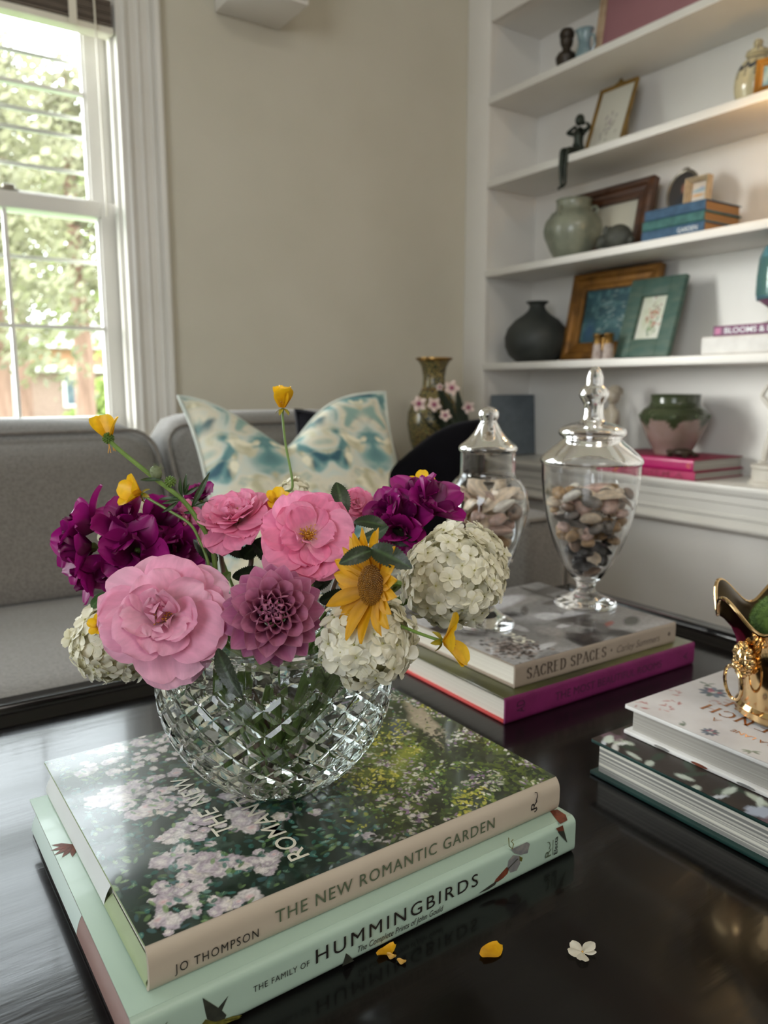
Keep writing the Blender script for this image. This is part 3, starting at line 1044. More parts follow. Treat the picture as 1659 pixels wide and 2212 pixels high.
m_goldb = mat('bright_gold_leaf', '#a8702c', 0.35, metal=0.5, col2='#c68d3c', nscale=22)
m_sea = mat('sea_print', '#6d9aa0', 0.6, col2='#b9c8c4', nscale=40)
picture_frame('picture_frame', 'small bright gold frame standing before the ginger jar', 0.09, 0.075, 0.016, 0.012, lean(1.71, 1.018, SH[2] + 0.001, 6, 12), m_goldb, m_sea)

# ---- shelf 3: celadon vase, brown frame, grey animal, blue books, oval and small frames
m_celadon = mat('celadon_glaze', '#73786a', 0.35, col2='#8a8e7d', nscale=26, coat=0.3, bump=0.15, bscale=120)
t = thing('celadon_vase', 'round grey green celadon vase with small lugs and a carved medallion', 'vase', (1.765, 1.64, SH[3] + 0.0005))
prof = [(0.045, 0), (0.050, 0.004), (0.066, 0.03), (0.079, 0.06), (0.083, 0.085), (0.078, 0.110), (0.064, 0.131), (0.052, 0.140), (0.050, 0.150), (0.050, 0.164), (0.053, 0.169), (0.050, 0.170), (0.045, 0.164), (0.045, 0.14), (0.058, 0.12)]
part('body', MB().lathe(prof, 48, cap1=False), m_celadon, t)
for a in (100, -80, 190):
    a = math.radians(a)
    c_ = (0.068 * math.cos(a), 0.068 * math.sin(a), 0.131)
    part('lug', MB().tube([(c_[0] + 0.010 * math.cos(k * 0.9) * math.cos(a), c_[1] + 0.010 * math.cos(k * 0.9) * math.sin(a), c_[2] + 0.012 * math.sin(k * 0.9)) for k in range(7)], 0.0035, 7, closed=True), m_celadon, t)
mb = MB()
for rr_, hh in ((0.030, 0.0025), (0.020, 0.002), (0.009, 0.003)):
    pts = []
    for k in range(20):
        a = 2 * math.pi * k / 20
        dy, dz = rr_ * math.cos(a), rr_ * math.sin(a)
        zz = 0.082 + dz
        rad = np.interp(zz, [q[1] for q in prof[:9]], [q[0] for q in prof[:9]])
        ang = math.radians(158) + dy / rad
        pts.append((rad * math.cos(ang), rad * math.sin(ang), zz))
    mb.tube(pts, hh, 6, closed=True)
part('medallion', mb, m_celadon, t)
m_walnut = mat('walnut_frame', '#3d2417', 0.4, col2='#573622', nscale=7, stretch=(1, 1, 10))
m_pcream = mat('cream_picture', '#b9b5a4', 0.6, col2='#c5c1b1', nscale=8)
picture_frame('picture_frame', 'dark walnut frame around a plain cream picture behind the celadon vase', 0.30, 0.195, 0.048, 0.030, lean(1.80, 1.552, SH[3] + 0.001, 11), m_walnut, m_pcream)
m_stone = mat('grey_stone', '#34352f', 0.6, col2='#484a42', nscale=40, bump=0.2, bscale=120)
t = thing('stone_animal', 'small dark grey stone hare crouching before the walnut frame', 'figurine', (1.735, 1.46, SH[3] + 0.0005))
mb = MB().ball((0, -0.010, 0.030), (0.028, 0.044, 0.038), 20, 14, fn=lambda d: 1 - 0.15 * max(0, -d.z))
part('body', mb, m_stone, t)
mb = MB().ball((0, 0.040, 0.030), (0.017, 0.021, 0.019), 16, 10).ball((0, 0.057, 0.022), (0.009, 0.010, 0.008), 12, 8)
part('head', mb, m_stone, t)
for s_ in (-1, 1):
    part('ear', MB().ball((0.008 * s_, 0.026, 0.052), (0.005, 0.010, 0.018), 10, 8), m_stone, t)
    part('foot', MB().ball((0.015 * s_, 0.030, 0.007), (0.008, 0.018, 0.007), 10, 8), m_stone, t)
part('tail', MB().ball((0, -0.052, 0.022), (0.010, 0.011, 0.012), 10, 8), m_stone, t)
m_blue = mat('blue_cloth', '#33506b', 0.75, col2='#3f5f7c', nscale=60, bump=0.15, bscale=400)
m_teal = mat('teal_cloth', '#35605e', 0.75, col2='#437370', nscale=60, bump=0.15, bscale=400)
m_white_ink = mat('white_ink', '#d8dde0', 0.6, col2='#e6e9ea')
z = SH[3] + 0.0005
MZ = lambda x, y, z: Matrix.Translation((x, y, z)) @ TOX
b1 = book('dark blue book with white lettering at the bottom of the three blue books', 0.178, 0.15, 0.0255, MZ(1.695, 1.338, z), m_blue, m_blue, m_pagetan)
spine_text(b1, 'GARDEN', 0.105, 0.007, 0.055, 0.011, 0.0255, m_white_ink)
book('teal book in the middle of the three blue books', 0.176, 0.148, 0.024, MZ(1.697, 1.339, z + 0.0255), m_teal, m_teal, m_pagetan)
book('plain blue book on top of the three blue books', 0.172, 0.145, 0.026, MZ(1.699, 1.335, z + 0.0495), m_blue, m_blue, m_pagetan)
zt = z + 0.0755
m_silver = mat('tarnished_silver', '#6c665c', 0.35, metal=0.7, col2='#8b8478', nscale=40)
def portrait(a0, a1, z0, z1):
    P_ = Paint(40, 52, '#241d1a')
    P_.stamp(22, 30, 6, 8, 0, '#8d5f4b', 0.4)
    P_.stamp(20, 12, 13, 12, 0, '#1a1a22', 0.4)
    P_.stamp(22, 38, 7, 4, 0, '#15110f', 0.5)
    return P_
t = thing('oval_frame', 'oval silver frame with a dark portrait standing on the blue books', 'picture frame', M=Matrix.Translation((1.785, 1.296, zt + 0.001)) @ TOX @ rotm(math.radians(-9), 'X'))
P_ = portrait(0, 1, 0, 1)
ov = []
mb = MB()
nr, na = 8, 40
vs, cs, fs = [], [], []
for i in range(nr + 1):
    for j in range(na):
        a = 2 * math.pi * j / na
        u, v = math.cos(a) * i / nr, math.sin(a) * i / nr
        vs.append((0.042 * u, -0.004, 0.050 + 0.050 * v))
        cs.append(tuple(P_.a[min(51, int((v + 1) / 2 * 51)), min(39, int((u + 1) / 2 * 39))]))
for i in range(nr):
    for j in range(na):
        fs.append((i * na + j, i * na + (j + 1) % na, (i + 1) * na + (j + 1) % na, (i + 1) * na + j))
mb.add(vs, fs, cs)
part('picture', mb, m_print, t, smooth=False)
part('moulding', MB().tube([(0.044 * math.cos(2 * math.pi * k / 40), -0.003, 0.052 + 0.052 * math.sin(2 * math.pi * k / 40)) for k in range(40)], 0.0042, 8, closed=True), m_silver, t)
part('crest', MB().ball((0, -0.003, 0.108), (0.012, 0.004, 0.005), 10, 6), m_silver, t)
part('backing', MB().lathe([(0.042, 0), (0.042, 0.003)], 32).xf(Matrix(((1, 0, 0, 0), (0, 0, 1, 0), (0, 1.19, 0, 0.05), (0, 0, 0, 1)))), MATS['dark_backing'], t, smooth=False)
m_cframe = mat('cream_carved_frame', '#a8957a', 0.45, col2='#c4b294', nscale=50, bump=0.2, bscale=260)
def seaside(x0, x1, z0, z1):
    P_ = Paint(30, 36, '#c9c2b8')
    P_.stamp(15, 30, 30, 10, 0, '#c8b9a8', 0.6)
    P_.stamp(15, 20, 18, 5, 0.1, '#8fa3ac', 0.6)
    P_.stamp(13, 11, 16, 4, 0, '#c99a62', 0.6)
    P_.stamp(18, 24, 5, 2, 0.3, '#9b98b4', 0.6)
    return P_.grid(lambda u, v: (x0 + (x1 - x0) * u, -0.0045, z0 + (z1 - z0) * v))
picture_frame('picture_frame', 'small square cream frame with a seaside sketch in front of the oval portrait', 0.064, 0.066, 0.010, 0.022, Matrix.Translation((1.755, 1.222, zt + 0.001)) @ TOX @ rotm(math.radians(-5), 'X'), m_cframe, seaside)
m_orange = mat('orange_leather', '#c1723c', 0.5, col2='#cc8350', nscale=20)
t = thing('orange_box', 'orange box mostly cut off at the right end of the third shelf', 'box', (1.77, 0.955, SH[3] + 0.0005))
part('body', MB().rbox(-0.05, 0.05, -0.06, 0.058, 0, 0.085, 0.003), m_orange, t)
part('lid', MB().rbox(-0.052, 0.052, -0.062, 0.060, 0.085, 0.105, 0.003), m_orange, t)

# ---- shelf 4: dark vase, gilt landscape, opera glasses, green frame, books and glass
m_char = mat('charcoal_ceramic', '#2e3230', 0.55, col2='#3a3e3c', nscale=12, bump=0.08, bscale=200)
t = thing('bottle_vase', 'matte charcoal bottle vase with a round belly and narrow neck', 'vase', (1.778, 1.789, SH[4] + 0.0005))
prof = [(0.050, 0), (0.062, 0.003), (0.086, 0.022), (0.099, 0.050), (0.101, 0.078), (0.092, 0.105), (0.068, 0.131), (0.042, 0.148), (0.029, 0.160), (0.024, 0.172), (0.026, 0.178), (0.034, 0.183), (0.036, 0.187), (0.032, 0.1875), (0.020, 0.172), (0.022, 0.16)]
part('body', MB().lathe([(r * 0.985, z_) for r, z_ in prof], 56, cap1=False), m_char, t)

def lily(x0, x1, z0, z1):
    P_ = Paint(100, 80, '#34606a')
    P_.blend(P_.noise(20, 4) * 1.2 - 0.1, '#22454d')
    P_.blend((P_.noise(8, 5) - 0.5) * 3, '#5c8487')
    rr = random.Random(5)
    for k in range(60):
        P_.stamp(rr.gauss(58, 22), rr.gauss(36, 14), rr.uniform(2, 6), rr.uniform(1, 2.2), 0.05, rr.choice(['#7f9a96', '#5d7f74', '#93a6a2', '#3f6763', '#a9b8b2']), 0.5, 0.6)
    P_.stamp(14, 18, 14, 22, 0, '#31527a', 0.8, 0.7)
    return P_.grid(lambda u, v: (x0 + (x1 - x0) * u, -0.005, z0 + (z1 - z0) * v))
m_gilt = mat('gilt_frame', '#6f4a1e', 0.38, metal=0.45, col2='#99692c', nscale=26, bump=0.3, bscale=180)
picture_frame('picture_frame', 'wide gilt frame with a blue green pond painting on the fourth shelf', 0.312, 0.262, 0.052, 0.026, lean(1.812, 1.543, SH[4] + 0.001, 11), m_gilt, lily)
def redflower(x0, x1, z0, z1):
    P_ = Paint(60, 84, '#dcdcd0')
    P_.blend(P_.noise(20, 9) * 1.4 - 0.45, '#b9c09c')
    rr = random.Random(8)
    for k in range(16):
        P_.leaf(rr.gauss(32, 9), rr.gauss(24, 10), rr.uniform(4, 9), rr.uniform(1.2, 2.6), rr.uniform(0.6, 2.4), rr.choice(['#7d9468', '#93a97a', '#66815a']), 0.8)
    for k in range(34):
        P_.stamp(rr.gauss(32, 9), rr.gauss(44, 11), rr.uniform(2, 4.5), rr.uniform(1.6, 3.2), rr.random() * 3, rr.choice(['#a9604c', '#8d4a3c', '#c28a72', '#b5796a', '#cbb09c']), 0.4, 0.85)
    for k in range(8):
        P_.stamp(rr.gauss(32, 5), rr.gauss(64, 4), 2, 2, 0, '#7b5a44', 0.5, 0.8)
    return P_.grid(lambda u, v: (x0 + (x1 - x0) * u, -0.005, z0 + (z1 - z0) * v))
m_green = mat('distressed_green', '#3b5a50', 0.6, col2='#54685c', nscale=22, bump=0.25, bscale=150, stretch=(1, 1, 3))
t = thing('picture_frame', 'flat distressed green frame with a red flower print before the gilt frame', 'picture frame', M=lean(1.765, 1.372, SH[4] + 0.001, 17))
W_, H_, bw, bh = 0.172, 0.222, 0.044, 0.050
for x0, x1, z0, z1 in ((-W_ / 2, -W_ / 2 + bw, 0, H_), (W_ / 2 - bw, W_ / 2, 0, H_), (-W_ / 2 + bw, W_ / 2 - bw, 0, bh), (-W_ / 2 + bw, W_ / 2 - bw, H_ - bh, H_)):
    part('frame_board', MB().rbox(x0, x1, -0.016, 0.0, z0, z1, 0.0015), m_green, t)
part('picture', redflower(-W_ / 2 + bw - 0.002, W_ / 2 - bw + 0.002, bh - 0.002, H_ - bh + 0.002), m_print, t, smooth=False)
part('backing', MB().box(-W_ / 2 + 0.004, W_ / 2 - 0.004, -0.003, -0.001, 0.004, H_ - 0.004), MATS['dark_backing'], t, smooth=False)
m_brass = mat('old_brass', '#7a5a2c', 0.3, metal=0.85, col2='#a07d45', nscale=20)
m_pearl = mat('pearl_inlay', '#9a8a84', 0.25, col2='#b8aaa2', nscale=60)
t = thing('opera_glasses', 'small brass and pearl opera glasses before the gilt frame', 'binoculars', (1.728, 1.478, SH[4] + 0.0005))
for s_ in (-1, 1):
    part('barrel', MB().lathe([(0.017, 0), (0.0175, 0.004), (0.016, 0.008), (0.0135, 0.04), (0.0125, 0.043)], 20, ctr=(0, 0.018 * s_, 0)), m_pearl, t)
    part('eyepiece', MB().lathe([(0.0125, 0.043), (0.0128, 0.062), (0.0145, 0.066), (0.0145, 0.070), (0.011, 0.071)], 20, ctr=(0, 0.018 * s_, 0)), m_brass, t)
part('bridge', MB().rbox(-0.004, 0.004, -0.012, 0.012, 0.026, 0.034, 0.002).rbox(-0.004, 0.004, -0.010, 0.010, 0.050, 0.056, 0.002).lathe([(0.005, 0.024), (0.005, 0.060)], 12), m_brass, t)
m_wcov = mat('white_cloth_cover', '#cfccc8', 0.6, col2='#dbd9d5', nscale=30)
m_purp = mat('plum_cover', '#6d3f5e', 0.55, col2='#7b4a6a', nscale=20)
m_pinkl = mat('pink_label', '#b86d94', 0.6, col2='#c47c9f')
z = SH[4] + 0.0005
book('thick white book under the plum book on the fourth shelf', 0.238, 0.17, 0.043, MZ(1.695, 1.145, z), m_wcov, m_wcov, m_page, round_=0.006)
b2 = book('plum purple book with white title under the blue glass', 0.215, 0.16, 0.024, MZ(1.700, 1.122, z + 0.043), m_purp, m_purp, m_page, round_=0.003)
spine_text(b2, 'BLOOMS & DREAMS', 0.030, 0.006, 0.180, 0.0125, 0.024, m_white_ink, 0.003, bold=0.01)
part('label', MB().box(0.006, 0.020, -0.0034, -0.003, 0.005, 0.019), m_pinkl, b2, smooth=False)
m_aqua = mat('aqua_glass', '#7fb9c4', 0.03, trans=0.75, ior=1.35, coat=0.3)
m_amber = mat('amber_glass', '#8d8443', 0.12, metal=0.55, col2='#c6b66a', nscale=12, stretch=(4, 4, 0.3))
m_mauve = mat('mauve_liner', '#7d5468', 0.4, col2='#8d6478', nscale=15)
m_merc = mat('mercury_stem', '#6f6b5c', 0.3, metal=0.7, col2='#8c886f', nscale=60)
t = thing('glass_hurricane', 'blue glass hurricane with amber streaks on a mottled stem, cut by the frame', 'candle holder', (1.775, 1.008, z + 0.067))
part('stem', MB().lathe([(0.040, 0), (0.038, 0.004), (0.018, 0.010), (0.014, 0.022), (0.018, 0.034), (0.030, 0.044)], 28), m_merc, t)
part('liner', MB().lathe([(0.030, 0.044), (0.046, 0.056), (0.049, 0.062), (0.044, 0.066)], 28), m_mauve, t)
part('amber_core', MB().lathe([(0.038, 0.067), (0.040, 0.085), (0.040, 0.135), (0.034, 0.15)], 28), m_amber, t)  # amber streaked core inside the blue glass
part('shade', MB().lathe([(0.050, 0.056), (0.053, 0.070), (0.053, 0.11), (0.050, 0.15), (0.040, 0.175), (0.020, 0.188), (0.001, 0.190)], 36, cap0=False, cap1=False), m_aqua, t)

# ---- ledge: slate canvas, cherub, pink books, pot, turtle, white figure
m_slate = mat('slate_canvas', '#626b72', 0.85, col2='#6d767d', nscale=40, bump=0.2, bscale=500)
t = thing('slate_panel', 'blank slate blue canvas leaning in the ledge corner', 'canvas', M=Matrix.Translation((1.792, 1.895, SH[5] + 0.0006)) @ rotm(math.radians(-4), 'X'))
part('canvas', MB().rbox(-0.094, 0.094, -0.010, 0.0, 0, 0.200, 0.002), m_slate, t)
part('stretcher', MB().box(-0.085, 0.085, 0.0005, 0.010, 0.005, 0.02).box(-0.085, 0.085, 0.0005, 0.010, 0.18, 0.195), m_tanw, t, smooth=False)
m_porc = mat('cream_porcelain', '#b3a794', 0.35, col2='#c2b6a2', nscale=20, coat=0.3)
m_porcp = mat('pink_porcelain', '#8f6a62', 0.4, col2='#9b766c')
m_leafg = mat('porcelain_leaf', '#5d6f3c', 0.4, col2='#4b6a44')
t = thing('porcelain_cherub', 'cream porcelain cherub with a pink sash partly behind the jar knob', 'figurine', (1.78, 1.485, SH[5] + 0.0005))
V = [(0, 0, 0.085), (0, 0, 0.12), (0, -0.002, 0.15), (0, -0.004, 0.168), (0, -0.006, 0.182),
     (0, 0.020, 0.152), (-0.02, 0.045, 0.165), (-0.02, 0.062, 0.195), (0, -0.024, 0.152), (-0.02, -0.030, 0.125), (-0.03, -0.012, 0.115),
     (-0.005, 0.012, 0.08), (-0.045, 0.016, 0.082), (-0.05, 0.014, 0.045), (-0.062, 0.014, 0.036), (-0.005, -0.014, 0.08), (-0.03, -0.035, 0.075), (-0.03, -0.050, 0.045), (-0.038, -0.058, 0.034)]
E_ = [(0, 1), (1, 2), (2, 3), (3, 4), (2, 5), (5, 6), (6, 7), (2, 8), (8, 9), (9, 10), (0, 11), (11, 12), (12, 13), (13, 14), (0, 15), (15, 16), (16, 17), (17, 18)]
Rr = [0.022, 0.023, 0.020, 0.010, 0.009, 0.010, 0.008, 0.006, 0.010, 0.008, 0.006, 0.016, 0.013, 0.010, 0.007, 0.016, 0.013, 0.010, 0.007]
me = skin_figure(V, E_, Rr, 0, 2)
me.materials.clear(); me.materials.append(m_porc)
link('body', me, t)
mb = MB().ball((-0.002, -0.010, 0.200), (0.021, 0.020, 0.023), 16, 12).ball((-0.022, -0.012, 0.198), (0.004, 0.004, 0.005), 8, 6)
for s_ in (-1, 1):
    mb.ball((-0.018, -0.010 + 0.008 * s_, 0.205), (0.003, 0.003, 0.002), 8, 6)
part('head', mb, m_porc, t)
mb = MB()
for k in range(22):
    a, e = k * 2.4, 0.1 + 1.3 * (k / 22)
    mb.ball((0.004 + 0.019 * math.cos(a) * math.cos(e), -0.010 + 0.020 * math.sin(a) * math.cos(e), 0.205 + 0.020 * math.sin(e)), 0.0065, 8, 6)
part('curls', mb, m_porc, t)
part('sash', MB().tube([(0.026 * math.cos(k * 0.45), 0.026 * math.sin(k * 0.45), 0.108 + 0.008 * math.sin(k * 0.45 + 1)) for k in range(14)], 0.007, 8, closed=True), m_porcp, t)
part('base', MB().lathe([(0.055, 0), (0.058, 0.006), (0.050, 0.02), (0.040, 0.035), (0.034, 0.07), (0.02, 0.075)], 28, flute=lambda a, u: 1 + 0.06 * math.sin(5 * a)), m_porc, t)
mb = MB()
for k in range(4):
    mb.add([Vector((-0.02, 0.06, 0.09 + 0.02 * k)), Vector((-0.028, 0.07, 0.11 + 0.02 * k)), Vector((-0.02, 0.078, 0.145 + 0.02 * k)), Vector((-0.014, 0.066, 0.115 + 0.02 * k))], [(0, 1, 2, 3)])
part('leaf_spray', mb.tube([(0, 0.052, 0.02), (-0.016, 0.06, 0.08), (-0.018, 0.066, 0.16)], 0.004, 7), m_leafg, t)
m_hot = mat('hot_pink_cover', '#b0085f', 0.35, col2='#bd1168', nscale=20, coat=0.3)
m_hot2 = mat('raspberry_cover', '#b0295c', 0.6, col2='#bb3768', nscale=40)
m_red = mat('dark_raspberry_ink', '#7f1236', 0.6, col2='#8a1a3e')
m_orng = mat('orange_ink', '#d98a2a', 0.5, col2='#e0962f')
m_cherry = mat('cherry_board', '#7c1a38', 0.6, col2='#872443')
z = SH[5] + 0.0005
bp = book('raspberry pink book with dark red title under the glossy pink book', 0.30, 0.205, 0.021, MZ(1.658, 1.418, z), m_cherry, m_hot2, m_page2, round_=0.003)
spine_text(bp, 'BOHEMIA', 0.105, 0.003, 0.165, 0.0155, 0.021, m_red, 0.003, bold=0.02)
spine_text(bp, 'N', 0.072, 0.004, 0.013, 0.013, 0.021, m_orng, 0.003, bold=0.02)
bq = book('glossy hot pink book with orange lettering on the ledge', 0.30, 0.205, 0.030, MZ(1.657, 1.422, z + 0.021), m_cherry, m_hot, m_page2, round_=0.005)
spine_text(bq, 'M', 0.078, 0.006, 0.024, 0.018, 0.030, m_orng, 0.005, bold=0.02)
spine_text(bq, 'IT', 0.11, 0.006, 0.034, 0.018, 0.030, m_orng, 0.005, bold=0.02)
spine_text(bq, 'G', 0.283, 0.010, 0.009, 0.010, 0.030, m_orng, 0.005)
zt = z + 0.051
def drip(a, z_):
    return lin('#39422c') if z_ > 0.083 + 0.010 * math.sin(6 * a + 1) + 0.005 * math.sin(13 * a) else lin('#96807a')
t = thing('glazed_pot', 'pot with dripping dark green glaze over pinkish clay on the pink books', 'pot', (1.765, 1.262, zt))
prof0 = [(0.046, 0), (0.048, 0.006), (0.050, 0.012), (0.066, 0.04), (0.078, 0.07), (0.087, 0.092), (0.088, 0.104), (0.078, 0.118), (0.066, 0.126), (0.062, 0.134), (0.062, 0.150), (0.064, 0.155), (0.060, 0.156), (0.055, 0.148), (0.055, 0.13)]
prof = []
for (r0, z0), (r1, z1) in zip(prof0, prof0[1:]):
    for k in range(4):
        prof.append((r0 + (r1 - r0) * k / 4, z0 + (z1 - z0) * k / 4))
mb = MB().lathe(prof, 72, c=drip, cap1=False)
for k in range(10):
    a = 2 * math.pi * k / 10
    mb.ball((0.087 * math.cos(a), 0.087 * math.sin(a), 0.100), 0.006, 8, 6, c=lin('#454f36'))
part('body', mb, m_cer, t)
m_darkm = mat('dark_cast_metal', '#332a22', 0.45, metal=0.5, col2='#473a2d', nscale=40)
t = thing('turtle_figurine', 'small dark metal turtle in front of the glazed pot', 'figurine', (1.70, 1.185, zt))
part('shell', MB().ball((0, 0, 0.012), (0.022, 0.030, 0.011), 18, 10), m_darkm, t)
part('head', MB().ball((0, 0.038, 0.012), (0.007, 0.011, 0.006), 12, 8), m_darkm, t)
for sx in (-1, 1):
    for sy in (-1, 1):
        part('flipper', MB().ball((0.022 * sx, 0.022 * sy, 0.005), (0.010, 0.007, 0.0045), 10, 6), m_darkm, t)
part('tail', MB().ball((0, -0.034, 0.008), (0.004, 0.010, 0.003), 8, 6), m_darkm, t)
m_bisque = mat('white_bisque', '#c3bdb2', 0.5, col2='#d0cac0', nscale=15)
t = thing('bisque_figurine', 'white bisque figurine on a round plinth, cut off by the right edge of the photo', 'figurine', (1.745, 0.970, SH[5] + 0.0005))
part('plinth', MB().lathe([(0.055, 0), (0.056, 0.006), (0.050, 0.012), (0.049, 0.036), (0.053, 0.042), (0.052, 0.047), (0.03, 0.05)], 36), m_bisque, t)
V = [(0, 0, 0.120), (0, 0, 0.155), (0, 0, 0.178), (0, 0, 0.198), (0, 0, 0.208), (0, 0.024, 0.182), (-0.005, 0.044, 0.205), (-0.01, 0.026, 0.232), (0, -0.024, 0.182), (-0.01, -0.04, 0.15), (-0.015, -0.03, 0.125),
     (0, 0.013, 0.112), (-0.006, 0.020, 0.082), (0.004, 0.030, 0.052), (-0.012, 0.034, 0.048), (0, -0.013, 0.112), (-0.004, -0.012, 0.08), (0, -0.010, 0.052), (-0.015, -0.010, 0.048)]
Rr = [0.017, 0.013, 0.015, 0.008, 0.007, 0.008, 0.006, 0.005, 0.008, 0.006, 0.005, 0.013, 0.010, 0.007, 0.006, 0.013, 0.010, 0.007, 0.006]
me = skin_figure(V, E_, Rr, 0, 2)
me.materials.clear(); me.materials.append(m_bisque)
link('body', me, t)
mb = MB().ball((0, 0, 0.224), (0.014, 0.0125, 0.017), 14, 10).ball((-0.014, 0, 0.222), (0.003, 0.0025, 0.004), 8, 6)
part('head', mb, m_bisque, t)
part('drape', MB().lathe([(0.021, 0.098), (0.019, 0.115), (0.017, 0.13)], 20, flute=lambda a, u: 1 + 0.08 * math.sin(7 * a), cap0=False, cap1=False), m_bisque, t)

# sconce with two warm bulbs on the stile, past the right edge of the photograph
m_bulb = mat('lit_bulb', '#ffd9a0', 0.4, emit=('#ffcf8a', 52.0))
t = thing('wall_sconce', 'brass sconce with two lit globe bulbs on the bookcase stile', 'lamp', (BX, 0.865, 1.33))
part('back_plate', MB().lathe([(0.03, 0), (0.03, 0.006), (0.02, 0.010)], 20).xf(rotm(math.radians(-90), 'Y')), m_brass, t)
part('arm', MB().tube([(-0.008, 0, 0), (-0.05, 0.0, 0.005), (-0.08, 0.065, 0.012)], 0.005, 8).tube([(-0.05, 0, 0.005), (-0.08, -0.04, 0.035)], 0.005, 8), m_brass, t)
for yy, zz in ((0.065, 0.012), (-0.04, 0.037)):
    part('bulb', MB().ball((-0.08, yy, zz + 0.024), 0.018, 18, 12), m_bulb, t)

# ------------------------------------------------------------------ side table with the cloisonne vase and orchids
m_dkw = mat('dark_side_wood', '#2a1c14', 0.35, col2='#3a281c', nscale=8, stretch=(1, 1, 8))
t = thing('side_table', 'small dark round side table in the corner behind the sofa arm', 'table', (1.40, 1.80, 0))
part('table_top', MB().lathe([(0.185, 0.545), (0.19, 0.55), (0.19, 0.562), (0.185, 0.566)], 40), m_dkw, t)
for k in range(3):
    a = k * 2.094 + 0.4
    part('leg', MB().tube([(0.07 * math.cos(a), 0.07 * math.sin(a), 0.546), (0.14 * math.cos(a), 0.14 * math.sin(a), 0.0)], [0.014, 0.010], 10), m_dkw, t)
m_cloi = bpy.data.materials.new('cloisonne')
m_cloi.use_nodes = True
nt = m_cloi.node_tree
N, L = nt.nodes, nt.links
tc = N.new('ShaderNodeTexCoord')
vo = N.new('ShaderNodeTexVoronoi')
vo.feature = 'DISTANCE_TO_EDGE'
vo.inputs['Scale'].default_value = 95
L.new(tc.outputs['Object'], vo.inputs['Vector'])
def ramp2(nt, fac, els):
    r = nt.nodes.new('ShaderNodeValToRGB')
    while len(r.color_ramp.elements) < len(els):
        r.color_ramp.elements.new(0.5)
    for e, (p, c) in zip(r.color_ramp.elements, els):
        e.position = p
        e.color = (*lin(c), 1)
    nt.links.new(fac, r.inputs['Fac'])
    return r.outputs['Color']
nz_ = N.new('ShaderNodeTexNoise'); nz_.inputs['Scale'].default_value = 28
L.new(tc.outputs['Object'], nz_.inputs['Vector'])
ca = ramp2(nt, nz_.outputs['Fac'], [(0.35, '#23281f'), (0.5, '#3d4230'), (0.6, '#4a3b2c'), (0.7, '#6a6a45')])
cb_ = ramp2(nt, vo.outputs['Distance'], [(0.0, '#ffffff'), (0.05, '#ffffff'), (0.10, '#000000')])
mx = N.new('ShaderNodeMix'); mx.data_type = 'RGBA'
L.new(cb_, mx.inputs[0]); L.new(ca, mx.inputs[6]); mx.inputs[7].default_value = (*lin('#8c7a48'), 1)
L.new(mx.outputs[2], N['Principled BSDF'].inputs['Base Color'])
N['Principled BSDF'].inputs['Roughness'].default_value = 0.25
t = thing('cloisonne_vase', 'dark green cloisonne vase with a flared gilt rim in the corner', 'vase', (1.352, 1.76, 0.567))
part('body', MB().lathe([(0.038, 0), (0.042, 0.005), (0.040, 0.02), (0.052, 0.06), (0.068, 0.11), (0.076, 0.155), (0.074, 0.190), (0.060, 0.222), (0.040, 0.245), (0.032, 0.262), (0.031, 0.29), (0.036, 0.318), (0.047, 0.338)], 40, cap1=False), m_cloi, t)
part('rim', MB().lathe([(0.046, 0.334), (0.052, 0.339), (0.052, 0.343), (0.046, 0.344), (0.036, 0.332)], 40, cap0=False, cap1=False), m_brass, t)
part('collar', MB().lathe([(0.034, 0.252), (0.037, 0.255), (0.034, 0.258)], 40, cap0=False, cap1=False), m_brass, t)

# ------------------------------------------------------------------ orchids beside the cloisonne vase
m_orch = mat('orchid_petal', '#ffffff', 0.5, attr=True, col2='#f4eef0', nscale=60, transl=0.25)
m_dleaf = mat('dark_leaf', '#141f14', 0.45, col2='#22301f', nscale=20)
t = thing('orchid_plant', 'pale pink orchid blossoms with magenta throats in front of the cloisonne vase', 'plant', (1.40, 1.66, 0.567))
part('pot', MB().lathe([(0.035, 0), (0.048, 0.002), (0.055, 0.06), (0.05, 0.062), (0.046, 0.05)], 24, cap1=False), m_dkw, t)
blo = [(905, 872, 17), (938, 874, 17), (976, 838, 18), (950, 836, 9), (962, 897, 14), (1012, 880, 15)]
for px, py, rad in blo:
    yb = 1.66 - 0.035
    c_ = on_y(px, py, yb) - Vector((1.40, 1.66, 0.567))
    r_ = rad / FPX * 2.05
    nrm = (EYE - on_y(px, py, yb)).normalized() + Vector((0.3 * math.sin(px), 0.0, 0.3 * math.cos(px * 1.3)))
    e = link('blossom', None, t, frame_to(nrm, loc=c_))
    for k in range(5):
        a = k * 1.2566 + px
        mb = MB()
        def fn(i, j, r_=r_):
            u, v = i, 2 * j - 1
            w_ = 0.42 * r_ * math.sin(math.pi * min(0.97, 0.08 + 0.9 * u ** 0.8)) ** 0.7
            return ((w_ * v, u * r_, 0.18 * r_ * u * u - 0.10 * r_ * v * v), mixc(lin('#9c2a63'), lin('#e6d3c9'), min(1, max(0, (u - 0.12) * 3.2))))
        mb.grid(fn, 5, 4)
        part('petal', mb, m_orch, e, rotm(a, 'Z'))
    part('throat', MB().ball((0, 0, 0.1 * r_), 0.18 * r_, 10, 8, c=lin('#8f1f58')), m_orch, e)
    part('stalk', MB().tube(bez((0, 0, 0.05), (0.01, 0.01, 0.1), c_ - Vector((0, -0.03, 0.06)), c_ - Vector(nrm) * 0.004), 0.0022, 6), m_dleaf, t)
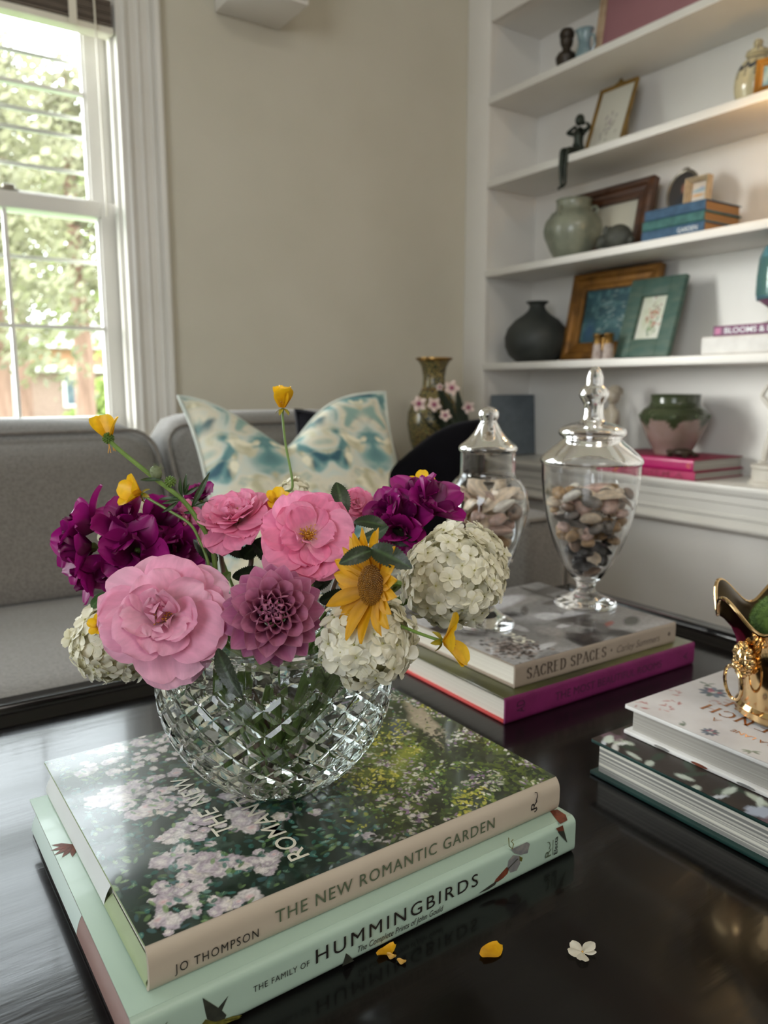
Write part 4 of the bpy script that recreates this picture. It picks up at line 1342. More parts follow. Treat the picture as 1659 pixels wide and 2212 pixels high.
for k, (px, py) in enumerate(((985, 872), (945, 862), (1000, 905), (925, 905))):
    c_ = on_y(px, py, 1.655) - Vector((1.40, 1.66, 0.567))
    mb = MB()
    def fn(i, j):
        u, v = i, 2 * j - 1
        p = Vector((0, 0, 0.055)).lerp(c_ + Vector((0, 0, 0.035)), u)
        w_ = 0.019 * math.sin(math.pi * (0.1 + 0.88 * u)) ** 0.7
        return (p + Vector((w_ * v, 0.006 * v * v - 0.01 * u, 0.01 * math.sin(u * 3))),)
    mb.grid(fn, 8, 4)
    part('leaf', mb, m_dleaf, t)

# ------------------------------------------------------------------ coffee table
m_black = mat('black_lacquer', '#050304', 0.20, col2='#0b0808', nscale=14, bump=0.10, bscale=26, stretch=(0.7, 5, 1), spec=0.26, coat=0.22)
m_black.node_tree.nodes['Principled BSDF'].inputs['Coat Roughness'].default_value = 0.07
T0 = 0.45
TX0, TX1, TY0, TY1 = -0.55, 1.060, -0.45, 0.962
ct = thing('coffee_table', 'black lacquered coffee table with a raised moulded rim', 'table', (0.25, 0.25, 0))
Q = Matrix.Translation((-0.25, -0.25, 0))
part('tabletop', MB().box(TX0 + 0.02, TX1 - 0.02, TY0 + 0.02, TY1 - 0.02, T0 - 0.035, T0).xf(Q), m_black, ct, smooth=False)
rp = [(0, -0.045), (0, 0.017), (0.004, 0.020), (0.027, 0.020), (0.030, 0.017), (0.031, 0.010), (0.036, 0.008), (0.040, 0.003), (0.046, 0.0005), (0.046, -0.045)]
def rail(x0, y0, x1, y1, nx, ny):
    """moulded rim rail from corner to corner, inward direction (nx, ny), mitred"""
    d = Vector((x1 - x0, y1 - y0)).normalized()
    vs = []
    for (a, z_) in rp:
        vs.append((x0 + nx * a + d.x * a, y0 + ny * a + d.y * a, T0 + z_))
    for (a, z_) in rp:
        vs.append((x1 + nx * a - d.x * a, y1 + ny * a - d.y * a, T0 + z_))
    n = len(rp)
    mb = MB().add(vs, [(i, (i + 1) % n, (i + 1) % n + n, i + n) for i in range(n)] + [tuple(range(n)), tuple(range(2 * n - 1, n - 1, -1))])
    bm_fix(mb)
    return mb.xf(Q)
for a in ((TX0, TY1, TX1, TY1, 0, -1), (TX1, TY1, TX1, TY0, -1, 0), (TX1, TY0, TX0, TY0, 0, 1), (TX0, TY0, TX0, TY1, 1, 0)):
    part('rim', rail(*a), m_black, ct, angle=40)
for x in (TX0 + 0.06, TX1 - 0.06):
    for y in (TY0 + 0.06, TY1 - 0.06):
        part('leg', MB().rbox(x - 0.032, x + 0.032, y - 0.032, y + 0.032, 0, T0 - 0.035, 0.004).xf(Q), m_black, ct)
for x0, x1, y0, y1 in ((TX0 + 0.05, TX1 - 0.05, TY1 - 0.075, TY1 - 0.055), (TX0 + 0.05, TX1 - 0.05, TY0 + 0.055, TY0 + 0.075), (TX0 + 0.055, TX0 + 0.075, TY0 + 0.05, TY1 - 0.05), (TX1 - 0.075, TX1 - 0.055, TY0 + 0.05, TY1 - 0.05)):
    part('apron', MB().box(x0, x1, y0, y1, T0 - 0.12, T0 - 0.034).xf(Q), m_black, ct, smooth=False)

# ------------------------------------------------------------------ stack under the bowl
m_mint = mat('mint_cover', '#9bb0a0', 0.42, col2='#a3b8a8', nscale=6, bump=0.06, bscale=30, coat=0.15)
m_bone = mat('bone_spine', '#ab9d8b', 0.45, col2='#b2a594', nscale=6)
m_sage = mat('sage_board', '#8a9770', 0.6, col2='#94a17a', nscale=20)
m_ink = mat('black_ink', '#16110f', 0.5, col2='#1e1815')
m_gink = mat('green_ink', '#4b5640', 0.5, col2='#535e48')
m_mauveb = mat('rosy_brown_cover', '#7d5f57', 0.4, col2='#8a6a60', nscale=10)
m_flap = mat('paper_flap', '#c6c8c6', 0.6, col2='#d0d2d0', nscale=8)
m_ivtext = mat('ivory_ink', '#cfcab8', 0.5, col2='#d8d3c2')
zB, zC, TH, TB = 0.4505, 0.4817, 0.0305, 0.0295
YH, YG = 0.3935, 0.4070
def flap(t, y0, y1, T, m, lab, x0=-0.0006, x1=0.0052, z1=0.62):
    mb = MB().grid(lambda i, j: ((x0 + (x1 - x0) * (0.25 * i + 0.75 * i * i), y0 + (y1 - y0) * j, 0.0029 + (T * z1 - 0.0029) * i),), 5, 6)
    part('jacket_flap', mb, m, t, label=lab)
m_mintj = mat('mint_flap', '#bccbc4', 0.5, col2='#c6d4cd', nscale=8)
OX, OZ = 0.0930, zB
b2h = book('mint green bird book with a black spine title, under the garden book', 0.3620, 0.281, TH, Matrix.Translation((OX, YH, zB)) @ rotm(math.radians(1.0), 'Z'), m_mauveb, m_mauveb, m_page, 0.004, overhang=0.006)
mb = MB().rbox(-0.0003, 0.3623, 0.0005, 0.2813, TH - 0.0005, TH + 0.0006, 0.0004)
jk = MB()
n_ = 20
po = [(-0.0045 * (1 - abs(math.sin(math.pi / 2 * (-1 + 2 * k / n_))) ** 9) + 0.0004, TH / 2 + math.sin(math.pi / 2 * (-1 + 2 * k / n_)) * (TH / 2 + 0.0004)) for k in range(n_ + 1)]
vs_ = [(-0.0003, y, z_) for y, z_ in po] + [(0.3623, y, z_) for y, z_ in po] + [(-0.0003, y * 0.6 + 0.0012, z_) for y, z_ in po] + [(0.3623, y * 0.6 + 0.0012, z_) for y, z_ in po]
q_ = n_ + 1
fs_ = []
for k in range(n_):
    fs_ += [(k, q_ + k, q_ + k + 1, k + 1), (2 * q_ + k, 2 * q_ + k + 1, 3 * q_ + k + 1, 3 * q_ + k), (k, k + 1, 2 * q_ + k + 1, 2 * q_ + k), (q_ + k + 1, q_ + k, 3 * q_ + k, 3 * q_ + k + 1)]
jk.add(vs_, fs_)
bm_fix(jk)
part('dust_jacket', mb.merge(jk), m_mint, b2h, label='mint green paper jacket')
flap(b2h, 0.125, 0.2805, TH, m_mintj, 'pale mint jacket flap', z1=0.62)
flap(b2h, 0.001, 0.1245, TH, m_mauveb, None, z1=0.62)
m_birdd = mat('bird_print_dark', '#23251f', 0.5, col2='#33352b', nscale=200)
m_birdr = mat('bird_print_rust', '#5a2b1c', 0.5, col2='#7a3e28', nscale=160, stretch=(1, 1, 0.2))
m_birdg = mat('bird_print_gold', '#4c4a1c', 0.5, col2='#6b6626', nscale=300)
m_fl = mat('flower_print_grey', '#6a6a6c', 0.5, col2='#8b8880', nscale=120)
YF = YH - 0.0043 + 0.003
def decal(t, poly, m, nm='printed_shape', yoff=-0.0044):
    """flat print on the spine; poly in metres along x and z"""
    n = len(poly)
    return part(nm, MB().add([(x - OX, yoff, min(max(z_ - OZ, 0.0012), TH - 0.0012)) for x, z_ in poly], [tuple(range(n))]), m, t, smooth=False)
def spx(pts, y=YF):
    out = []
    for px, py in pts:
        q = on_y(px, py, y)
        out.append((q.x, q.z))
    return out
def line_px(t, s, a, b, cap, yf, org, T, m, r_, pw, **kw):
    """lettering between two base line points measured in the photo, cap height from a third"""
    (xa, za), (xb, zb_), (xc, zc_) = spx([a, b, cap], yf)
    return spine_text(t, s, xa - org[0], (za + zb_) / 2 - org[1], xb - xa, zc_ - za, T, m, r_, pw=pw, **kw)
ho = (OX, OZ)
line_px(b2h, 'THE FAMILY OF', (544, 2137), (666, 2085), (544, 2124), YF, ho, TH, m_ink, 0.0045, 9, spacing=1.15)
line_px(b2h, 'HUMMINGBIRDS', (680, 2083), (1034, 1910), (680, 2053), YF, ho, TH, m_ink, 0.0045, 9, spacing=1.25)
line_px(b2h, 'The Complete Prints of John Gould', (771, 2058), (958, 1966), (771, 2045), YF, ho, TH, m_ink, 0.0045, 9, shear=0.25)
def vtext(t, s, x, z0, len_, h_, m, T, r_, pw=7, **kw):
    """lettering that reads up the spine"""
    def place(px, py):
        zz = z0 + px
        a = (zz - T / 2) / (T / 2)
        return (x - py, -r_ * (1 - min(1, abs(a)) ** pw) - 0.0004, zz)
    return part('lettering', text_mb(s, len_, h_, place, **kw), m, t, smooth=False)
vtext(b2h, 'Electa', 0.3405, 0.0070, 0.0150, 0.0040, m_ink, TH, 0.0045, 9, bold=0.01)
vtext(b2h, 'R', 0.3330, 0.0077, 0.0066, 0.0065, m_gink, TH, 0.0045, 9)
part('lettering', MB().tube([(0.3310, -0.0047, 0.0140), (0.3320, -0.0047, 0.0170), (0.3310, -0.0047, 0.0200), (0.3290, -0.0047, 0.0207)], 0.0003, 5).box(0.3352, 0.3355, -0.0047, -0.0045, 0.0075, 0.0205), m_gink, b2h)
(xe, ze), = spx([(350, 2206)])
vtext(b2h, 'TER', xe - OX + 0.002, 0.010, 0.0125, 0.0042, m_gink, TH, 0.0045, 9)
decal(b2h, spx([(1108, 1830), (1114, 1812), (1130, 1800), (1143, 1806), (1149, 1826), (1144, 1846), (1128, 1850), (1115, 1846)]), m_fl, 'printed_flower')
decal(b2h, spx([(1102, 1862), (1112, 1850), (1126, 1852), (1128, 1868), (1120, 1884), (1106, 1888), (1100, 1876)]), m_fl, 'printed_flower')
decal(b2h, spx([(1126, 1852), (1133, 1856), (1131, 1864), (1126, 1862)]), m_birdg, 'printed_leaf', yoff=-0.0045)
part('printed_tendril', MB().tube([(x - OX, -0.0046, z_ - OZ) for x, z_ in spx([(1102, 1812), (1103, 1830), (1110, 1836), (1113, 1826), (1108, 1820), (1112, 1816)])], 0.00035, 5), m_birdg, b2h)
decal(b2h, spx([(1085, 1890), (1098, 1876), (1104, 1878), (1100, 1890), (1090, 1900), (1078, 1908), (1070, 1910), (1074, 1902)]), m_birdr, 'printed_bird')
decal(b2h, spx([(1036, 1932), (1062, 1914), (1078, 1904), (1072, 1914), (1056, 1924)]), m_birdd, 'printed_bird', yoff=-0.0046)
part('printed_beak', MB().tube([(x - OX, -0.0046, z_ - OZ) for x, z_ in spx([(1100, 1880), (1112, 1868), (1122, 1858)])], 0.0004, 5), m_birdd, b2h)
decal(b2h, spx([(1207, 1785), (1222, 1778), (1231, 1824), (1216, 1806)]), m_birdr, 'printed_wing')
decal(b2h, spx([(1210, 1800), (1224, 1798), (1231, 1824), (1216, 1808)]), m_birdd, 'printed_wing', yoff=-0.0046)
decal(b2h, spx([(434, 2150), (468, 2172), (490, 2146), (476, 2178), (486, 2188), (480, 2200), (462, 2204), (444, 2196), (440, 2180)]), m_birdd, 'printed_bird')
decal(b2h, spx([(428, 2212), (440, 2196), (462, 2202), (500, 2190), (520, 2188), (508, 2200), (520, 2214), (440, 2224)]), m_birdg, 'printed_bird', yoff=-0.0045)
for pl in ([(600, 2006), (655, 1992), (656, 2000), (648, 2010)], [(672, 1985), (704, 1970), (698, 1990), (692, 1996), (686, 1992)], [(946, 1858), (956, 1853), (952, 1862)], [(1112, 1784), (1128, 1775), (1133, 1780), (1126, 1785), (1114, 1788)], [(746, 2058), (752, 2062), (764, 2078), (738, 2086)]):
    decal(b2h, spx(pl), m_birdd, 'printed_bird')
# wing and feather print on the visible strip of the cover
def cov(px, py, z_):
    d = ray(px, py)
    q = EYE + d * ((z_ - EYE.z) / d.z)
    return q
IB_ = (Matrix.Translation((OX, YH, zB)) @ rotm(math.radians(1.0), 'Z')).inverted()
wq = [IB_ @ cov(px, py, zB + TH + 0.0009) for px, py in ((1188, 1752), (1204, 1748), (1222, 1760), (1226, 1772), (1210, 1780), (1200, 1768))]
part('printed_wing', MB().add(wq, [tuple(range(6))]), m_birdr, b2h, smooth=False)
mb = MB()
for k in range(6):
    a = math.radians(150 + k * 26)
    c_ = cov(160, 1826, zB + TH)
    L_ = 0.017
    dx, dy = math.cos(a) * L_, math.sin(a) * L_
    nx, ny = -math.sin(a) * 0.0022, math.cos(a) * 0.0022
    mb.add([(c_.x, c_.y, TH + 0.0009 + zB), (c_.x + dx * .6 + nx, c_.y + dy * .6 + ny, TH + 0.0009 + zB), (c_.x + dx, c_.y + dy, TH + 0.0009 + zB), (c_.x + dx * .6 - nx, c_.y + dy * .6 - ny, TH + 0.0009 + zB)], [(0, 3, 2, 1)])
part('printed_feather', mb.xf(IB_), m_birdr, b2h, smooth=False)

# garden book: cover picture of roses on the left and flowering borders on the right
NW, NH = 540, 440
P_ = Paint(NW, NH, '#1d2a22')
rr = random.Random(21)
n1, n2, n3, n4 = P_.noise(60, 1, 4), P_.noise(18, 2, 3), P_.noise(7, 3, 2), P_.noise(90, 4, 3)
P_.blend((n1 - 0.35) * 2.2, '#33453a')
P_.blend((n2 - 0.55) * 4, '#4a5f55')
P_.blend((n3 - 0.62) * 4 * 0.6, '#0e1410')
XX = np.linspace(0, 1, NW)[None]
YY = np.linspace(0, 1, NH)[:, None]
rightm = np.clip((XX - 0.47 - 0.10 * (YY - 0.3) - 0.12 * (n4 - 0.5)) * 9, 0, 1)
P_.blend(rightm * np.ones_like(n1), '#2c3a22')
P_.blend(rightm * np.clip((n2 - 0.42) * 4, 0, 1), '#46572a')
P_.blend(rightm * np.clip((n1 - 0.5) * 4, 0, 1) * (YY < 0.75), '#66732c')
P_.blend(np.clip((YY - 0.5) * 4, 0, 1) * np.clip((XX - 0.40) * 6, 0, 1) * np.clip((0.86 - XX) * 6, 0, 1) * 0.8, '#2d5a4c')
P_.blend(np.clip((YY - 0.72) * 5, 0, 1) * np.clip((XX - 0.5) * 6, 0, 1) * np.clip((n2 - 0.4) * 4, 0, 1), '#56705f')
# lawn, path and hut towards the far right
P_.stamp(0.80 * NW, 0.40 * NH, 70, 22, 0.9, '#8f9a38', 0.8, 0.8)
P_.stamp(0.93 * NW, 0.55 * NH, 105, 22, 1.25, '#c4b49c', 0.5, 0.85, wob=0.12)
P_.stamp(0.99 * NW, 0.36 * NH, 50, 26, 1.3, '#5b5040', 0.7, 0.8)
P_.stamp(0.84 * NW, 0.55 * NH, 50, 15, 1.0, '#5c6474', 0.6, 0.85)
P_.stamp(0.79 * NW, 0.66 * NH, 34, 15, 1.35, '#6d5a4c', 0.2, 0.95)
P_.stamp(0.775 * NW, 0.62 * NH, 30, 6, 1.35, '#8a7364', 0.3, 0.9)
P_.stamp(0.80 * NW, 0.70 * NH, 10, 14, 0.5, '#2c241f', 0.4, 0.9)
# leaves on the left
for k in range(1500):
    x, y = rr.random(), rr.random()
    if x > 0.56 + 0.1 * (y - 0.3):
        continue
    col = rr.choice(['#2f5a52', '#3a6a62', '#46583a', '#5a7a4c', '#27453c', '#4f7274', '#6f8a5a', '#1b2c22', '#18241d', '#3d5b5f'])
    P_.leaf(x * NW, y * NH, rr.uniform(4, 9), rr.uniform(2, 4.2), rr.random() * 3.14, col, rr.uniform(0.4, 0.95))
def rose_blob(x, y, r):
    c_ = rr.choice(['#d9cdce', '#e0d6d2', '#d2c6cc', '#e3dacd', '#cabdc6', '#dccfc6'])
    ph = rr.random() * 6
    P_.stamp(x + 1.2, y - 1.8, r * 1.10, r * 1.02, 0, '#39423c', 0.6, 0.55)
    for q in range(4):
        a = rr.random() * 6.28
        P_.stamp(x + r * .30 * math.cos(a), y + r * .30 * math.sin(a), r * rr.uniform(0.62, 0.8), r * rr.uniform(0.5, 0.7), rr.random() * 3, rr.choice([c_, '#c4b6be', '#e6dedb']), 0.25, 0.9, wob=0.10, ph=ph + q,
                 fn=lambda d, th: 0.86 + 0.17 * np.sin(d * 9 + 1.6 * np.sin(3 * th + ph)) * np.clip(d + 0.3, 0, 1))
    P_.stamp(x, y, r * 0.5, r * 0.42, rr.random() * 3, '#e9e2dd', 0.6, 0.8, wob=0.08, fn=lambda d, th: 0.95 + 0.1 * np.sin(d * 12 + 2 * np.sin(2 * th + ph)))
    if rr.random() < 0.12:
        P_.stamp(x, y, r * 0.45, r * 0.35, 0, '#d09aa0', 0.9, 0.7)
clusters = [(0.10, 0.90, 12, 0.07), (0.22, 0.95, 12, 0.07), (0.33, 0.86, 16, 0.08), (0.20, 0.80, 12, 0.06), (0.42, 0.95, 10, 0.07), (0.12, 0.66, 34, 0.062), (0.17, 0.55, 36, 0.062),
            (0.34, 0.66, 24, 0.075), (0.27, 0.50, 8, 0.05), (0.20, 0.36, 22, 0.05), (0.31, 0.33, 18, 0.045), (0.13, 0.27, 9, 0.05), (0.10, 0.15, 22, 0.045), (0.19, 0.20, 14, 0.04), (0.06, 0.06, 11, 0.045),
            (0.28, 0.13, 16, 0.04), (0.38, 0.42, 8, 0.05), (0.46, 0.70, 10, 0.06), (0.40, 0.25, 4, 0.04), (0.46, 0.48, 7, 0.05), (0.15, 0.03, 5, 0.04), (0.50, 0.05, 3, 0.03), (0.62, 0.07, 2, 0.015)]
for cx_, cy_, n, sp_ in clusters:
    for k in range(n):
        rose_blob((cx_ + rr.gauss(0, sp_ * 0.62)) * NW, (cy_ + rr.gauss(0, sp_ * 0.55)) * NH, rr.choice([6, 8, 9, 11, 13, 15]))
for k in range(420):
    x, y = rr.random() * 0.58, rr.random()
    P_.leaf(x * NW, y * NH, rr.uniform(4, 8), rr.uniform(2, 3.6), rr.random() * 3.14, rr.choice(['#5a7a4c', '#486a58', '#3f7068', '#7f9a66', '#4a7c74', '#6c8f86', '#345a4c']), 0.85)
    P_.leaf(x * NW + 1, y * NH + 1, 3, 0.6, rr.random() * 3.14, '#9fb59a', 0.5)
# flowers and foliage on the right: clumps that follow a slow noise
cl1, cl2 = P_.noise(70, 31, 3), P_.noise(45, 32, 3)
for k in range(6500):
    x, y = rr.uniform(0.44, 0.998), rr.random() * 0.998
    if x < 0.50 + 0.10 * y + rr.gauss(0, 0.03):
        continue
    n_a, n_b = cl1[int(y * NH), int(x * NW)], cl2[int(y * NH), int(x * NW)]
    s_ = rr.uniform(2.0, 5.5)
    if abs(x - 0.93 + (y - .55) * .15) < 0.05 and 0.42 < y < 0.75 and rr.random() < 0.85:
        continue
    if 0.55 < y < 0.75 and 0.72 < x < 0.86 and rr.random() < 0.8:
        continue
    if y > 0.66:
        col = rr.choice(['#8a7a9a', '#b59cba', '#4f7f6c', '#6a9480', '#dcd8d0', '#3a6657', '#2f5247', '#86a892', '#e8e4dc']) if rr.random() < 0.7 else '#23382f'
    elif n_a > 0.55:
        col = rr.choice(['#b3b03a', '#d2c94e', '#e3da6a', '#8f9a2e', '#6f7f2c', '#f0ead0', '#a8b048', '#c9c05a'])
    elif n_b > 0.54:
        col = rr.choice(['#e9e5d6', '#d6d2c6', '#7d8f5a', '#5f7a4a', '#c7c49c', '#8a6d8e', '#4d6b3a', '#a58aa6'])
    elif n_a < 0.42:
        col = rr.choice(['#10150d', '#182012', '#222c18', '#2d3a1c', '#3a4a22', '#56662c'])
        s_ *= 1.3
    else:
        col = rr.choice(['#5f7a2e', '#3f5a2a', '#2c3a1a', '#7b8f3c', '#1d2714', '#97a04a', '#4d6b3a', '#d9d6ca', '#6d8a44'])
    P_.leaf(x * NW, y * NH, s_, s_ * rr.uniform(0.35, 0.6), rr.choice([0.4, 0.9, 1.4, 2.2]) + rr.gauss(0, 0.4), col, rr.uniform(0.6, 1.0))
P_.stamp(0.74 * NW, 0.36 * NH, 60, 16, 0.8, '#b9bd4a', 1.0, 0.5)
P_.blend(np.clip(1 - YY / 0.09, 0, 1) * np.clip((XX - 0.18) * 8, 0, 1) * np.clip((0.7 - XX) * 6, 0, 1) * 0.8 * (n3 + 0.3), '#141d15')
GX, GL_, GW = 0.1070, 0.3420, 0.2700
gb = book('garden book with white roses pictured on its cover, directly under the crystal bowl', GL_, GW, TB, Matrix.Translation((GX, YG, zC)) @ rotm(math.radians(1.1), 'Z'), m_sage, m_bone, m_page, 0.005, pw=4.0, overhang=0.006)
part('cover_picture', P_.grid(lambda u, v: (u * GL_, -0.0005 + v * GW, TB + 0.0003)), m_gloss, gb, smooth=False)
flap(gb, 0.088, GW - 0.001, TB, m_flap, 'white paper flap', z1=0.55)
flap(gb, 0.002, 0.0875, TB, m_sage, None, z1=0.34)
go = (GX, zC)
YS = YG - 0.0055 + 0.003
line_px(gb, 'JO THOMPSON', (374, 2100), (556, 2018), (374, 2080), YS, go, TB, m_ink, 0.005, 4, spacing=1.2)
line_px(gb, 'THE NEW ROMANTIC GARDEN', (593, 2003), (1072, 1782), (593, 1976), YS, go, TB, m_gink, 0.005, 4, spacing=1.15)
(xr, zr), (xr2, zr2) = spx([(1166, 1750), (1160, 1722)], YS)
vtext(gb, 'R', xr - GX, zr - zC, 0.0075, 0.0068, m_ink, TB, 0.005, 4)
part('lettering', MB().tube([(xr - GX - 0.0015, -0.0056, zr - zC + 0.007), (xr - GX, -0.0056, zr - zC + 0.0105), (xr - GX - 0.0008, -0.0056, zr - zC + 0.014), (xr - GX - 0.003, -0.0055, zr - zC + 0.0148)], 0.00035, 5).tube([(xr - GX, -0.0056, zr - zC), (xr - GX - 0.0012, -0.0056, zr - zC - 0.0016), (xr - GX - 0.003, -0.0056, zr - zC - 0.002)], 0.00035, 5), m_ink, gb)
def cover_text(t, s, xb, y0, len_, h_, m, z_, org, **kw):
    return part('lettering', text_mb(s, len_, h_, lambda px, py: (xb - py - org[0], y0 + px - org[1], z_ - org[2]), **kw), m, t, smooth=False)
og = (GX, YG, zC)
zt = zC + TB + 0.0007
kx = (0.83 - zt) / (0.83 - 0.5335)
cover_text(gb, 'ROMANTIC GARDEN', 0.2125 * kx, 0.3995 * kx, 0.205 * kx, 0.0145, m_ivtext, zt, og, spacing=1.12, bold=0.006)
cover_text(gb, 'THE NEW', 0.1850 * kx, 0.452 * kx, 0.0900 * kx, 0.0145, m_ivtext, zt, og, spacing=1.12, bold=0.006)
cover_text(gb, 'Jo Thompson', 0.2990 * kx, 0.4755 * kx, 0.056, 0.008, m_ivtext, zt, og, shear=0.4)
cover_text(gb, 'Rizzoli', 0.4085 * kx, 0.5640 * kx, 0.040, 0.0085, m_ivtext, zt, og, shear=0.45)

# ------------------------------------------------------------------ serif lettering (stroke built)
GL = {'S': [[(.80, .80), (.62, .97), (.36, .97), (.16, .80), (.24, .62), (.70, .42), (.82, .24), (.66, .05), (.36, .02), (.13, .20)]],
      'A': [[(.02, 0), (.48, 1)], [(.48, 1), (.98, 0)], [(.22, .36), (.76, .36)]], 'C': [[(.88, .78), (.70, .95), (.45, .98), (.20, .80), (.11, .5), (.20, .2), (.45, .02), (.72, .05), (.90, .24)]],
      'R': [[(.18, 0), (.18, 1)], [(.18, .98), (.55, .98), (.76, .86), (.76, .66), (.55, .52), (.18, .52)], [(.48, .52), (.92, 0)]], 'E': [[(.18, 0), (.18, 1)], [(.18, .98), (.76, .98)], [(.18, .52), (.62, .52)], [(.18, .02), (.80, .02)]],
      'D': [[(.16, 0), (.16, 1)], [(.16, .98), (.50, .98), (.80, .82), (.90, .5), (.80, .18), (.50, .02), (.16, .02)]], 'P': [[(.18, 0), (.18, 1)], [(.18, .98), (.55, .98), (.78, .85), (.78, .65), (.55, .48), (.18, .48)]],
      'F': [[(.18, 0), (.18, 1)], [(.18, .98), (.78, .98)], [(.18, .52), (.64, .52)]], 'N': [[(.14, 0), (.14, 1)], [(.14, 1), (.84, 0)], [(.84, 0), (.84, 1)]], 'H': [[(.14, 0), (.14, 1)], [(.84, 0), (.84, 1)], [(.14, .52), (.84, .52)]],
      'O': [[(.5, .98), (.22, .84), (.08, .5), (.22, .16), (.5, .02), (.78, .16), (.92, .5), (.78, .84), (.5, .98)]], 'U': [[(.14, 1), (.14, .32), (.28, .06), (.52, .02), (.74, .10), (.84, .34), (.84, 1)]],
      'I': [[(.5, 0), (.5, 1)]], 'T': [[(.5, 0), (.5, 1)], [(.06, .98), (.94, .98)]], 'L': [[(.18, 0), (.18, 1)], [(.18, .02), (.80, .02)]], 'G': [[(.86, .80), (.68, .96), (.44, .98), (.18, .80), (.10, .5), (.18, .2), (.44, .02), (.70, .06), (.84, .2), (.84, .46)], [(.58, .46), (.94, .46)]],
      'V': [[(.02, 1), (.5, 0)], [(.5, 0), (.96, 1)]], 'Y': [[(.04, 1), (.5, .5)], [(.94, 1), (.5, .5)], [(.5, .5), (.5, 0)]], 'M': [[(.08, 0), (.16, 1)], [(.16, 1), (.5, .1)], [(.5, .1), (.86, 1)], [(.86, 1), (.94, 0)]], 'B': [[(.16, 0), (.16, 1)], [(.16, .98), (.55, .98), (.72, .86), (.72, .66), (.55, .54), (.16, .54)], [(.55, .54), (.80, .42), (.82, .18), (.60, .02), (.16, .02)]]}
def serif_mb(s, len_, h_, place, thick=0.17, thin=0.05):
    n = sum(0.55 if c == ' ' else (0.55 if c == 'I' else 1.0) for c in s)
    adv = len_ / n
    mb = MB()
    x = 0.0
    for c in s:
        if c == ' ':
            x += 0.55 * adv
            continue
        wdt = adv * (0.55 if c == 'I' else 1.0)
        for st in GL.get(c, []):
            for (ax, ay), (bx, by) in zip(st, st[1:]):
                dx, dy = (bx - ax) * wdt * 0.86, (by - ay) * h_
                L_ = math.hypot(dx, dy) or 1e-9
                vert = abs(dy) / L_
                diag_thin = dy * dx > 0 and abs(dx) > 0.1 * wdt and c in 'AVYM'
                wid = h_ * (thin + (thick - thin) * (vert ** 2) * (0.25 if diag_thin else 1)) / 2
                nx, ny = -dy / L_ * wid, dx / L_ * wid
                ex, ey = dx / L_ * wid * 0.4, dy / L_ * wid * 0.4
                p0, p1 = (x + ax * wdt * 0.86 - ex, ay * h_ - ey), (x + bx * wdt * 0.86 + ex, by * h_ + ey)
                mb.add([place(p0[0] + nx, p0[1] + ny), place(p0[0] - nx, p0[1] - ny), place(p1[0] - nx, p1[1] - ny), place(p1[0] + nx, p1[1] + ny)], [(0, 1, 2, 3)])
            for (ax, ay) in (st[0], st[-1]):
                if ay in (0, 1) and c not in 'O':
                    q = (x + ax * wdt * 0.86, ay * h_ * 0.97 + h_ * 0.005)
                    mb.add([place(q[0] - h_ * 0.16, q[1]), place(q[0] + h_ * 0.16, q[1]), place(q[0] + h_ * 0.16, q[1] + h_ * 0.04), place(q[0] - h_ * 0.16, q[1] + h_ * 0.04)], [(0, 1, 2, 3)])
        x += wdt
    return mb

# ------------------------------------------------------------------ stack under the jars
m_mag = mat('magenta_cloth', '#6e1450', 0.6, col2='#7a1a5a', nscale=30, bump=0.12, bscale=500)
m_magd = mat('magenta_dark_stamp', '#3e1630', 0.6, col2='#4a1c3a')
m_redb = mat('coral_red_board', '#c03a38', 0.5, col2='#c94542')
m_olive = mat('olive_cover_photo', '#2e2d20', 0.3, col2='#5b5a30', nscale=7, dist=1.0, coat=0.3)
m_stone2 = mat('putty_spine', '#97887a', 0.6, col2='#a09283', nscale=12)
m_putty = mat('grey_ink', '#5d5147', 0.6, col2='#665a50')
zD = 0.4505
mgb = book('magenta book with a dark cover photo and coral red back board under the grey book', 0.352, 0.215, 0.031, Matrix.Translation((0.5735, 0.609, zD)), m_olive, m_mag, m_page, 0.0015, board=0.003)
for o in mgb.children:
    if o.name.startswith('back_cover'):
        o.data.materials[0] = m_redb
        o['label'] = 'coral red back board'
vtext(mgb, 'AD', 0.030, 0.009, 0.015, 0.013, m_magd, 0.031, 0.0015)
spine_text(mgb, 'THE MOST BEAUTIFUL ROOMS', 0.08, 0.010, 0.20, 0.010, 0.031, m_magd, 0.0015)
vtext(mgb, 'A', 0.336, 0.010, 0.010, 0.009, m_magd, 0.031, 0.0015)
zE = zD + 0.0315
sac = book('grey book of interiors with raised serif lettering, top of the stack under the jars', 0.300, 0.262, 0.0285, Matrix.Translation((0.601, 0.6235, zE)), m_stone2, m_stone2, m_page, 0.0015)
P2 = Paint(150, 130, '#8d8a88')
rr = random.Random(4)
P2.blend((P2.noise(40, 3) - 0.4) * 3, '#b9b6b6')
P2.blend((P2.noise(30, 7) - 0.6) * 6, '#2a2627')
for k in range(26):
    P2.stamp(rr.random() * 150, rr.random() * 130, rr.uniform(6, 30), rr.uniform(3, 10), rr.choice([0.1, 1.5, 0.8]), rr.choice(['#d8d6d8', '#2b2728', '#57514e', '#c9c8cc', '#a49f9c', '#3a3230']), 0.3, 0.8)
for k in range(260):
    P2.stamp(rr.gauss(20, 9), rr.gauss(24, 9), rr.uniform(1, 2.4), rr.uniform(1, 2), rr.random() * 3, rr.choice(['#2c211d', '#5a473f', '#8a7a72', '#b9aea8', '#3d2f2a']), 0.4, 0.9)
P2.stamp(108, 22, 8, 3, 0.4, '#9a4d44', 0.4, 0.8)
P2.stamp(126, 18, 14, 6, 0.5, '#3a4038', 0.4, 0.8)
P2.stamp(75, 100, 40, 12, 0.2, '#d9d8dd', 0.3, 0.9)
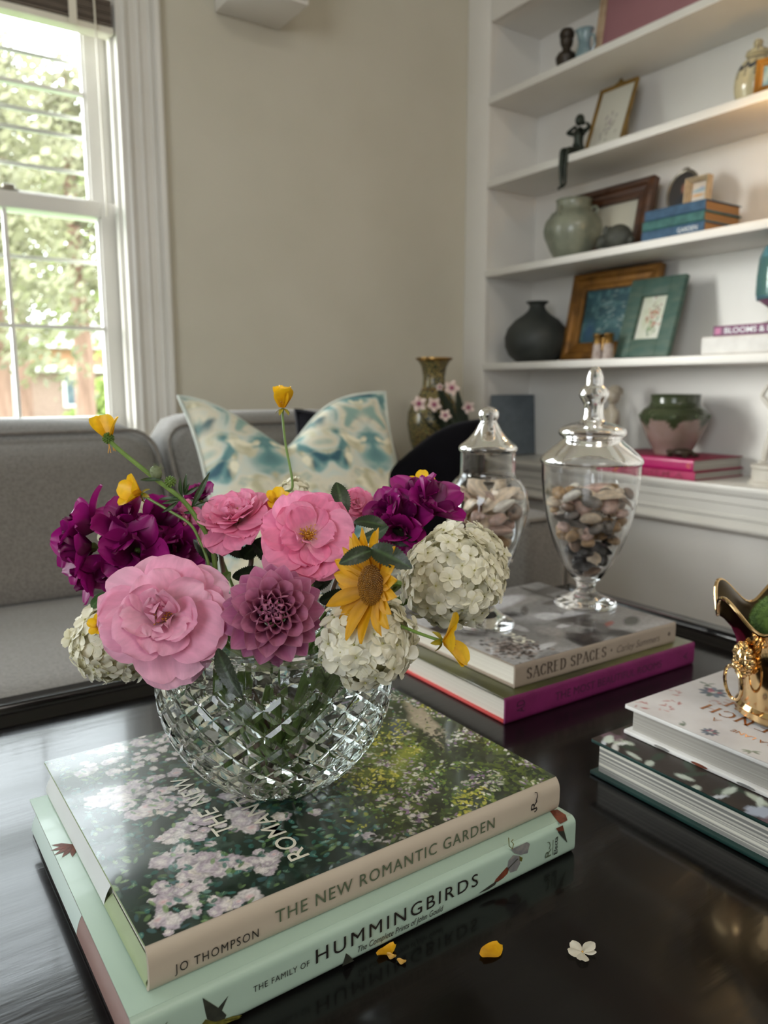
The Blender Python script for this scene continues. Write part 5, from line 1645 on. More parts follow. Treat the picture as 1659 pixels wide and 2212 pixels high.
part('cover_picture', P2.grid(lambda u, v: (u * 0.300, v * 0.262, 0.0285 + 0.0003)), m_gloss, sac, smooth=False)
part('lettering', serif_mb('SACRED SPACES', 0.142, 0.0135, lambda x, y: (0.018 + x, -0.0019, 0.0080 + y), 0.22, 0.06), m_putty, sac, smooth=False)
spine_text(sac, 'Carley Summers', 0.178, 0.0085, 0.088, 0.0095, 0.0285, m_putty, 0.0015, shear=0.3)
part('printed_mark', MB().ball((0.168, -0.0016, 0.0145), (0.0018, 0.0004, 0.0018), 8, 6).ball((0.286, -0.0016, 0.0145), (0.003, 0.0004, 0.003), 8, 6), m_putty, sac)
cover_text(sac, 'Sacred', 0.680, 0.668, 0.105, 0.022, m_ivtext, zE + 0.0285 + 0.0006, (0.601, 0.6235, zE), shear=0.35)

# ------------------------------------------------------------------ stack at the right with the brass pot
m_dkfl = mat('dark_floral_cover', '#2a211d', 0.35, col2='#362c27', nscale=10, coat=0.2)
m_dkgr = mat('dark_green_board', '#16302c', 0.4, col2='#1d3c37', nscale=20)
m_sig = mat('signature_pages', '#8f8d88', 0.75, col2='#e6e2d4', nscale=2.0, stretch=(0.2, 0.2, 150), detail=1.0, nmix=(0.46, 0.54))
m_floral = mat('white_floral_cover', '#ffffff', 0.45, attr=True, col2='#f2efee', nscale=26)
m_copper = mat('copper_foil', '#b06c38', 0.3, metal=0.7, col2='#c98a50', nscale=40)
zF = 0.4505
dk = book('thick dark floral book with striped page edges below the white floral book', 0.30, 0.30, 0.0365, Matrix.Translation((0.567, 0.178, zF)), m_dkgr, m_dkgr, m_sig, 0.004, board=0.0035, overhang=0.006)
def leafy(u, v):
    return None
P3 = Paint(150, 150, '#2b211d')
rr = random.Random(14)
P3.blend((P3.noise(40, 2) - 0.5) * 3, '#3a322c')
for k in range(120):
    x, y = rr.random() * 150, rr.random() * 150
    P3.leaf(x, y, rr.uniform(4, 9), rr.uniform(1.5, 3.2), rr.random() * 3, rr.choice(['#c9cdd4', '#2c3a2c', '#39463a', '#b9c2b0', '#4a3a40', '#d8d8d4', '#33402f']), 0.9)
for k in range(20):
    P3.stamp(rr.random() * 150, rr.random() * 150, 7, 5, rr.random() * 3, rr.choice(['#6d5560', '#b9c2d4', '#55424a']), 0.3, 0.8, wob=0.12)
for k in range(16):
    P3.leaf(rr.uniform(1, 17), rr.uniform(20, 149), rr.uniform(3, 6), rr.uniform(1.4, 2.6), rr.random() * 3, rr.choice(['#c9cdd4', '#d8d8d4', '#b9c2b0', '#c6d0c4']), 0.9)
part('cover_picture', P3.grid(lambda u, v: (u * 0.300, v * 0.300, 0.0368)), m_floral, dk, smooth=False)
zG = zF + 0.0372
P4 = Paint(240, 210, '#d5d1d0')
P4.blend((P4.noise(20, 2) - 0.5) * 1.2, '#cbc7c7')
rr = random.Random(9)
def sprig(P, x, y, s, kind):
    if kind == 'blue':
        for k in range(9):
            a = k * 0.7
            P.leaf(x + s * .6 * math.cos(a), y + s * .6 * math.sin(a), s * .5, s * .26, a, rr.choice(['#44566c', '#5d7084', '#33465a', '#3f5a58']), 0.9)
        for k in range(5):
            P.stamp(x + rr.gauss(0, s * .2), y + rr.gauss(0, s * .2), s * .25, s * .2, rr.random() * 3, rr.choice(['#a5586a', '#c48a94', '#b9c4be']), 0.4, 0.9)
    elif kind == 'red':
        for k in range(9):
            a = rr.random() * 6.28
            P.leaf(x + s * .7 * math.cos(a), y + s * .7 * math.sin(a), s * .4, s * .10, a + 0.8, rr.choice(['#b06a66', '#c99a94', '#a8605e']), 0.8)
    elif kind == 'green':
        for k in range(6):
            a = rr.random() * 6.28
            P.leaf(x + s * .5 * math.cos(a), y + s * .5 * math.sin(a), s * .5, s * .16, a, rr.choice(['#5a6a5a', '#6d7d6a', '#48584c']), 0.85)
    else:
        for k in range(14):
            P.stamp(x + rr.gauss(0, s * .4), y + rr.gauss(0, s * .4), s * .3, s * .22, rr.random() * 3, rr.choice(['#a03a5c', '#b95a78', '#c98aa0', '#8f2f50']), 0.4, 0.9)
# cover coordinates: u along the spine (from back to front), v from spine to the right
for u, v, s, k in ((0.04, 0.05, 9, 'red'), (0.10, 0.10, 8, 'red'), (0.03, 0.26, 8, 'red'), (0.09, 0.16, 9, 'red'), (0.11, 0.40, 12, 'blue'), (0.17, 0.31, 6, 'red'), (0.30, 0.055, 7, 'blue'), (0.22, 0.04, 6, 'green'), (0.05, 0.46, 8, 'green'),
                   (0.60, 0.05, 9, 'rose'), (0.45, 0.04, 7, 'green'), (0.72, 0.30, 10, 'blue'), (0.85, 0.1, 9, 'red'), (0.2, 0.75, 12, 'blue'), (0.5, 0.85, 10, 'rose'), (0.7, 0.7, 9, 'green')):
    sprig(P4, u * 240, v * 210, s, k)
fr = book('white floral book with copper title beneath the brass pot', 0.25, 0.28, 0.0300, Matrix.Translation((0.603, 0.188, zG)), m_wcov, m_wcov, m_page2, 0.004, board=0.004, overhang=0.006)
part('cover_picture', P4.grid(lambda u, v: (v * 0.250, (1 - u) * 0.280 , 0.0302)), m_floral, fr, smooth=False)
for k, (u, m) in enumerate(((0.045, m_fl), (0.085, m_birdr), (0.13, m_fl), (0.165, m_hot2), (0.19, m_hot2), (0.205, m_hot2))):
    mb = MB().add([(-0.0004, 0.28 - u - 0.009 * math.cos(a) * (1 + .2 * math.sin(5 * a)), 0.0020 + 0.0015 * math.sin(a)) for a in [q * 0.628 for q in range(10)]], [tuple(range(10))])
    part('printed_flower', mb, m, fr, smooth=False)
orgF = (0.603, 0.468, zG)
def copper_line(s, xb, y1, len_, h_):
    # reads away from the camera: x of text runs to +y, letters stand towards -x
    mb = serif_mb(s, len_, h_, lambda px, py: (xb - py, y1 + px, zG + 0.0305))
    mb.xf(Matrix.Translation((0.603, 0.188, zG)).inverted())
    part('lettering', mb, m_copper, fr, smooth=False)
copper_line('FRENCH', 0.672, 0.318, 0.106, 0.0155)
copper_line('HOUSE', 0.697, 0.335, 0.090, 0.0155)
copper_line('A', 0.648, 0.392, 0.009, 0.007)
cover = text_mb('VILLA LANE', 0.05, 0.006, lambda px, py: (0.640 - py, 0.325 + px, zG + 0.0305))
cover.xf(Matrix.Translation((0.603, 0.188, zG)).inverted())
part('lettering', cover, m_copper, fr, smooth=False)

# brass cachepot
zP = zG + 0.0308
m_pot = mat('polished_brass', '#d8b888', 0.10, metal=1.0, col2='#cfae7e', nscale=20, bump=0.05, bscale=30)
m_potin = mat('dark_brass_inside', '#3a2f1d', 0.35, metal=0.8, col2='#4a3d26', nscale=20)
pc = Vector((0.7085, 0.363, zP))
t = thing('brass_cachepot', 'polished brass pot with a scalloped rim and lion head ring handles', 'pot', pc)
HP = 0.110
def scal(a):
    return 0.5 + 0.5 * math.cos(6 * (a - 2.72))
prof = [(0.030, 0.0), (0.043, 0.001), (0.046, 0.004), (0.046, 0.010), (0.043, 0.014), (0.044, 0.024), (0.046, 0.040), (0.0475, 0.060), (0.050, 0.078), (0.055, 0.092), (0.0625, 0.103), (0.068, 0.108)]
n = 96
mb = MB()
def pot_surface(off, rev):
    vs, fs = [], []
    for k, (r, z_) in enumerate(prof):
        u = z_ / 0.108
        for i in range(n):
            a = 2 * math.pi * i / n
            s_ = scal(a)
            rr_ = (r + off) * (1 + 0.035 * (s_ - 0.5) * u) + 0.006 * s_ * max(0, u - 0.7) / 0.3
            zz = z_ + (s_ - 0.55) * 0.026 * max(0, u - 0.45) ** 1.5 / 0.41
            vs.append((rr_ * math.cos(a), rr_ * math.sin(a), zz + (0.0015 if rev and k == 0 else 0)))
    for k in range(len(prof) - 1):
        for i in range(n):
            j = (i + 1) % n
            f = (k * n + i, k * n + j, (k + 1) * n + j, (k + 1) * n + i)
            fs.append(f[::-1] if rev else f)
    return vs, fs
vs, fs = pot_surface(0.0, False)
mb.add(vs, fs + [tuple(range(n - 1, -1, -1))])
part('body', mb, m_pot, t)
lip = [Vector(p) for p in vs[-n:]]
vs2, fs2 = pot_surface(-0.0015, True)
part('lining', MB().add(vs2, fs2 + [tuple(range(n))]), m_potin, t)
part('lip', MB().tube(lip, 0.0018, 8, closed=True), m_pot, t)
for a0 in (math.radians(158), math.radians(-22)):
    d = Vector((math.cos(a0), math.sin(a0), 0))
    sd = Vector((-d.y, d.x, 0))
    base = d * 0.0485 + Vector((0, 0, 0.060))
    F_ = Matrix(((d.x, sd.x, 0, base.x), (d.y, sd.y, 0, base.y), (0, 0, 1, base.z), (0, 0, 0, 1)))
    mb = MB().ball((0.003, 0, 0), (0.008, 0.010, 0.013), 16, 12)
    mb.ball((0.010, 0, -0.005), (0.005, 0.005, 0.004), 12, 8).ball((0.0125, 0, -0.0025), (0.002, 0.0022, 0.0015), 8, 6)
    for s_ in (-1, 1):
        mb.ball((0.0095, 0.0042 * s_, 0.002), (0.0018, 0.0018, 0.0015), 8, 6).ball((0.010, 0.003 * s_, -0.0065), (0.003, 0.003, 0.0025), 8, 6)
        mb.ball((0.005, 0.0085 * s_, 0.009), (0.0025, 0.003, 0.003), 8, 6)
    lh = part('lion_head', mb.xf(F_), m_pot, t)
    mb = MB()
    for k in range(16):
        a = 2 * math.pi * k / 16
        q = (0.003 + 0.002 * (k % 2), 0.0105 * math.cos(a), 0.0005 + 0.0135 * math.sin(a))
        mb.ball(q, (0.0032, 0.0032, 0.0040), 8, 6)
    part('mane', mb.xf(F_), m_pot, lh)
    ring = [(0.0125 + 0.0015 * math.sin(k * 0.3927), 0.0125 * math.cos(k * 0.3927), -0.0215 + 0.0165 * math.sin(k * 0.3927)) for k in range(16)]
    part('ring_handle', MB().tube(ring, 0.0016, 8, closed=True).xf(F_), m_pot, t)
m_moss = mat('moss', '#3c521e', 0.95, col2='#58702c', nscale=90, bump=0.5, bscale=300)
mb = MB()
rng = np.random.RandomState(3)
mb.ball((0, 0, 0), 0.031, 40, 28, fn=lambda d: 1 + 0.03 * math.sin(17 * d.x + 3) * math.sin(19 * d.y) * math.sin(21 * d.z + 1))
t = thing('moss_ball', 'green moss ball sitting in the brass pot', 'moss ball', pc + Vector((-0.008, 0.004, 0.0895)))
part('core', mb, m_moss, t)
fz = MB()
for k in range(9000):
    d = Vector(rng.normal(size=3)).normalized()
    e_ = d.orthogonal().normalized()
    e_ = (rotm(rng.rand() * 6.28, d) @ e_)
    p = d * 0.0305
    fz.add([p - e_ * 0.00022, p + e_ * 0.00022, p + d * (0.0012 + 0.0016 * rng.rand()) + e_ * 0.0008 * rng.normal()], [(0, 1, 2)])
f_ = part('moss_fibres', fz, m_moss, t, smooth=False)
f_['kind'] = 'stuff'

# ------------------------------------------------------------------ apothecary jars with shells and pebbles
m_glass = mat('clear_glass', '#ffffff', 0.0, trans=1.0, ior=1.45)
def closed_lathe(outer, inner, n=72):
    """outer profile from bottom to top then inner from top to bottom: one watertight glass wall"""
    mb = MB()
    mb.lathe(outer + inner, n, cap0=True, cap1=True)
    return mb
def smooth_prof(pts, k=5):
    out = []
    P = [Vector((a, b)) for a, b in pts]
    for i in range(len(P) - 1):
        p0, p1, p2, p3 = P[max(0, i - 1)], P[i], P[i + 1], P[min(len(P) - 1, i + 2)]
        for q in range(k):
            t = q / k
            v = 0.5 * ((2 * p1) + (p2 - p0) * t + (2 * p0 - 5 * p1 + 4 * p2 - p3) * t * t + (3 * p1 - p0 - 3 * p2 + p3) * t ** 3)
            out.append((max(0.0003, v.x), v.y))
    out.append(tuple(pts[-1]))
    return out
zJ = zE + 0.0285 + 0.0008
def jar(label, px, py, s0, prof_px, lid_px, wall=0.0022):
    """profiles in photo pixels (radius, height above the foot) scaled to metres at the jar's distance"""
    d = ray(px, py)
    base = EYE + d * ((zJ - EYE.z) / d.z)
    dep = (base - EYE).dot(FWD)
    s = dep / FPX * s0
    t = thing('glass_jar', label, 'jar', base)
    o = smooth_prof([(r * s, h_ * s) for r, h_ in prof_px['outer']])
    i_ = smooth_prof([(r * s, h_ * s) for r, h_ in prof_px['inner']])
    part('body', closed_lathe(o, i_[::-1]), m_glass, t)
    lo = smooth_prof([(r * s, h_ * s) for r, h_ in lid_px['outer']])
    li = smooth_prof([(r * s, h_ * s) for r, h_ in lid_px['inner']])
    part('lid', closed_lathe(li[:0] + [(p[0], p[1]) for p in lo][::-1], li), m_glass, t)
    return base, s, i_
# right jar
RJ = {'outer': [(0.5, 0), (60, 0), (65, 3), (61, 9), (34, 20), (20, 32), (21, 46), (36, 66), (60, 104), (81, 158), (94, 212), (100, 262), (102, 303)],
      'inner': [(0.5, 54), (18, 57), (38, 78), (58, 114), (78, 162), (90.5, 213), (96.5, 262), (98.5, 302)]}
RL = {'outer': [(104, 306), (105, 312), (98, 322), (80, 338), (63, 352), (60, 357), (67, 363), (69, 370), (64, 378), (46, 386), (27, 392), (21, 402), (20, 424), (24, 433), (30, 446), (25, 459), (18, 466), (17, 482), (12, 496), (4, 503), (0.5, 504)],
      'inner': [(100, 306), (94, 318), (77, 334), (59, 350), (56, 357), (60, 366), (50, 374), (24, 379), (0.5, 380)]}
LJ = {'outer': [(0.5, 0), (60, 0), (64, 3), (60, 9), (34, 24), (19, 44), (20, 62), (34, 92), (57, 145), (76, 195), (86, 240), (87, 262), (80, 294), (66, 314), (58, 322), (57, 340), (57, 370)],
      'inner': [(0.5, 70), (14, 72), (33, 100), (54, 148), (73, 197), (83, 241), (83.5, 261), (77, 291), (62, 312), (54.5, 323), (53.5, 340), (53.5, 369)]}
LL = {'outer': [(59, 372), (61, 377), (58, 384), (44, 395), (29, 412), (20, 428), (17, 434), (21, 444), (19, 455), (10, 462), (0.5, 464)],
      'inner': [(55, 372), (54, 379), (41, 391), (25, 408), (12, 418), (0.5, 420)]}
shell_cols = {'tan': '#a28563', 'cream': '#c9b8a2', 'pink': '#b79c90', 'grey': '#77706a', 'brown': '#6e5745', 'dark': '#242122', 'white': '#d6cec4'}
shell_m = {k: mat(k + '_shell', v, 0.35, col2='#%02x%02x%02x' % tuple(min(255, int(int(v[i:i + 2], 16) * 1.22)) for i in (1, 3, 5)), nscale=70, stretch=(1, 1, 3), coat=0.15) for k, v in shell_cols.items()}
def pebble(seed, L_):
    r0 = random.Random(seed)
    a, b, c_ = [r0.uniform(1, 6) for _ in range(3)]
    return MB().ball((0, 0, 0), L_, 14, 9, fn=lambda d: 1 + 0.10 * math.sin(3 * d.x + a) * math.cos(2.5 * d.y + b) + 0.06 * math.sin(4 * d.z + c_))
def mussel(seed, L_):
    """long cupped half shell"""
    r0 = random.Random(seed)
    def fn(i, j, o=0.0):
        u, v = i, 2 * j - 1
        w_ = L_[1] * math.sin(math.pi * (0.04 + 0.92 * u ** 0.8)) ** 0.7
        z_ = L_[2] * (math.sin(math.pi * u) ** 0.8) * (1 - v * v) * 1.5 - L_[2] * 0.5
        return ((-L_[0] + 2 * L_[0] * u, w_ * v + 0.25 * L_[1] * math.sin(3 * u), z_ - o),)
    m1 = MB().grid(fn, 10, 6)
    m2 = MB().grid(lambda i, j: fn(i, j, 0.0012), 10, 6)
    m2.f = [tuple(reversed(f)) for f in m2.f]
    return m1.merge(m2)
def whelk(seed, L_):
    mb = MB()
    pts, rad = [], []
    for k in range(34):
        u = k / 33
        a = u * 4 * 2 * math.pi
        r_ = L_[1] * 0.75 * u ** 1.1
        pts.append((L_[0] * (1 - 1.5 * u ** 0.9) , r_ * math.cos(a), r_ * math.sin(a)))
        rad.append(0.0006 + L_[1] * 0.55 * u ** 1.1)
    return mb.tube(pts, rad, 7)
def scallop(seed, L_):
    def fn(i, j):
        u, v = i, 2 * j - 1
        a = v * 1.25
        r_ = L_[0] * 1.6 * u
        return ((r_ * math.cos(a) - L_[0] * .8, r_ * math.sin(a), L_[2] * (1.2 * math.sin(math.pi * min(1, u * 0.9)) * math.cos(a)) + L_[2] * 0.16 * u * math.sin(v * 22)),)
    return MB().grid(fn, 7, 24)
PROTO = []
for k, (nm, fn, dims, cat) in enumerate((('pebble', pebble, (0.0135, 0.0105, 0.0075), 'pebble'), ('pebble', pebble, (0.018, 0.0105, 0.0075), 'pebble'), ('driftwood_bean', pebble, (0.034, 0.0135, 0.0105), 'seed pod'),
                                         ('mussel_shell', mussel, (0.032, 0.0140, 0.0095), 'shell'), ('whelk_shell', whelk, (0.018, 0.0105, 0.0105), 'shell'), ('scallop_shell', scallop, (0.014, 0.0150, 0.0065), 'shell'))):
    PROTO.append((nm, [fn(k * 7 + q, dims) for q in range(2)], dims, cat))
shell_me = {}
def fill(base, s, prof, top_px, bot_px, seed, where, counts):
    r0 = random.Random(seed)
    placed = []
    zs = [p[1] for p in prof]
    rs = [p[0] for p in prof]
    nice = {'pebble': 'rounded pebble', 'driftwood_bean': 'long smooth pod', 'mussel_shell': 'long cupped shell', 'whelk_shell': 'spiral shell', 'scallop_shell': 'ribbed fan shell'}
    for nm_i, cnt in counts:
        nm, mbs, dims, cat = PROTO[nm_i]
        for q in range(cnt):
            for tr in range(260):
                u = r0.random()
                z_ = (bot_px + (top_px - bot_px) * u) * s
                R_ = float(np.interp(z_, zs, rs))
                flat = r0.gauss(0, 0.35)
                sz = r0.uniform(0.8, 1.15)
                a = r0.random() * 6.283
                yaw = a + 1.5708 + r0.gauss(0, 0.4)
                lim = R_ - max(dims[1], dims[2]) * sz * 1.06
                if dims[0] > 0.02:
                    lim = math.sqrt(max(0.0, (R_ * 0.97) ** 2 - (dims[0] * sz) ** 2)) - dims[1] * sz
                if lim <= 0:
                    continue
                r_ = lim * (1 - 0.55 * r0.random() ** 2)
                c_ = Vector((r_ * math.cos(a), r_ * math.sin(a), z_))
                ax = Vector((math.cos(yaw) * math.cos(flat), math.sin(yaw) * math.cos(flat), math.sin(flat)))
                m_ = (dims[1] + dims[2]) / 2 * sz
                nsp = 3 if dims[0] > 0.02 else 2
                sp_ = [(c_ + ax * (dims[0] * sz - m_) * (-1 + 2 * w_ / (nsp - 1)), m_) for w_ in range(nsp)]
                ok = True
                for p, r2 in sp_:
                    if p.z < bot_px * s + r2 * 0.8 or math.hypot(p.x, p.y) + r2 > float(np.interp(p.z - r2 * 0.6, zs, rs)) * 1.0 - 0.0004:
                        ok = False
                        break
                    for p2, r3 in placed:
                        if (p - p2).length < (r2 + r3) * 0.80:
                            ok = False
                            break
                    if not ok:
                        break
                if ok:
                    placed += sp_
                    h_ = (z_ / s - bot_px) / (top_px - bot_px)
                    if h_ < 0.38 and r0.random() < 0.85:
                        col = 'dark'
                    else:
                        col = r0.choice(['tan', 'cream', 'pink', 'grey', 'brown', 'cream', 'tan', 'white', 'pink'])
                    key = (nm_i, q % 2, col)
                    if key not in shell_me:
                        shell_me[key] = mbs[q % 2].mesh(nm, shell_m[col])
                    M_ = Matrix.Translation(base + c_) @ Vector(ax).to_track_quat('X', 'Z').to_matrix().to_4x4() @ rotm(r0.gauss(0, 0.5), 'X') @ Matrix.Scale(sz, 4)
                    cw = {'dark': 'near black', 'grey': 'grey', 'tan': 'tan', 'cream': 'cream', 'pink': 'pinkish', 'brown': 'brown', 'white': 'whitish'}[col]
                    o = link(nm, shell_me[key], None, M_)
                    lv = 'near the top' if h_ > 0.8 else 'in the upper half' if h_ > 0.55 else 'in the lower half' if h_ > 0.25 else 'near the bottom'
                    lat = c_.dot(RGT) / R_
                    fb = 'front' if c_.dot(FWD) < 0 else 'back'
                    sd_ = 'left' if lat < -0.3 else 'right' if lat > 0.3 else 'middle'
                    tag(o, '%s %s %s, %s %s, in the %s' % (cw, nice[nm], lv, fb, sd_, where), cat, 'shells and pebbles in the ' + where)
                    break
bR, sR, iRp = jar('tall footed glass jar with a stepped pointed lid, right of the two shell jars', 1264, 1304, 1.0, RJ, RL)
fill(bR, sR, iRp, 246, 62, 5, 'pointed lid jar', ((2, 9), (3, 10), (5, 8), (4, 10), (1, 34), (0, 80)))
bL, sL, iLp = jar('shouldered glass jar with a round knob lid, left of the two shell jars', 1046, 1346, 1.0, LJ, LL)
fill(bL, sL, iLp, 284, 76, 9, 'round knob jar', ((2, 7), (3, 5), (5, 10), (4, 10), (1, 26), (0, 46)))

# ------------------------------------------------------------------ petals fallen on the table
m_ypet = mat('yellow_petal', '#d99a08', 0.4, attr=False, col2='#e6ac14', nscale=160, transl=0.25)
m_wpet = mat('white_petal', '#ddd6c2', 0.55, col2='#e4dfcf', nscale=200, transl=0.25)
m_dry = mat('dry_petal_scrap', '#b98d3c', 0.6, col2='#c9a45a', nscale=200)
def on_table(px, py):
    d = ray(px, py)
    return EYE + d * ((T0 + 0.0008 - EYE.z) / d.z)
def loose_petal(name, label, px, py, L_, W_, ang, m, curl, cat='petal', zoff=0.0):
    p = on_table(px, py)
    mb = MB().grid(lambda i, j: ((L_ * (i - 0.5), W_ * (2 * j - 1) * math.sin(math.pi * (0.06 + 0.86 * i ** 1.2)) ** 0.7, curl * ((2 * i - 1) ** 2 + 0.7 * (2 * j - 1) ** 2) + 0.0005 * math.sin(8 * i)),), 8, 6)
    return solo(name, mb, m, label, cat, Matrix.Translation((p.x, p.y, T0 + 0.0006 + zoff)) @ rotm(ang, 'Z'))
loose_petal('fallen_petal', 'yellow petal lying alone on the black table, with its pointed end to the left', 1060, 2056, 0.0180, 0.0068, 0.10, m_ypet, 0.0012)
loose_petal('fallen_petal', 'curled yellow petal beside the lower edge of the mint book', 834, 2056, 0.0155, 0.0042, 0.10, m_ypet, 0.0016)
loose_petal('petal_scrap', 'small dry petal scrap touching the curled yellow petal', 845, 2066, 0.0070, 0.0026, -1.1, m_dry, 0.0008)
loose_petal('petal_scrap', 'tiny pale triangular petal scrap apart from the curled yellow petal', 867, 2077, 0.0065, 0.0024, -1.0, m_dry, 0.0006)
p = on_table(1258, 2058)
t = thing('fallen_floret', 'white four lobed floret lying on the black table', 'flower', M=Matrix.Translation((p.x, p.y, T0 + 0.0012)) @ rotm(0.3, 'Z'))
for a, L_ in ((2.35, 0.0095), (1.25, 0.0095), (3.6, 0.0095), (-0.2, 0.0115), (-1.05, 0.0085)):
    mb = MB().grid(lambda i, j: ((0.0006 + L_ * i, (0.0042 if L_ > 0.009 else 0.0026) * (2 * j - 1) * math.sin(math.pi * (0.06 + 0.84 * i ** 1.3)) ** 0.75, 0.0016 * i * i + 0.0004 * math.sin(5 * j)),), 7, 5)
    part('petal', mb, m_wpet, t, rotm(a, 'Z'))
part('centre', MB().ball((0, 0, 0.0004), 0.0008, 8, 6), m_dry, t)

# ------------------------------------------------------------------ cut crystal bowl
KF = (0.83 - (zC + TB)) / (0.83 - 0.5335)   # the bouquet was measured at a slightly different book height
def at(px, py, depth):
    return EYE + ray(px, py) * (depth * KF)
BC = Vector((0.2375 * KF, 0.4985 * KF, zC + TB + 0.0012))
m_crys = mat('cut_crystal', '#ffffff', 0.0, trans=1.0, ior=1.52)
m_water = mat('water', '#f4faf6', 0.0, trans=1.0, ior=1.33)
BP = smooth_prof([(0.0300, 0.0), (0.0380, 0.0030), (0.0560, 0.0160), (0.0725, 0.0350), (0.0830, 0.0570), (0.0868, 0.0760), (0.0868, 0.0960), (0.0856, 0.1130), (0.0848, 0.1250)], 8)
BP = [(r * KF, z_ * KF) for r, z_ in BP]
arc = [0.0]
for (r0, z0), (r1, z1) in zip(BP, BP[1:]):
    arc.append(arc[-1] + math.hypot(r1 - r0, z1 - z0))
def bowl_at(s_, d_):
    """point of the profile at arc length s_, moved in by d_ along the normal"""
    r = float(np.interp(s_, arc, [p[0] for p in BP]))
    z_ = float(np.interp(s_, arc, [p[1] for p in BP]))
    e = 0.001
    r2, z2 = float(np.interp(s_ + e, arc, [p[0] for p in BP])), float(np.interp(s_ + e, arc, [p[1] for p in BP]))
    r1, z1 = float(np.interp(s_ - e, arc, [p[0] for p in BP])), float(np.interp(s_ - e, arc, [p[1] for p in BP]))
    tx, tz = r2 - r1, z2 - z1
    l_ = math.hypot(tx, tz) or 1
    return r - tz / l_ * d_, z_ + tx / l_ * d_
NC, ST = 24, 10
s_top = float(np.interp(0.101 * KF, [p[1] for p in BP], arc))
VU = 0.0178 * KF
nlow = int((s_top - 0.002) / VU * ST)
ntop = 12
vlist = [-(nlow - k) / ST for k in range(nlow + 1)]
s_of = [s_top + v * VU for v in vlist]
for k in range(1, ntop + 1):
    vlist.append(k / ntop * 10)
    s_of.append(s_top + (arc[-1] - 0.0012 - s_top) * k / ntop)
vbot = -4.25
def cut(u, v):
    fu = u - round(u)
    if v >= 0 and v <= 10:
        t_ = v / 10
        hw = 0.05 + 0.20 * math.sin(math.pi * min(1, 0.04 + 0.92 * t_)) ** 0.8
        return 0.0016 * max(0, 1 - abs(fu) / hw), 2
    if v < vbot:
        fh = (u + (0.5 if abs(vbot * 2 % 2 - 1) < 0.6 else 0)) % 1 - 0.5
        t_ = min(1, (vbot - v) / 1.5)
        hw = 0.34 * math.sin(math.pi * min(1, 0.05 + 0.95 * t_)) ** 0.7
        return 0.0016 * max(0, 1 - (abs(fh) / max(hw, 0.01)) ** 2), 2
    a, b = u + v, u - v
    da, db = abs(a - round(a)), abs(b - round(b))
    wv = 0.2
    ga, gb_ = max(0, 1 - da / wv), max(0, 1 - db / wv)
    if v > -abs(fu) + 1e-6:
        ga = gb_ = max(0, 1 - abs(v + abs(fu)) / wv)
    return 0.0015 * max(ga, gb_), (0 if ga >= gb_ else 1)
nu_ = NC * ST
mb = MB()
vs, fs = [], []
for k, v in enumerate(vlist):
    for i in range(nu_):
        u = i / ST
        d_, _ = cut(u, v)
        if k == 0 or k == len(vlist) - 1:
            d_ = 0.0
        r, z_ = bowl_at(s_of[k], d_)
        a = 2 * math.pi * u / NC + 0.11
        vs.append((r * math.cos(a), r * math.sin(a), z_))
for k in range(len(vlist) - 1):
    for i in range(nu_):
        j = (i + 1) % nu_
        q = (k * nu_ + i, k * nu_ + j, (k + 1) * nu_ + j, (k + 1) * nu_ + i)
        _, w_ = cut((i + 0.5) / ST, (vlist[k] + vlist[k + 1]) / 2)
        if w_ == 0:
            fs += [(q[0], q[1], q[3]), (q[1], q[2], q[3])]
        elif w_ == 1:
            fs += [(q[0], q[1], q[2]), (q[0], q[2], q[3])]
        else:
            fs.append(q)
K = len(vlist)
fs.append(tuple(range(nu_ - 1, -1, -1)))
# rim and inside wall
IN = []
for k in range(24):
    s_ = arc[-1] - (arc[-1] - 0.012) * (k / 23)
    r, z_ = bowl_at(s_, 0.0058 + 0.0035 * (k / 23) ** 3)
    IN.append((r, max(z_, 0.0105)))
IN[0] = (IN[0][0], 0.1250 * KF)
rimp = [(0.0838 * KF, 0.1256 * KF), (0.0815 * KF, 0.1258 * KF)]
ring = [list(range((K - 1) * nu_, K * nu_))]
for (r, z_) in rimp + IN + [(0.018, 0.0100), (0.004, 0.0098)]:
    b0 = len(vs)
    for i in range(nu_):
        a = 2 * math.pi * i / nu_ + 0.11
        vs.append((r * math.cos(a), r * math.sin(a), z_))
    ring.append(list(range(b0, b0 + nu_)))
for ra, rb in zip(ring, ring[1:]):
    for i in range(nu_):
        j = (i + 1) % nu_
        fs.append((ra[i], ra[j], rb[j], rb[i]))
fs.append(tuple(ring[-1]))
mb.add(vs, fs)
bowl = thing('crystal_bowl', 'cut crystal bowl with diamond facets holding the bouquet on the garden book', 'bowl', BC)
part('bowl', mb, m_crys, bowl, angle=13)
WL = 0.117 * KF
wp = [(0.004, 0.0096), (0.018, 0.0098)]
for (r, z_) in IN[::-1]:
    if z_ < WL:
        wp.append((r + 0.0003, z_ - 0.0002))
rw = float(np.interp(WL, [q[1] for q in IN[::-1]], [q[0] for q in IN[::-1]]))
wp += [(rw + 0.0003, WL), (rw - 0.002, WL - 0.0004), (0.004, WL - 0.0004)]
wt = solo('water', MB().lathe(wp, 96), m_water, 'clear water inside the crystal bowl', 'water', Matrix.Translation(BC))
wt['kind'] = 'stuff'

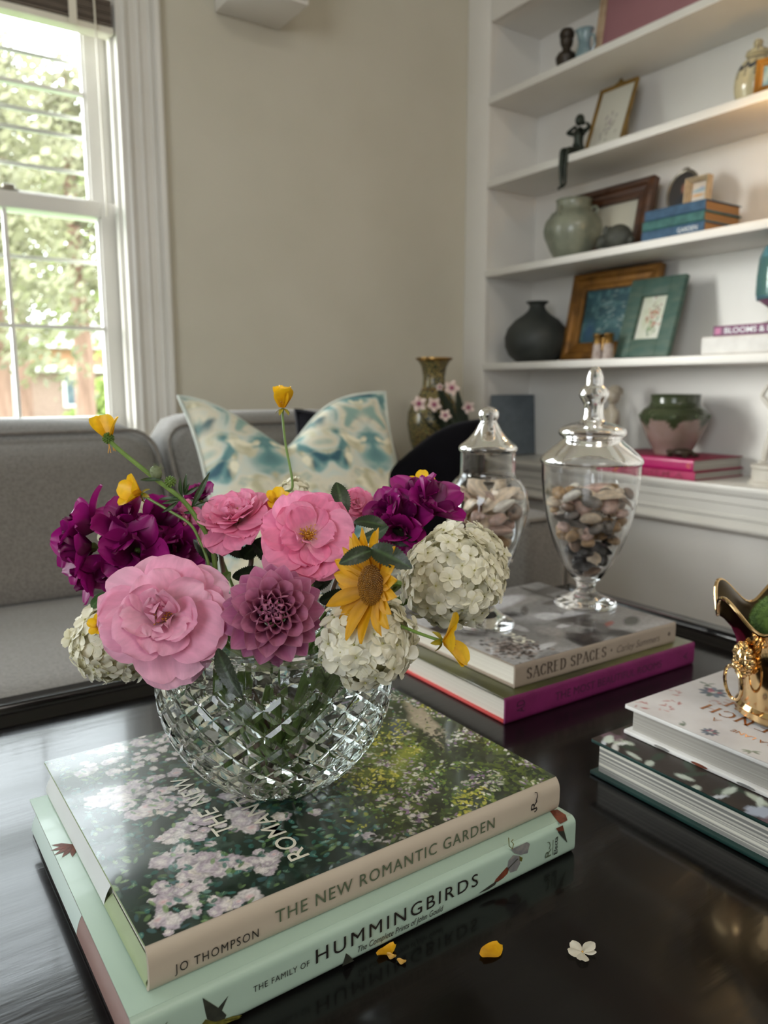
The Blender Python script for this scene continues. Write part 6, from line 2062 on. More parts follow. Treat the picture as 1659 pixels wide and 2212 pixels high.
# ------------------------------------------------------------------ flowers
m_petal = mat('flower_petal', '#eeeeee', 0.55, attr=True, col2='#ffffff', nscale=260, transl=0.42, bump=0.05, bscale=420, stretch=(1, 0.25, 1))
m_satin = mat('glossy_petal', '#f0f0f0', 0.42, attr=True, col2='#ffffff', nscale=200, transl=0.30)
m_leaf = mat('leaf_blade', '#e6e6e6', 0.42, attr=True, col2='#ffffff', nscale=120, transl=0.15, bump=0.25, bscale=260)
m_stem = mat('green_stem', '#5a7630', 0.45, col2='#6f8c40', nscale=60, transl=0.1)
m_stemd = mat('brown_stem', '#4a3524', 0.5, col2='#5d4632', nscale=60)
m_stamen = mat('golden_stamen', '#b98324', 0.5, col2='#cf9a38', nscale=200)
m_disc = mat('daisy_disc', '#4a2f0c', 0.8, col2='#6a4612', nscale=160)
m_vib = mat('cream_floret', '#ffffff', 0.6, attr=True, col2='#f6f4ea', nscale=200, transl=0.30)
m_vcore = mat('floret_core', '#c9c8a0', 0.8, col2='#d6d4b2', nscale=60)

def petal(L_, W_, e0, e1, cup=0.25, ruf=0.0, seed=0, cb=(1, 1, 1), ct=(1, 1, 1), a=1.5, b=0.6, point=False, notch=0.0, nu=9, nv=8, cm=0.4, streak=0.0, roll=0.0, edge=None, ptip=0.75):
    """petal growing from the origin along +y, rising towards +z by e0 degrees at the base and e1 at the tip"""
    r0 = random.Random(seed)
    ph = [r0.uniform(0, 6.28) for _ in range(4)]
    us = [1 - (1 - i / nu) ** 1.55 for i in range(nu + 1)]
    cl = [(0.0, 0.0)]
    fine = 40
    y = z_ = 0.0
    tab = [(0, 0, math.radians(e0))]
    for k in range(1, fine + 1):
        u = k / fine
        f = math.radians(e0 + (e1 - e0) * u ** 0.8)
        y += math.cos(f) * L_ / fine
        z_ += math.sin(f) * L_ / fine
        tab.append((y, z_, f))
    mb = MB()
    def fn(i, j):
        u = us[int(round(i * nu))]
        v = 2 * j - 1
        k = u * fine
        k0 = min(fine - 1, int(k))
        t_ = k - k0
        yy = tab[k0][0] * (1 - t_) + tab[k0 + 1][0] * t_
        zz = tab[k0][1] * (1 - t_) + tab[k0 + 1][1] * t_
        f = tab[k0][2] * (1 - t_) + tab[k0 + 1][2] * t_
        if point:
            w_ = W_ / 2 * (math.sin(math.pi * min(1, 0.12 + 0.88 * u ** 1.0)) ** ptip if u < 0.999 else 0.02)
            w_ = max(w_, 0.02 * W_)
        else:
            w_ = W_ / 2 * max(0.05, math.sin(math.pi * (0.05 + 0.90 * u ** a))) ** b
        if u > 0.6 and not point:
            yy -= notch * L_ * math.exp(-(v / 0.25) ** 2) * (u - 0.6) / 0.4
        n_ = cup * w_ * v * v
        n_ += ruf * L_ * (math.sin(4.2 * v + ph[0]) * 0.6 + math.sin(8.1 * v + ph[1] + 3 * u) * 0.4) * u * u * (0.35 + abs(v))
        x = w_ * v
        if roll > 0:
            an = v * roll
            x = w_ * math.sin(an) / max(roll, 0.01) * 1.0
            n_ = w_ * (1 - math.cos(an)) / roll
        x += 0.04 * W_ * math.sin(3 * u + ph[2])
        c_ = mixc(cb, ct, min(1, max(0, u / max(cm, 0.01))) if u < cm else 1.0)
        if edge is not None:
            c_ = mixc(c_, edge, min(1, abs(v) ** 2.5 * 0.7 + max(0, u - 0.75) * 1.2))
        if streak:
            q = 1 - streak * (0.5 + 0.5 * math.sin(v * 13 + ph[3]))
            c_ = tuple(m_ * q for m_ in c_)
        return ((x, yy - math.sin(f) * n_, zz + math.cos(f) * n_), c_)
    mb.grid(fn, nu, nv)
    return mb

def stem_path(pts, rad, m, parent, Minv, n=8, name='stem', taper=1.0):
    """smooth tube through world points"""
    P = [Vector(p) for p in pts]
    out = []
    for i in range(len(P) - 1):
        p0, p1, p2, p3 = P[max(0, i - 1)], P[i], P[i + 1], P[min(len(P) - 1, i + 2)]
        for q in range(7):
            t_ = q / 7
            out.append(0.5 * ((2 * p1) + (p2 - p0) * t_ + (2 * p0 - 5 * p1 + 4 * p2 - p3) * t_ * t_ + (3 * p1 - p0 - 3 * p2 + p3) * t_ ** 3))
    out.append(P[-1])
    m_ = len(out)
    return part(name, MB().tube([Minv @ p for p in out], [rad * (1 + (taper - 1) * k / (m_ - 1)) for k in range(m_)], n), m, parent)

def into_bowl(head, axis, seed, spread=0.05, kmax=0.03):
    """way points from a flower head down through the mouth of the bowl to its floor"""
    r0 = random.Random(seed)
    dxy = Vector((head.x - BC.x, head.y - BC.y))
    if dxy.length > spread:
        dxy = dxy.normalized() * spread
    ent = Vector((BC.x + dxy.x, BC.y + dxy.y, BC.z + 0.124 * KF))
    an = math.atan2(-dxy.y, -dxy.x) + r0.gauss(0, 0.5)
    rb = r0.uniform(0.005, 0.028)
    bot = Vector((BC.x + rb * math.cos(an), BC.y + rb * math.sin(an), BC.z + 0.0165))
    mid = ent.lerp(bot, 0.5) + Vector((dxy.x, dxy.y, 0)) * 0.1
    k = min(kmax, (head - ent).length * 0.45)
    return [head - axis * 0.003, head - axis * k + Vector((0, 0, -0.002)), ent, mid, bot]

def axis_of(loc, r_, u_, t_=1.0):
    tc_ = (EYE - loc).normalized()
    return (tc_ * t_ + RGT * r_ + Vector((0, 0, 1)) * u_).normalized()

def put(root, me, name, ang, tilt=0.0, dz=0.0, sc=1.0, rad=0.0, twist=0.0):
    M_ = Matrix.Translation((0, 0, dz)) @ rotm(ang, 'Z') @ Matrix.Translation((0, rad, 0)) @ rotm(tilt, 'X') @ rotm(twist, 'Y') @ Matrix.Scale(sc, 4)
    return link(name, me, root, M_)

GP = 'flowers in the crystal bowl'
def rose(label, px, py, dep, Rr_, ax, seed, cb, ct, dense=1.0, stemm=None, stamens=True, spread=0.05, core=5, opened=0):
    Rr_ *= KF
    loc = at(px, py, dep)
    axis = axis_of(loc, *ax)
    M_ = frame_to(axis, loc=loc) @ Matrix.Translation((0, 0, -0.25 * Rr_))
    t = thing('rose', label, 'flower', M=M_, group=GP)
    r0 = random.Random(seed)
    wh = mixc(ct, (0.95, 0.86, 0.72), 0.65)
    def lay(n, L_, W_, e0, e1, cup, ruf, dz, rad, v=3, tl=0.12, notch=0.05, cm=0.45):
        ms = [petal(L_, W_ * r0.uniform(0.92, 1.1), e0 + r0.uniform(-5, 5), e1 + r0.uniform(-8, 8), cup, ruf, seed * 31 + q + int(L_ * 1e5), mixc(wh, ct, 0.15), mixc(ct, cb, r0.uniform(0, 0.5)), notch=notch * r0.random() * 1.6, cm=cm, streak=0.05).mesh('petal', m_petal) for q in range(v)]
        off = r0.random() * 6.28
        for k in range(n):
            put(t, ms[r0.randrange(v)], 'petal', off + 6.2832 * k / n + r0.gauss(0, 0.16), r0.gauss(0, tl), dz + r0.gauss(0, 0.015) * Rr_, r0.uniform(0.86, 1.06), rad, r0.gauss(0, 0.12))
    op = opened
    lay(int(7 * dense), Rr_ * 1.04, Rr_ * 1.14, 22 - op, -12, 0.08, 0.075, -0.06 * Rr_, 0.04 * Rr_, v=4)
    lay(int(7 * dense), Rr_ * 0.96, Rr_ * 1.04, 34 - op, 4, 0.14, 0.085, 0.0, 0.04 * Rr_, v=4, tl=0.16)
    lay(int(6 * dense), Rr_ * 0.80, Rr_ * 0.90, 46 - op, 18, 0.20, 0.10, 0.05 * Rr_, 0.03 * Rr_, v=4, tl=0.2)
    lay(int(5 * dense), Rr_ * 0.60, Rr_ * 0.66, 56 - op, 34 - op * 0.6, 0.24, 0.12, 0.09 * Rr_, 0.05 * Rr_, v=3, tl=0.25)
    if core:
        lay(core, Rr_ * 0.46, Rr_ * 0.44, 68, 66, 0.3, 0.24, 0.12 * Rr_, 0.10 * Rr_, v=3, tl=0.45)
    if stamens:
        mb = MB()
        for k in range(44):
            a, e = k * 2.39996, math.radians(30 + 55 * r0.random())
            d = Vector((math.cos(a) * math.cos(e), math.sin(a) * math.cos(e), math.sin(e)))
            L_ = Rr_ * r0.uniform(0.16, 0.27)
            p1 = d * L_ + Vector((0, 0, 0.12 * Rr_))
            mb.tube([Vector((0, 0, 0.10 * Rr_)) + d * 0.02 * Rr_, p1], 0.00022, 4)
            mb.ball(p1, 0.00055, 6, 4)
        mb.ball((0, 0, 0.13 * Rr_), 0.09 * Rr_, 10, 6)
        s_ = part('stamens', mb, m_stamen, t)
        s_['kind'] = 'stuff'
    sp_ = []
    for k in range(5):
        mb = petal(Rr_ * 0.5, Rr_ * 0.16, -30, -60, 0.2, 0, k, lin('#4a5f2e'), lin('#5a6f3a'), point=True, nu=5, nv=3)
        part('sepal', mb, m_leaf, t, rotm(k * 1.2566, 'Z') @ Matrix.Translation((0, 0, -0.10 * Rr_)))
    part('hip', MB().ball((0, 0, -0.13 * Rr_), (0.10 * Rr_, 0.10 * Rr_, 0.13 * Rr_), 10, 8), m_stem, t)
    stem_path(into_bowl(loc - axis * 0.38 * Rr_, axis, seed, spread), 0.0021, stemm or m_stem, t, M_.inverted())
    return t, M_

def leaf_mesh(L_, W_, fold=0.25, arch=0.15, ser=0.05, c1=lin('#2c3d20'), c2=lin('#3d5230'), nu=30, nv=8, lance=False, seed=0):
    r0 = random.Random(seed)
    ph = r0.random() * 6
    def fn(i, j):
        u, v = i, 2 * j - 1
        w_ = W_ / 2 * (max(0.03, (u ** 0.6) * ((1 - u) ** 0.75) * 1.92) if not lance else math.sin(math.pi * (0.02 + 0.96 * u)) ** 0.9)
        w_ *= 1 + (ser * (1 if int(round(i * nu)) % 2 else -1) * (abs(v) > 0.95))
        z_ = fold * w_ * abs(v) - arch * L_ * (2 * u - 1) ** 2 + 0.012 * L_ * math.sin(9 * u + ph) * v
        vein = max(0, 1 - abs(v) / 0.07) + 0.35 * max(0, math.sin((u - abs(v) * 0.22) * 44) - 0.6)
        return ((w_ * v, u * L_, z_), mixc(c1, c2, min(1, vein)))
    return MB().grid(fn, nu, nv)

def leaf_px(root, Minv, b_px, t_px, d0, d1, wpx, seed=0, roll=0.0, c1='#26361c', c2='#3f5530', lance=False, name='leaf', fold=0.2, arch=0.10, ser=0.08, label=None):
    p0, p1 = at(b_px[0], b_px[1], d0), at(t_px[0], t_px[1], d1)
    L_ = (p1 - p0).length
    W_ = wpx / FPX * (d0 + d1) / 2 * KF
    y = (p1 - p0).normalized()
    z_ = (EYE - p0).normalized()
    z_ = (z_ - y * z_.dot(y)).normalized()
    x = y.cross(z_)
    F_ = Matrix(((x.x, y.x, z_.x, p0.x), (x.y, y.y, z_.y, p0.y), (x.z, y.z, z_.z, p0.z), (0, 0, 0, 1)))
    mb = leaf_mesh(L_, W_, fold, arch, 0 if lance else ser, lin(c1), lin(c2), lance=lance, seed=seed)
    return part(name, mb, m_leaf, root, Minv @ F_ @ rotm(roll, 'Y'), label=label)

# the big pale pink rose in front, the two brighter ones above it and two half hidden ones
PALE, PALE2 = lin('#f29cc2'), lin('#fcc6dc')
HOT, HOT2 = lin('#f577a8'), lin('#fca8ca')
r1, M_1 = rose('largest pale pink rose, fully open at the lower left of the bouquet', 352, 1327, 0.488, 0.0405, (-0.10, 0.14), 3, PALE, PALE2, 0.95, core=6, opened=6)
r2, M_2 = rose('bright pink open rose with golden stamens at the top middle of the bouquet', 666, 1152, 0.520, 0.0340, (-0.02, 0.42), 5, HOT, HOT2, 1.15, core=1, opened=16)
r3, M_3 = rose('bright pink rose turned up and left, behind the thin buttercup stems', 508, 1112, 0.568, 0.0300, (-0.35, 0.95, 0.55), 8, HOT, HOT2, 1.2, m_stemd, stamens=True, core=6)
r4, M_4 = rose('half hidden pink rose between the purple blossoms and the upturned rose', 398, 1128, 0.600, 0.0185, (-0.5, 0.1, 0.6), 11, HOT, HOT2, 0.9, m_stemd, stamens=False)
r5, M_5 = rose('small pink rose peeping out behind the leaves at the right of the bouquet', 772, 1085, 0.600, 0.0150, (0.1, 0.6), 13, HOT, HOT2, 0.9, m_stemd, stamens=False)
I2, I1, I3 = M_2.inverted(), M_1.inverted(), M_3.inverted()
leaf_px(r2, I2, (742, 1114), (728, 1038), 0.545, 0.555, 56, 1, 0.25)
leaf_px(r2, I2, (764, 1122), (840, 1136), 0.545, 0.54, 48, 2, -0.7)
leaf_px(r2, I2, (773, 1172), (840, 1140), 0.525, 0.52, 40, 3, 0.5, c1='#4b5f4c', c2='#6a7d68')
leaf_px(r2, I2, (806, 1186), (734, 1216), 0.445, 0.436, 50, 4, 0.2, c1='#222f18')
leaf_px(r2, I2, (798, 1180), (888, 1224), 0.445, 0.432, 66, 5, -0.2, c1='#222f18')
leaf_px(r1, I1, (464, 1400), (519, 1510), 0.478, 0.466, 52, 6, 0.35, c1='#1e2a17', c2='#34462a')
leaf_px(r1, I1, (228, 1282), (192, 1316), 0.545, 0.555, 30, 7, 0.2, c1='#35582a', c2='#4c7440')
leaf_px(r1, I1, (470, 1260), (500, 1236), 0.52, 0.525, 30, 8, 0.2, c1='#4a6a2e', c2='#5d7e3c')
for k, (b_, t_, w_) in enumerate((((470, 1215), (418, 1165), 40), ((520, 1210), (565, 1165), 46), ((600, 1220), (545, 1175), 40), ((660, 1270), (720, 1245), 46), ((690, 1300), (760, 1278), 44), ((560, 1230), (500, 1250), 44), ((700, 1250), (640, 1280), 40), ((470, 1230), (440, 1290), 40), ((540, 1200), (480, 1180), 36), ((830, 1150), (900, 1175), 46))):
    leaf_px(r3, I3, b_, t_, 0.575 + 0.01 * math.sin(k), 0.57, w_, 20 + k, 0.4 * math.sin(2.3 * k), c1='#1d2817', c2='#304027')

# dahlia ------------------------------------------------------------
def dahlia(label, px, py, dep, Rr_, ax):
    Rr_ *= KF
    loc = at(px, py, dep)
    axis = axis_of(loc, *ax)
    M_ = frame_to(axis, loc=loc) @ Matrix.Translation((0, 0, -0.30 * Rr_))
    t = thing('dahlia', label, 'flower', M=M_, group=GP)
    r0 = random.Random(2)
    dk_, md, pl, mg = lin('#84305e'), lin('#c27294'), lin('#dea9c0'), lin('#ad3887')
    #        n   L     W    e0  e1  roll dz   rad  base tip  point
    rings = [(6, 0.13, 0.24, 92, 96, 2.6, 0.40, 0.05, dk_, dk_), (8, 0.18, 0.36, 86, 84, 2.5, 0.37, 0.13, dk_, mixc(dk_, md, 0.6)), (9, 0.25, 0.50, 78, 72, 2.35, 0.32, 0.22, dk_, md),
             (9, 0.34, 0.62, 66, 54, 2.0, 0.26, 0.29, dk_, md), (10, 0.46, 0.64, 50, 32, 1.45, 0.18, 0.31, mixc(dk_, md, 0.4), md), (10, 0.60, 0.62, 32, 10, 1.0, 0.09, 0.30, mixc(mg, md, 0.4), md),
             (10, 0.74, 0.60, 14, -8, 0.75, 0.01, 0.29, mg, mixc(md, mg, 0.35)), (10, 0.80, 0.56, 0, -20, 0.6, -0.07, 0.26, mg, mixc(md, mg, 0.6))]
    for q, (n, L_, W_, e0, e1, rl, dz, rad, cb, ct) in enumerate(rings):
        ms = [petal(L_ * Rr_, W_ * Rr_, e0 + r0.uniform(-4, 4), e1 + r0.uniform(-5, 5), 0.3, 0.012, q * 5 + k, cb, ct, point=q >= 5, ptip=0.75, a=0.95, b=0.32, roll=rl, streak=0.10, cm=0.7, edge=mixc(pl, ct, 0.35 if q > 3 else 0.6), nu=8, nv=10).mesh('petal', m_petal) for k in range(2)]
        off = q * 0.37
        for k in range(n):
            put(t, ms[k % 2], 'petal', off + 6.2832 * k / n + r0.gauss(0, 0.04), r0.gauss(0, 0.05), dz * Rr_, r0.uniform(0.95, 1.05), rad * Rr_)
    part('heart', MB().ball((0, 0, 0.22 * Rr_), (0.20 * Rr_, 0.20 * Rr_, 0.22 * Rr_), 14, 10, c=lin('#2a0d20')), m_petal, t)
    part('calyx', MB().ball((0, 0, -0.05 * Rr_), (0.24 * Rr_, 0.24 * Rr_, 0.16 * Rr_), 12, 8), m_stem, t)
    stem_path(into_bowl(loc - axis * 0.45 * Rr_, axis, 4, 0.055), 0.0036, m_stem, t, M_.inverted())
    return t
dahlia('dusky mauve dahlia with a dark heart at the front of the bouquet', 590, 1322, 0.478, 0.0318, (0.0, 0.10))

# yellow daisy ------------------------------------------------------
loc = at(806, 1264, 0.462)
axis = axis_of(loc, -0.95, 0.02, 0.72)
M_ = frame_to(axis, loc=loc)
t = thing('yellow_daisy', 'golden yellow daisy facing left with a brown centre under two leaves', 'flower', M=M_, group=GP)
r0 = random.Random(6)
Y1, Y2 = lin('#c98a0c'), lin('#e8ae18')
ms = [petal(0.0262 * KF, 0.0100 * KF, 26 + 3 * k, 6 + 5 * k, 0.35, 0.02, 60 + k, Y1, Y2, point=True, streak=0.12, cm=0.5, nu=8, nv=6).mesh('petal', m_petal) for k in range(3)]
for k in range(24):
    put(t, ms[k % 3], 'petal', 6.2832 * k / 24 + r0.gauss(0, 0.06), r0.gauss(0, 0.12), -0.0008 * (k % 2), r0.uniform(0.85, 1.08), 0.0105)
part('disc', MB().ball((0, 0, -0.0005), (0.0134, 0.0134, 0.0055), 26, 14), m_disc, t)
mb = MB()
for k in range(420):
    a, r_ = k * 2.39996, 0.0131 * math.sqrt((k + 0.5) / 420)
    z_ = 0.0050 * math.sqrt(max(0, 1 - (r_ / 0.0136) ** 2))
    mb.tube([(r_ * math.cos(a), r_ * math.sin(a), z_ - 0.0006), (r_ * 1.04 * math.cos(a), r_ * 1.04 * math.sin(a), z_ + 0.0008 + 0.0006 * r0.random())], [0.00042, 0.00030], 5)
f_ = part('disc_florets', mb, mat('disc_floret', '#8a5c14', 0.6, col2='#a8741e', nscale=300), t)
f_['kind'] = 'stuff'
part('calyx', MB().ball((0, 0, -0.004), (0.010, 0.010, 0.005), 14, 8), m_stem, t)
stem_path(into_bowl(loc - axis * 0.006, axis, 21, 0.055, 0.012), 0.0022, m_stem, t, M_.inverted())

# snowball viburnum -------------------------------------------------
def floret_mesh(seed):
    r0 = random.Random(seed)
    mb = MB()
    n = 5
    for k in range(n):
        c_ = mixc(lin('#efebd6'), lin('#faf8ee'), r0.random())
        p = petal(0.0088 * r0.uniform(0.85, 1.1), 0.0080 * r0.uniform(0.9, 1.1), 20 + r0.uniform(-8, 8), -12 + r0.uniform(-18, 12), 0.12 + 0.2 * r0.random(), 0.05, seed * 9 + k, lin('#e2dfbd'), c_, a=1.45, b=0.55, nu=5, nv=4, cm=0.35)
        mb.merge(p, rotm(k * 6.2832 / n + r0.gauss(0, 0.12), 'Z') @ rotm(r0.gauss(0, 0.15), 'X'))
    mb.ball((0, 0, 0.0004), 0.0007, 6, 4, c=lin('#b5b070'))
    return mb.mesh('floret', m_vib)
FLOR = [floret_mesh(q) for q in range(6)]
def snowball(label, px, py, dep, Rr_, n, seed, spread=0.05, squash=(1, 1, 1), nostem=False):
    Rr_ *= KF
    loc = at(px, py, dep)
    axis = (loc - (BC + Vector((0, 0, 0.10)))).normalized()
    M_ = frame_to(axis, loc=loc)
    t = thing('snowball_viburnum', label, 'flower', M=M_, group=GP)
    r0 = random.Random(seed)
    part('core', MB().ball((0, 0, 0), (0.74 * Rr_ * squash[0], 0.74 * Rr_ * squash[1], 0.74 * Rr_ * squash[2]), 18, 12), m_vcore, t)
    for k in range(n):
        z_ = 1 - 2 * (k + 0.5) / n
        a = k * 2.39996
        q = math.sqrt(1 - z_ * z_)
        d = Vector((q * math.cos(a), q * math.sin(a), z_))
        d = (d + Vector((r0.gauss(0, 0.07), r0.gauss(0, 0.07), r0.gauss(0, 0.07)))).normalized()
        p = Vector((d.x * squash[0], d.y * squash[1], d.z * squash[2])) * Rr_ * r0.uniform(0.84, 0.98)
        nn = (d + Vector((r0.gauss(0, 0.26), r0.gauss(0, 0.26), r0.gauss(0, 0.26)))).normalized()
        link('floret', FLOR[r0.randrange(6)], t, frame_to(nn, up=(0.3, 0.9, 0.2), loc=p) @ rotm(r0.random() * 6.28, 'Z') @ Matrix.Scale(KF * r0.uniform(0.88, 1.22), 4))
    if not nostem:
        stem_path(into_bowl(loc - axis * 0.70 * Rr_, axis, seed, spread), 0.0024, m_stem, t, M_.inverted())
    return t, M_
snowball('cream snowball viburnum hanging over the bowl rim under the yellow daisy', 795, 1380, 0.490, 0.0300, 100, 31, 0.06)
snowball('large cream snowball viburnum right of the yellow daisy', 975, 1248, 0.548, 0.0350, 135, 32, 0.06)
snowball('cream snowball viburnum farthest right, behind the large one', 1008, 1222, 0.612, 0.0330, 120, 33, 0.06)
snowball('cream snowball viburnum at the far left under the big pale rose', 244, 1388, 0.565, 0.0290, 105, 34, 0.06, (1, 1, 1.05))
snowball('small cream snowball viburnum glimpsed through the purple blossoms at the left', 280, 1140, 0.630, 0.0230, 70, 35, 0.05)
snowball('tiny cream snowball viburnum behind the two bright pink roses', 632, 1068, 0.640, 0.0110, 22, 36, 0.04)

# purple blossoms ---------------------------------------------------
MG1, MG2, MGd = lin('#760a56'), lin('#a5187e'), lin('#4e0640')
PM = {}
def blossom(label, px, py, dep, Rr_, ax, seed, n1=6, n2=4, opn=0.0):
    Rr_ *= KF
    loc = at(px, py, dep)
    axis = axis_of(loc, *ax)
    M_ = frame_to(axis, loc=loc) @ Matrix.Translation((0, 0, -0.35 * Rr_))
    t = thing('purple_blossom', label, 'flower', M=M_, group=GP)
    r0 = random.Random(seed)
    key = seed % 3
    if key not in PM:
        PM[key] = ([petal(1.0, 0.86, 48, 14 + 12 * q, 0.28, 0.055, key * 17 + q, MG1, MG2 if q else mixc(MG2, MG1, 0.3), cm=0.8, streak=0.16, b=0.7, a=1.25, nu=9, nv=8).mesh('petal', m_satin) for q in range(3)],
                   [petal(0.8, 0.56, 72, 60 + 10 * q, 0.34, 0.14, key * 19 + q, MGd, MG1, cm=0.7, streak=0.15, nu=8, nv=7).mesh('petal', m_satin) for q in range(2)])
    off = r0.random() * 6.28
    for k in range(n1):
        put(t, PM[key][0][k % 3], 'petal', off + 6.2832 * k / n1 + r0.gauss(0, 0.12), r0.gauss(0, 0.2) + opn, 0, Rr_ * r0.uniform(0.9, 1.12), 0.05 * Rr_, r0.gauss(0, 0.15))
    for k in range(n2):
        put(t, PM[key][1][k % 2], 'petal', off + 0.4 + 6.2832 * k / n2 + r0.gauss(0, 0.2), r0.gauss(0, 0.18), 0.05 * Rr_, Rr_ * r0.uniform(0.85, 1.05), 0.06 * Rr_, r0.gauss(0, 0.2))
    part('calyx', MB().ball((0, 0, -0.02 * Rr_), (0.14 * Rr_, 0.14 * Rr_, 0.12 * Rr_), 10, 8), m_stem, t)
    stem_path(into_bowl(loc - axis * 0.36 * Rr_, axis, seed, 0.055), 0.0013, m_stem, t, M_.inverted())
    return t
for k, (px, py, dp, rr_, ax, lb) in enumerate((
        (182, 1128, 0.585, 0.029, (-0.85, 0.35, 0.35), 'purple blossom pointing up and left, uppermost at the left end'),
        (170, 1182, 0.575, 0.028, (-1.0, 0.0, 0.55), 'purple blossom reaching farthest left over the sofa seat'),
        (190, 1244, 0.580, 0.026, (-0.9, -0.35, 0.45), 'purple blossom pointing down and left above the far left snowball'),
        (262, 1128, 0.575, 0.029, (-0.2, 0.75, 0.7), 'purple blossom directly under the left buttercup petals'),
        (292, 1186, 0.565, 0.031, (-0.2, 0.1, 1.0), 'purple blossom facing the camera above the big pale rose'),
        (345, 1130, 0.590, 0.026, (0.2, 0.6, 0.8), 'purple blossom at the right end of the left purple cluster, upper one'),
        (385, 1188, 0.585, 0.025, (0.4, 0.1, 0.8), 'dark purple blossom beside the thin green stems'),
        (238, 1236, 0.575, 0.022, (-0.4, -0.5, 0.9), 'lower purple blossom touching the edge of the big pale rose'),
        (430, 1068, 0.635, 0.016, (-0.2, 0.7, 0.4), 'small purple blossom behind the narrow buttercup leaves'),
        (880, 1122, 0.580, 0.026, (0.0, 0.55, 0.9), 'purple blossom in the middle of the right purple cluster'),
        (835, 1098, 0.585, 0.020, (-0.55, 0.5, 0.7), 'ruffled purple blossom at the left of the right purple cluster'),
        (935, 1085, 0.585, 0.028, (0.55, 0.75, 0.5), 'purple blossom with raised petals at the right of the right cluster'),
        (900, 1070, 0.600, 0.026, (0.0, 1.0, 0.3), 'upright purple blossom at the top of the right cluster'),
        (862, 1150, 0.575, 0.020, (-0.2, -0.3, 1.0), 'lowest purple blossom of the right cluster, above the snowball'))):
    blossom(lb, px, py, dp, rr_, ax, 40 + k)

# buttercups --------------------------------------------------------
BY1, BY2 = lin('#dc9c0c'), lin('#f4c41c')
def buttercup(label, px, py, dep, Rr_, ax, az, e0, e1, seed, stem_px=None, srad=0.0010, centre='stamen'):
    loc = at(px, py, dep)
    axis = axis_of(loc, *ax)
    M_ = frame_to(axis, up=(0.2, 0.3, 1) if abs(axis.z) < 0.9 else tuple(RGT), loc=loc)
    t = thing('buttercup', label, 'flower', M=M_, group=GP)
    r0 = random.Random(seed)
    ms = [petal(Rr_, Rr_ * 0.86, e0, e1 + 8 * q, 0.30, 0.02, seed * 3 + q, BY1, BY2, cm=0.5, b=0.55, a=1.35, nu=8, nv=7).mesh('petal', m_satin) for q in range(2)]
    for k, a in enumerate(az):
        put(t, ms[k % 2], 'petal', math.radians(a) + r0.gauss(0, 0.05), r0.gauss(0, 0.08), 0, r0.uniform(0.92, 1.06), 0.0012)
    mb = MB()
    if centre == 'seed':
        m_ = m_stem
        for k in range(60):
            z_ = 1 - 2 * (k + 0.5) / 60
            q = math.sqrt(1 - z_ * z_)
            d = Vector((q * math.cos(k * 2.4), q * math.sin(k * 2.4), z_))
            mb.tube([d * 0.0030, d * 0.0046, d * 0.0050 + Vector((0.0003, 0.0002, 0.0003))], [0.0009, 0.0007, 0.0002], 5)
        mb.ball((0, 0, 0), 0.0036, 12, 8)
    else:
        m_ = m_stamen
        for k in range(34):
            d = Vector((math.cos(k * 2.4) * 0.75, math.sin(k * 2.4) * 0.75, 0.9)).normalized()
            L_ = Rr_ * r0.uniform(0.25, 0.42)
            mb.tube([d * 0.001, d * L_], 0.00018, 4)
            mb.ball(d * L_, (0.0004, 0.0004, 0.0006), 5, 4)
        mb.ball((0, 0, 0.0012), 0.0019, 10, 6)
    s_ = part('flower_centre', mb, m_, t)
    if centre == 'seed':
        mb = MB()
        for k in range(5):
            mb.tube([(0.002 * math.cos(k), 0.002 * math.sin(k), -0.003), (0.003 * math.cos(k), 0.003 * math.sin(k), -0.007), (0.0042 * math.cos(k * 1.4), 0.0035 * math.sin(k), -0.0115)], 0.00035, 5)
        part('withered_stamens', mb, m_stamen, t)
    else:
        for k in range(5):
            part('sepal', petal(Rr_ * 0.45, Rr_ * 0.2, -10, -60, 0.3, 0, k, lin('#8a8a20'), lin('#a99a2a'), point=True, nu=4, nv=3), m_leaf, t, rotm(k * 1.2566 + 0.6, 'Z') @ Matrix.Translation((0, 0, -0.001)))
    if stem_px:
        pts = [loc - axis * 0.001] + [at(*q) for q in stem_px]
    else:
        pts = []
    head = pts[-1] if pts else loc
    dn = (pts[-1] - pts[-2]).normalized() * -1 if len(pts) > 1 else axis
    pts += into_bowl(head, dn, seed, 0.045)[2:] if pts else into_bowl(loc, axis, seed, 0.045)
    stem_path(pts, srad, m_stem, t, M_.inverted(), taper=1.25)
    return t, M_
b1_, MB1 = buttercup('buttercup gone to seed with two raised petals, highest at the left against the sofa', 234, 947, 0.590, 0.0205, (-0.25, 0.95, 0.15), (150, 92, 25), 64, 54, 1,
                     [(258, 972, 0.588), (330, 1030, 0.583), (392, 1078, 0.578), (425, 1120, 0.572), (452, 1165, 0.566), (464, 1215, 0.562)], 0.0018, 'seed')
IB = MB1.inverted()
b2_, MB2 = buttercup('buttercup turned to the left just above the left purple blossoms', 303, 1066, 0.575, 0.0180, (-0.75, 0.25, 0.5), (0, 72, 144, 216, 288), 52, 38, 2,
                     [(322, 1078, 0.575), (370, 1106, 0.573), (410, 1132, 0.570), (430, 1165, 0.566), (452, 1225, 0.562)], 0.0011)
b3_, MB3 = buttercup('buttercup standing tall on its own long stem in front of the printed pillow', 611, 880, 0.615, 0.0195, (0.02, 1.0, 0.12), (0, 72, 144, 216, 288), 74, 60, 3,
                     [(611, 905, 0.615), (617, 960, 0.612), (632, 1048, 0.605), (612, 1064, 0.592), (585, 1082, 0.585)], 0.0010)
buttercup('buttercup wedged between the two bright pink roses', 600, 1086, 0.578, 0.0125, (0.1, 0.6, 0.7), (0, 72, 144, 216, 288), 50, 25, 4)
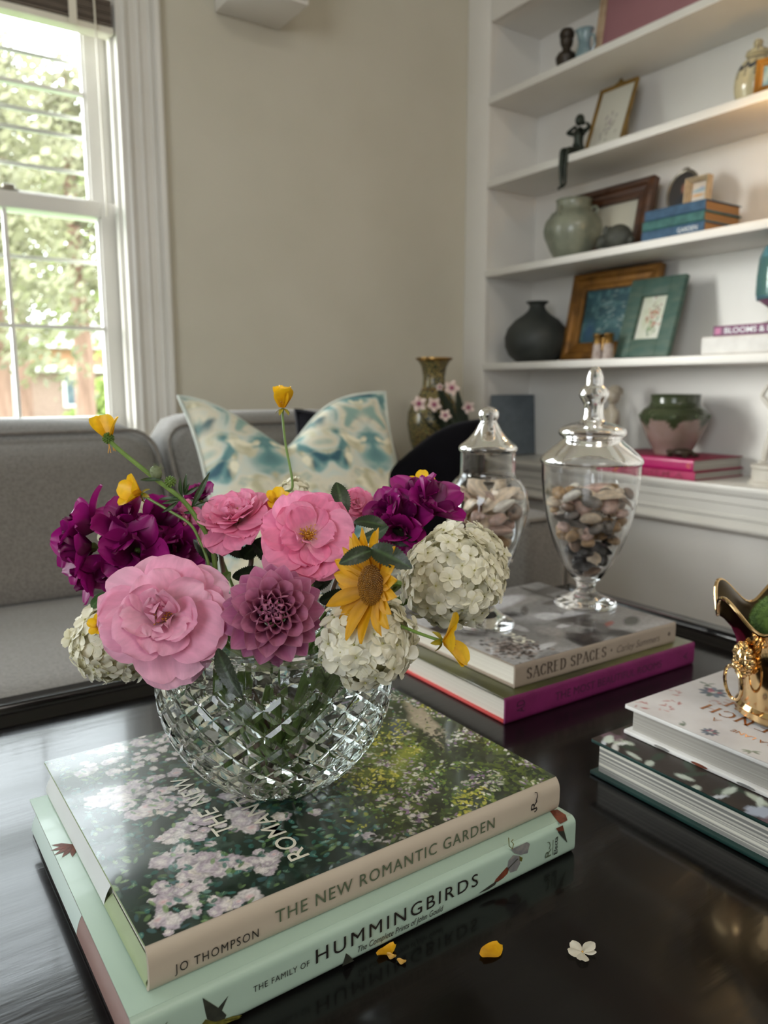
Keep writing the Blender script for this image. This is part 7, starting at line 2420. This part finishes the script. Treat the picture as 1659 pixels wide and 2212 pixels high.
buttercup('buttercup peeping over the right purple cluster', 911, 1050, 0.625, 0.0130, (-0.1, 0.5, 0.8), (0, 72, 144, 216, 288), 40, 15, 5)
buttercup('buttercup drooping at the right on a thin stem beside the lower snowball', 958, 1384, 0.462, 0.0200, (0.75, 0.0, 0.35), (15, 75, 185, 215), 46, 30, 6,
          [(940, 1380, 0.463), (900, 1366, 0.468), (862, 1350, 0.476), (812, 1326, 0.500), (745, 1330, 0.53)], 0.0010)
buttercup('tiny bit of a buttercup between the far left snowball and the big pale rose', 216, 1352, 0.535, 0.0090, (-0.4, 0.2, 0.8), (0, 72, 144, 216, 288), 40, 20, 7)

# bud, seed head and narrow leaves on the tall buttercup stem
def world_ball(px, py, dep, r):
    return IB @ at(px, py, dep)
c_ = IB @ at(337, 1021, 0.581)
mb = MB().ball(c_, (0.0048, 0.0048, 0.0060), 14, 10)
r0 = random.Random(2)
for k in range(110):
    d = Vector((r0.gauss(0, 1), r0.gauss(0, 1), r0.gauss(0.3, 1))).normalized()
    mb.tube([c_ + d * 0.0047, c_ + d * 0.0078 + Vector((0, 0, 0.0008))], [0.00012, 0.00004], 3)
part('bud', mb, mat('hairy_bud', '#6d7a54', 0.7, col2='#848f6c', nscale=60, transl=0.2), b1_, label='hairy closed bud')
c_ = IB @ at(368, 1040, 0.579)
mb = MB().ball(c_, 0.0034, 12, 8)
for k in range(50):
    z_ = 1 - 2 * (k + 0.5) / 50
    q = math.sqrt(1 - z_ * z_)
    d = Vector((q * math.cos(k * 2.4), q * math.sin(k * 2.4), z_))
    mb.tube([c_ + d * 0.003, c_ + d * 0.0050], [0.0008, 0.0003], 5)
part('seed_head', mb, m_stem, b1_)
for k, (b_, t_, w_) in enumerate((((412, 1100), (452, 1022), 13), ((352, 1036), (300, 1036), 9), ((388, 1076), (342, 1078), 9), ((392, 1080), (350, 1088), 8), ((388, 1082), (350, 1108), 9), ((392, 1075), (388, 1034), 9), ((398, 1072), (402, 1024), 9), ((396, 1070), (428, 1052), 10), ((412, 1096), (462, 1080), 7), ((395, 1108), (420, 1106), 7), ((398, 1070), (408, 1046), 7))):
    leaf_px(b1_, IB, b_, t_, 0.576, 0.572 + 0.004 * math.sin(k), w_, 50 + k, 0.3 * math.sin(k), c1='#33482a', c2='#4d6640', lance=True, fold=0.4)
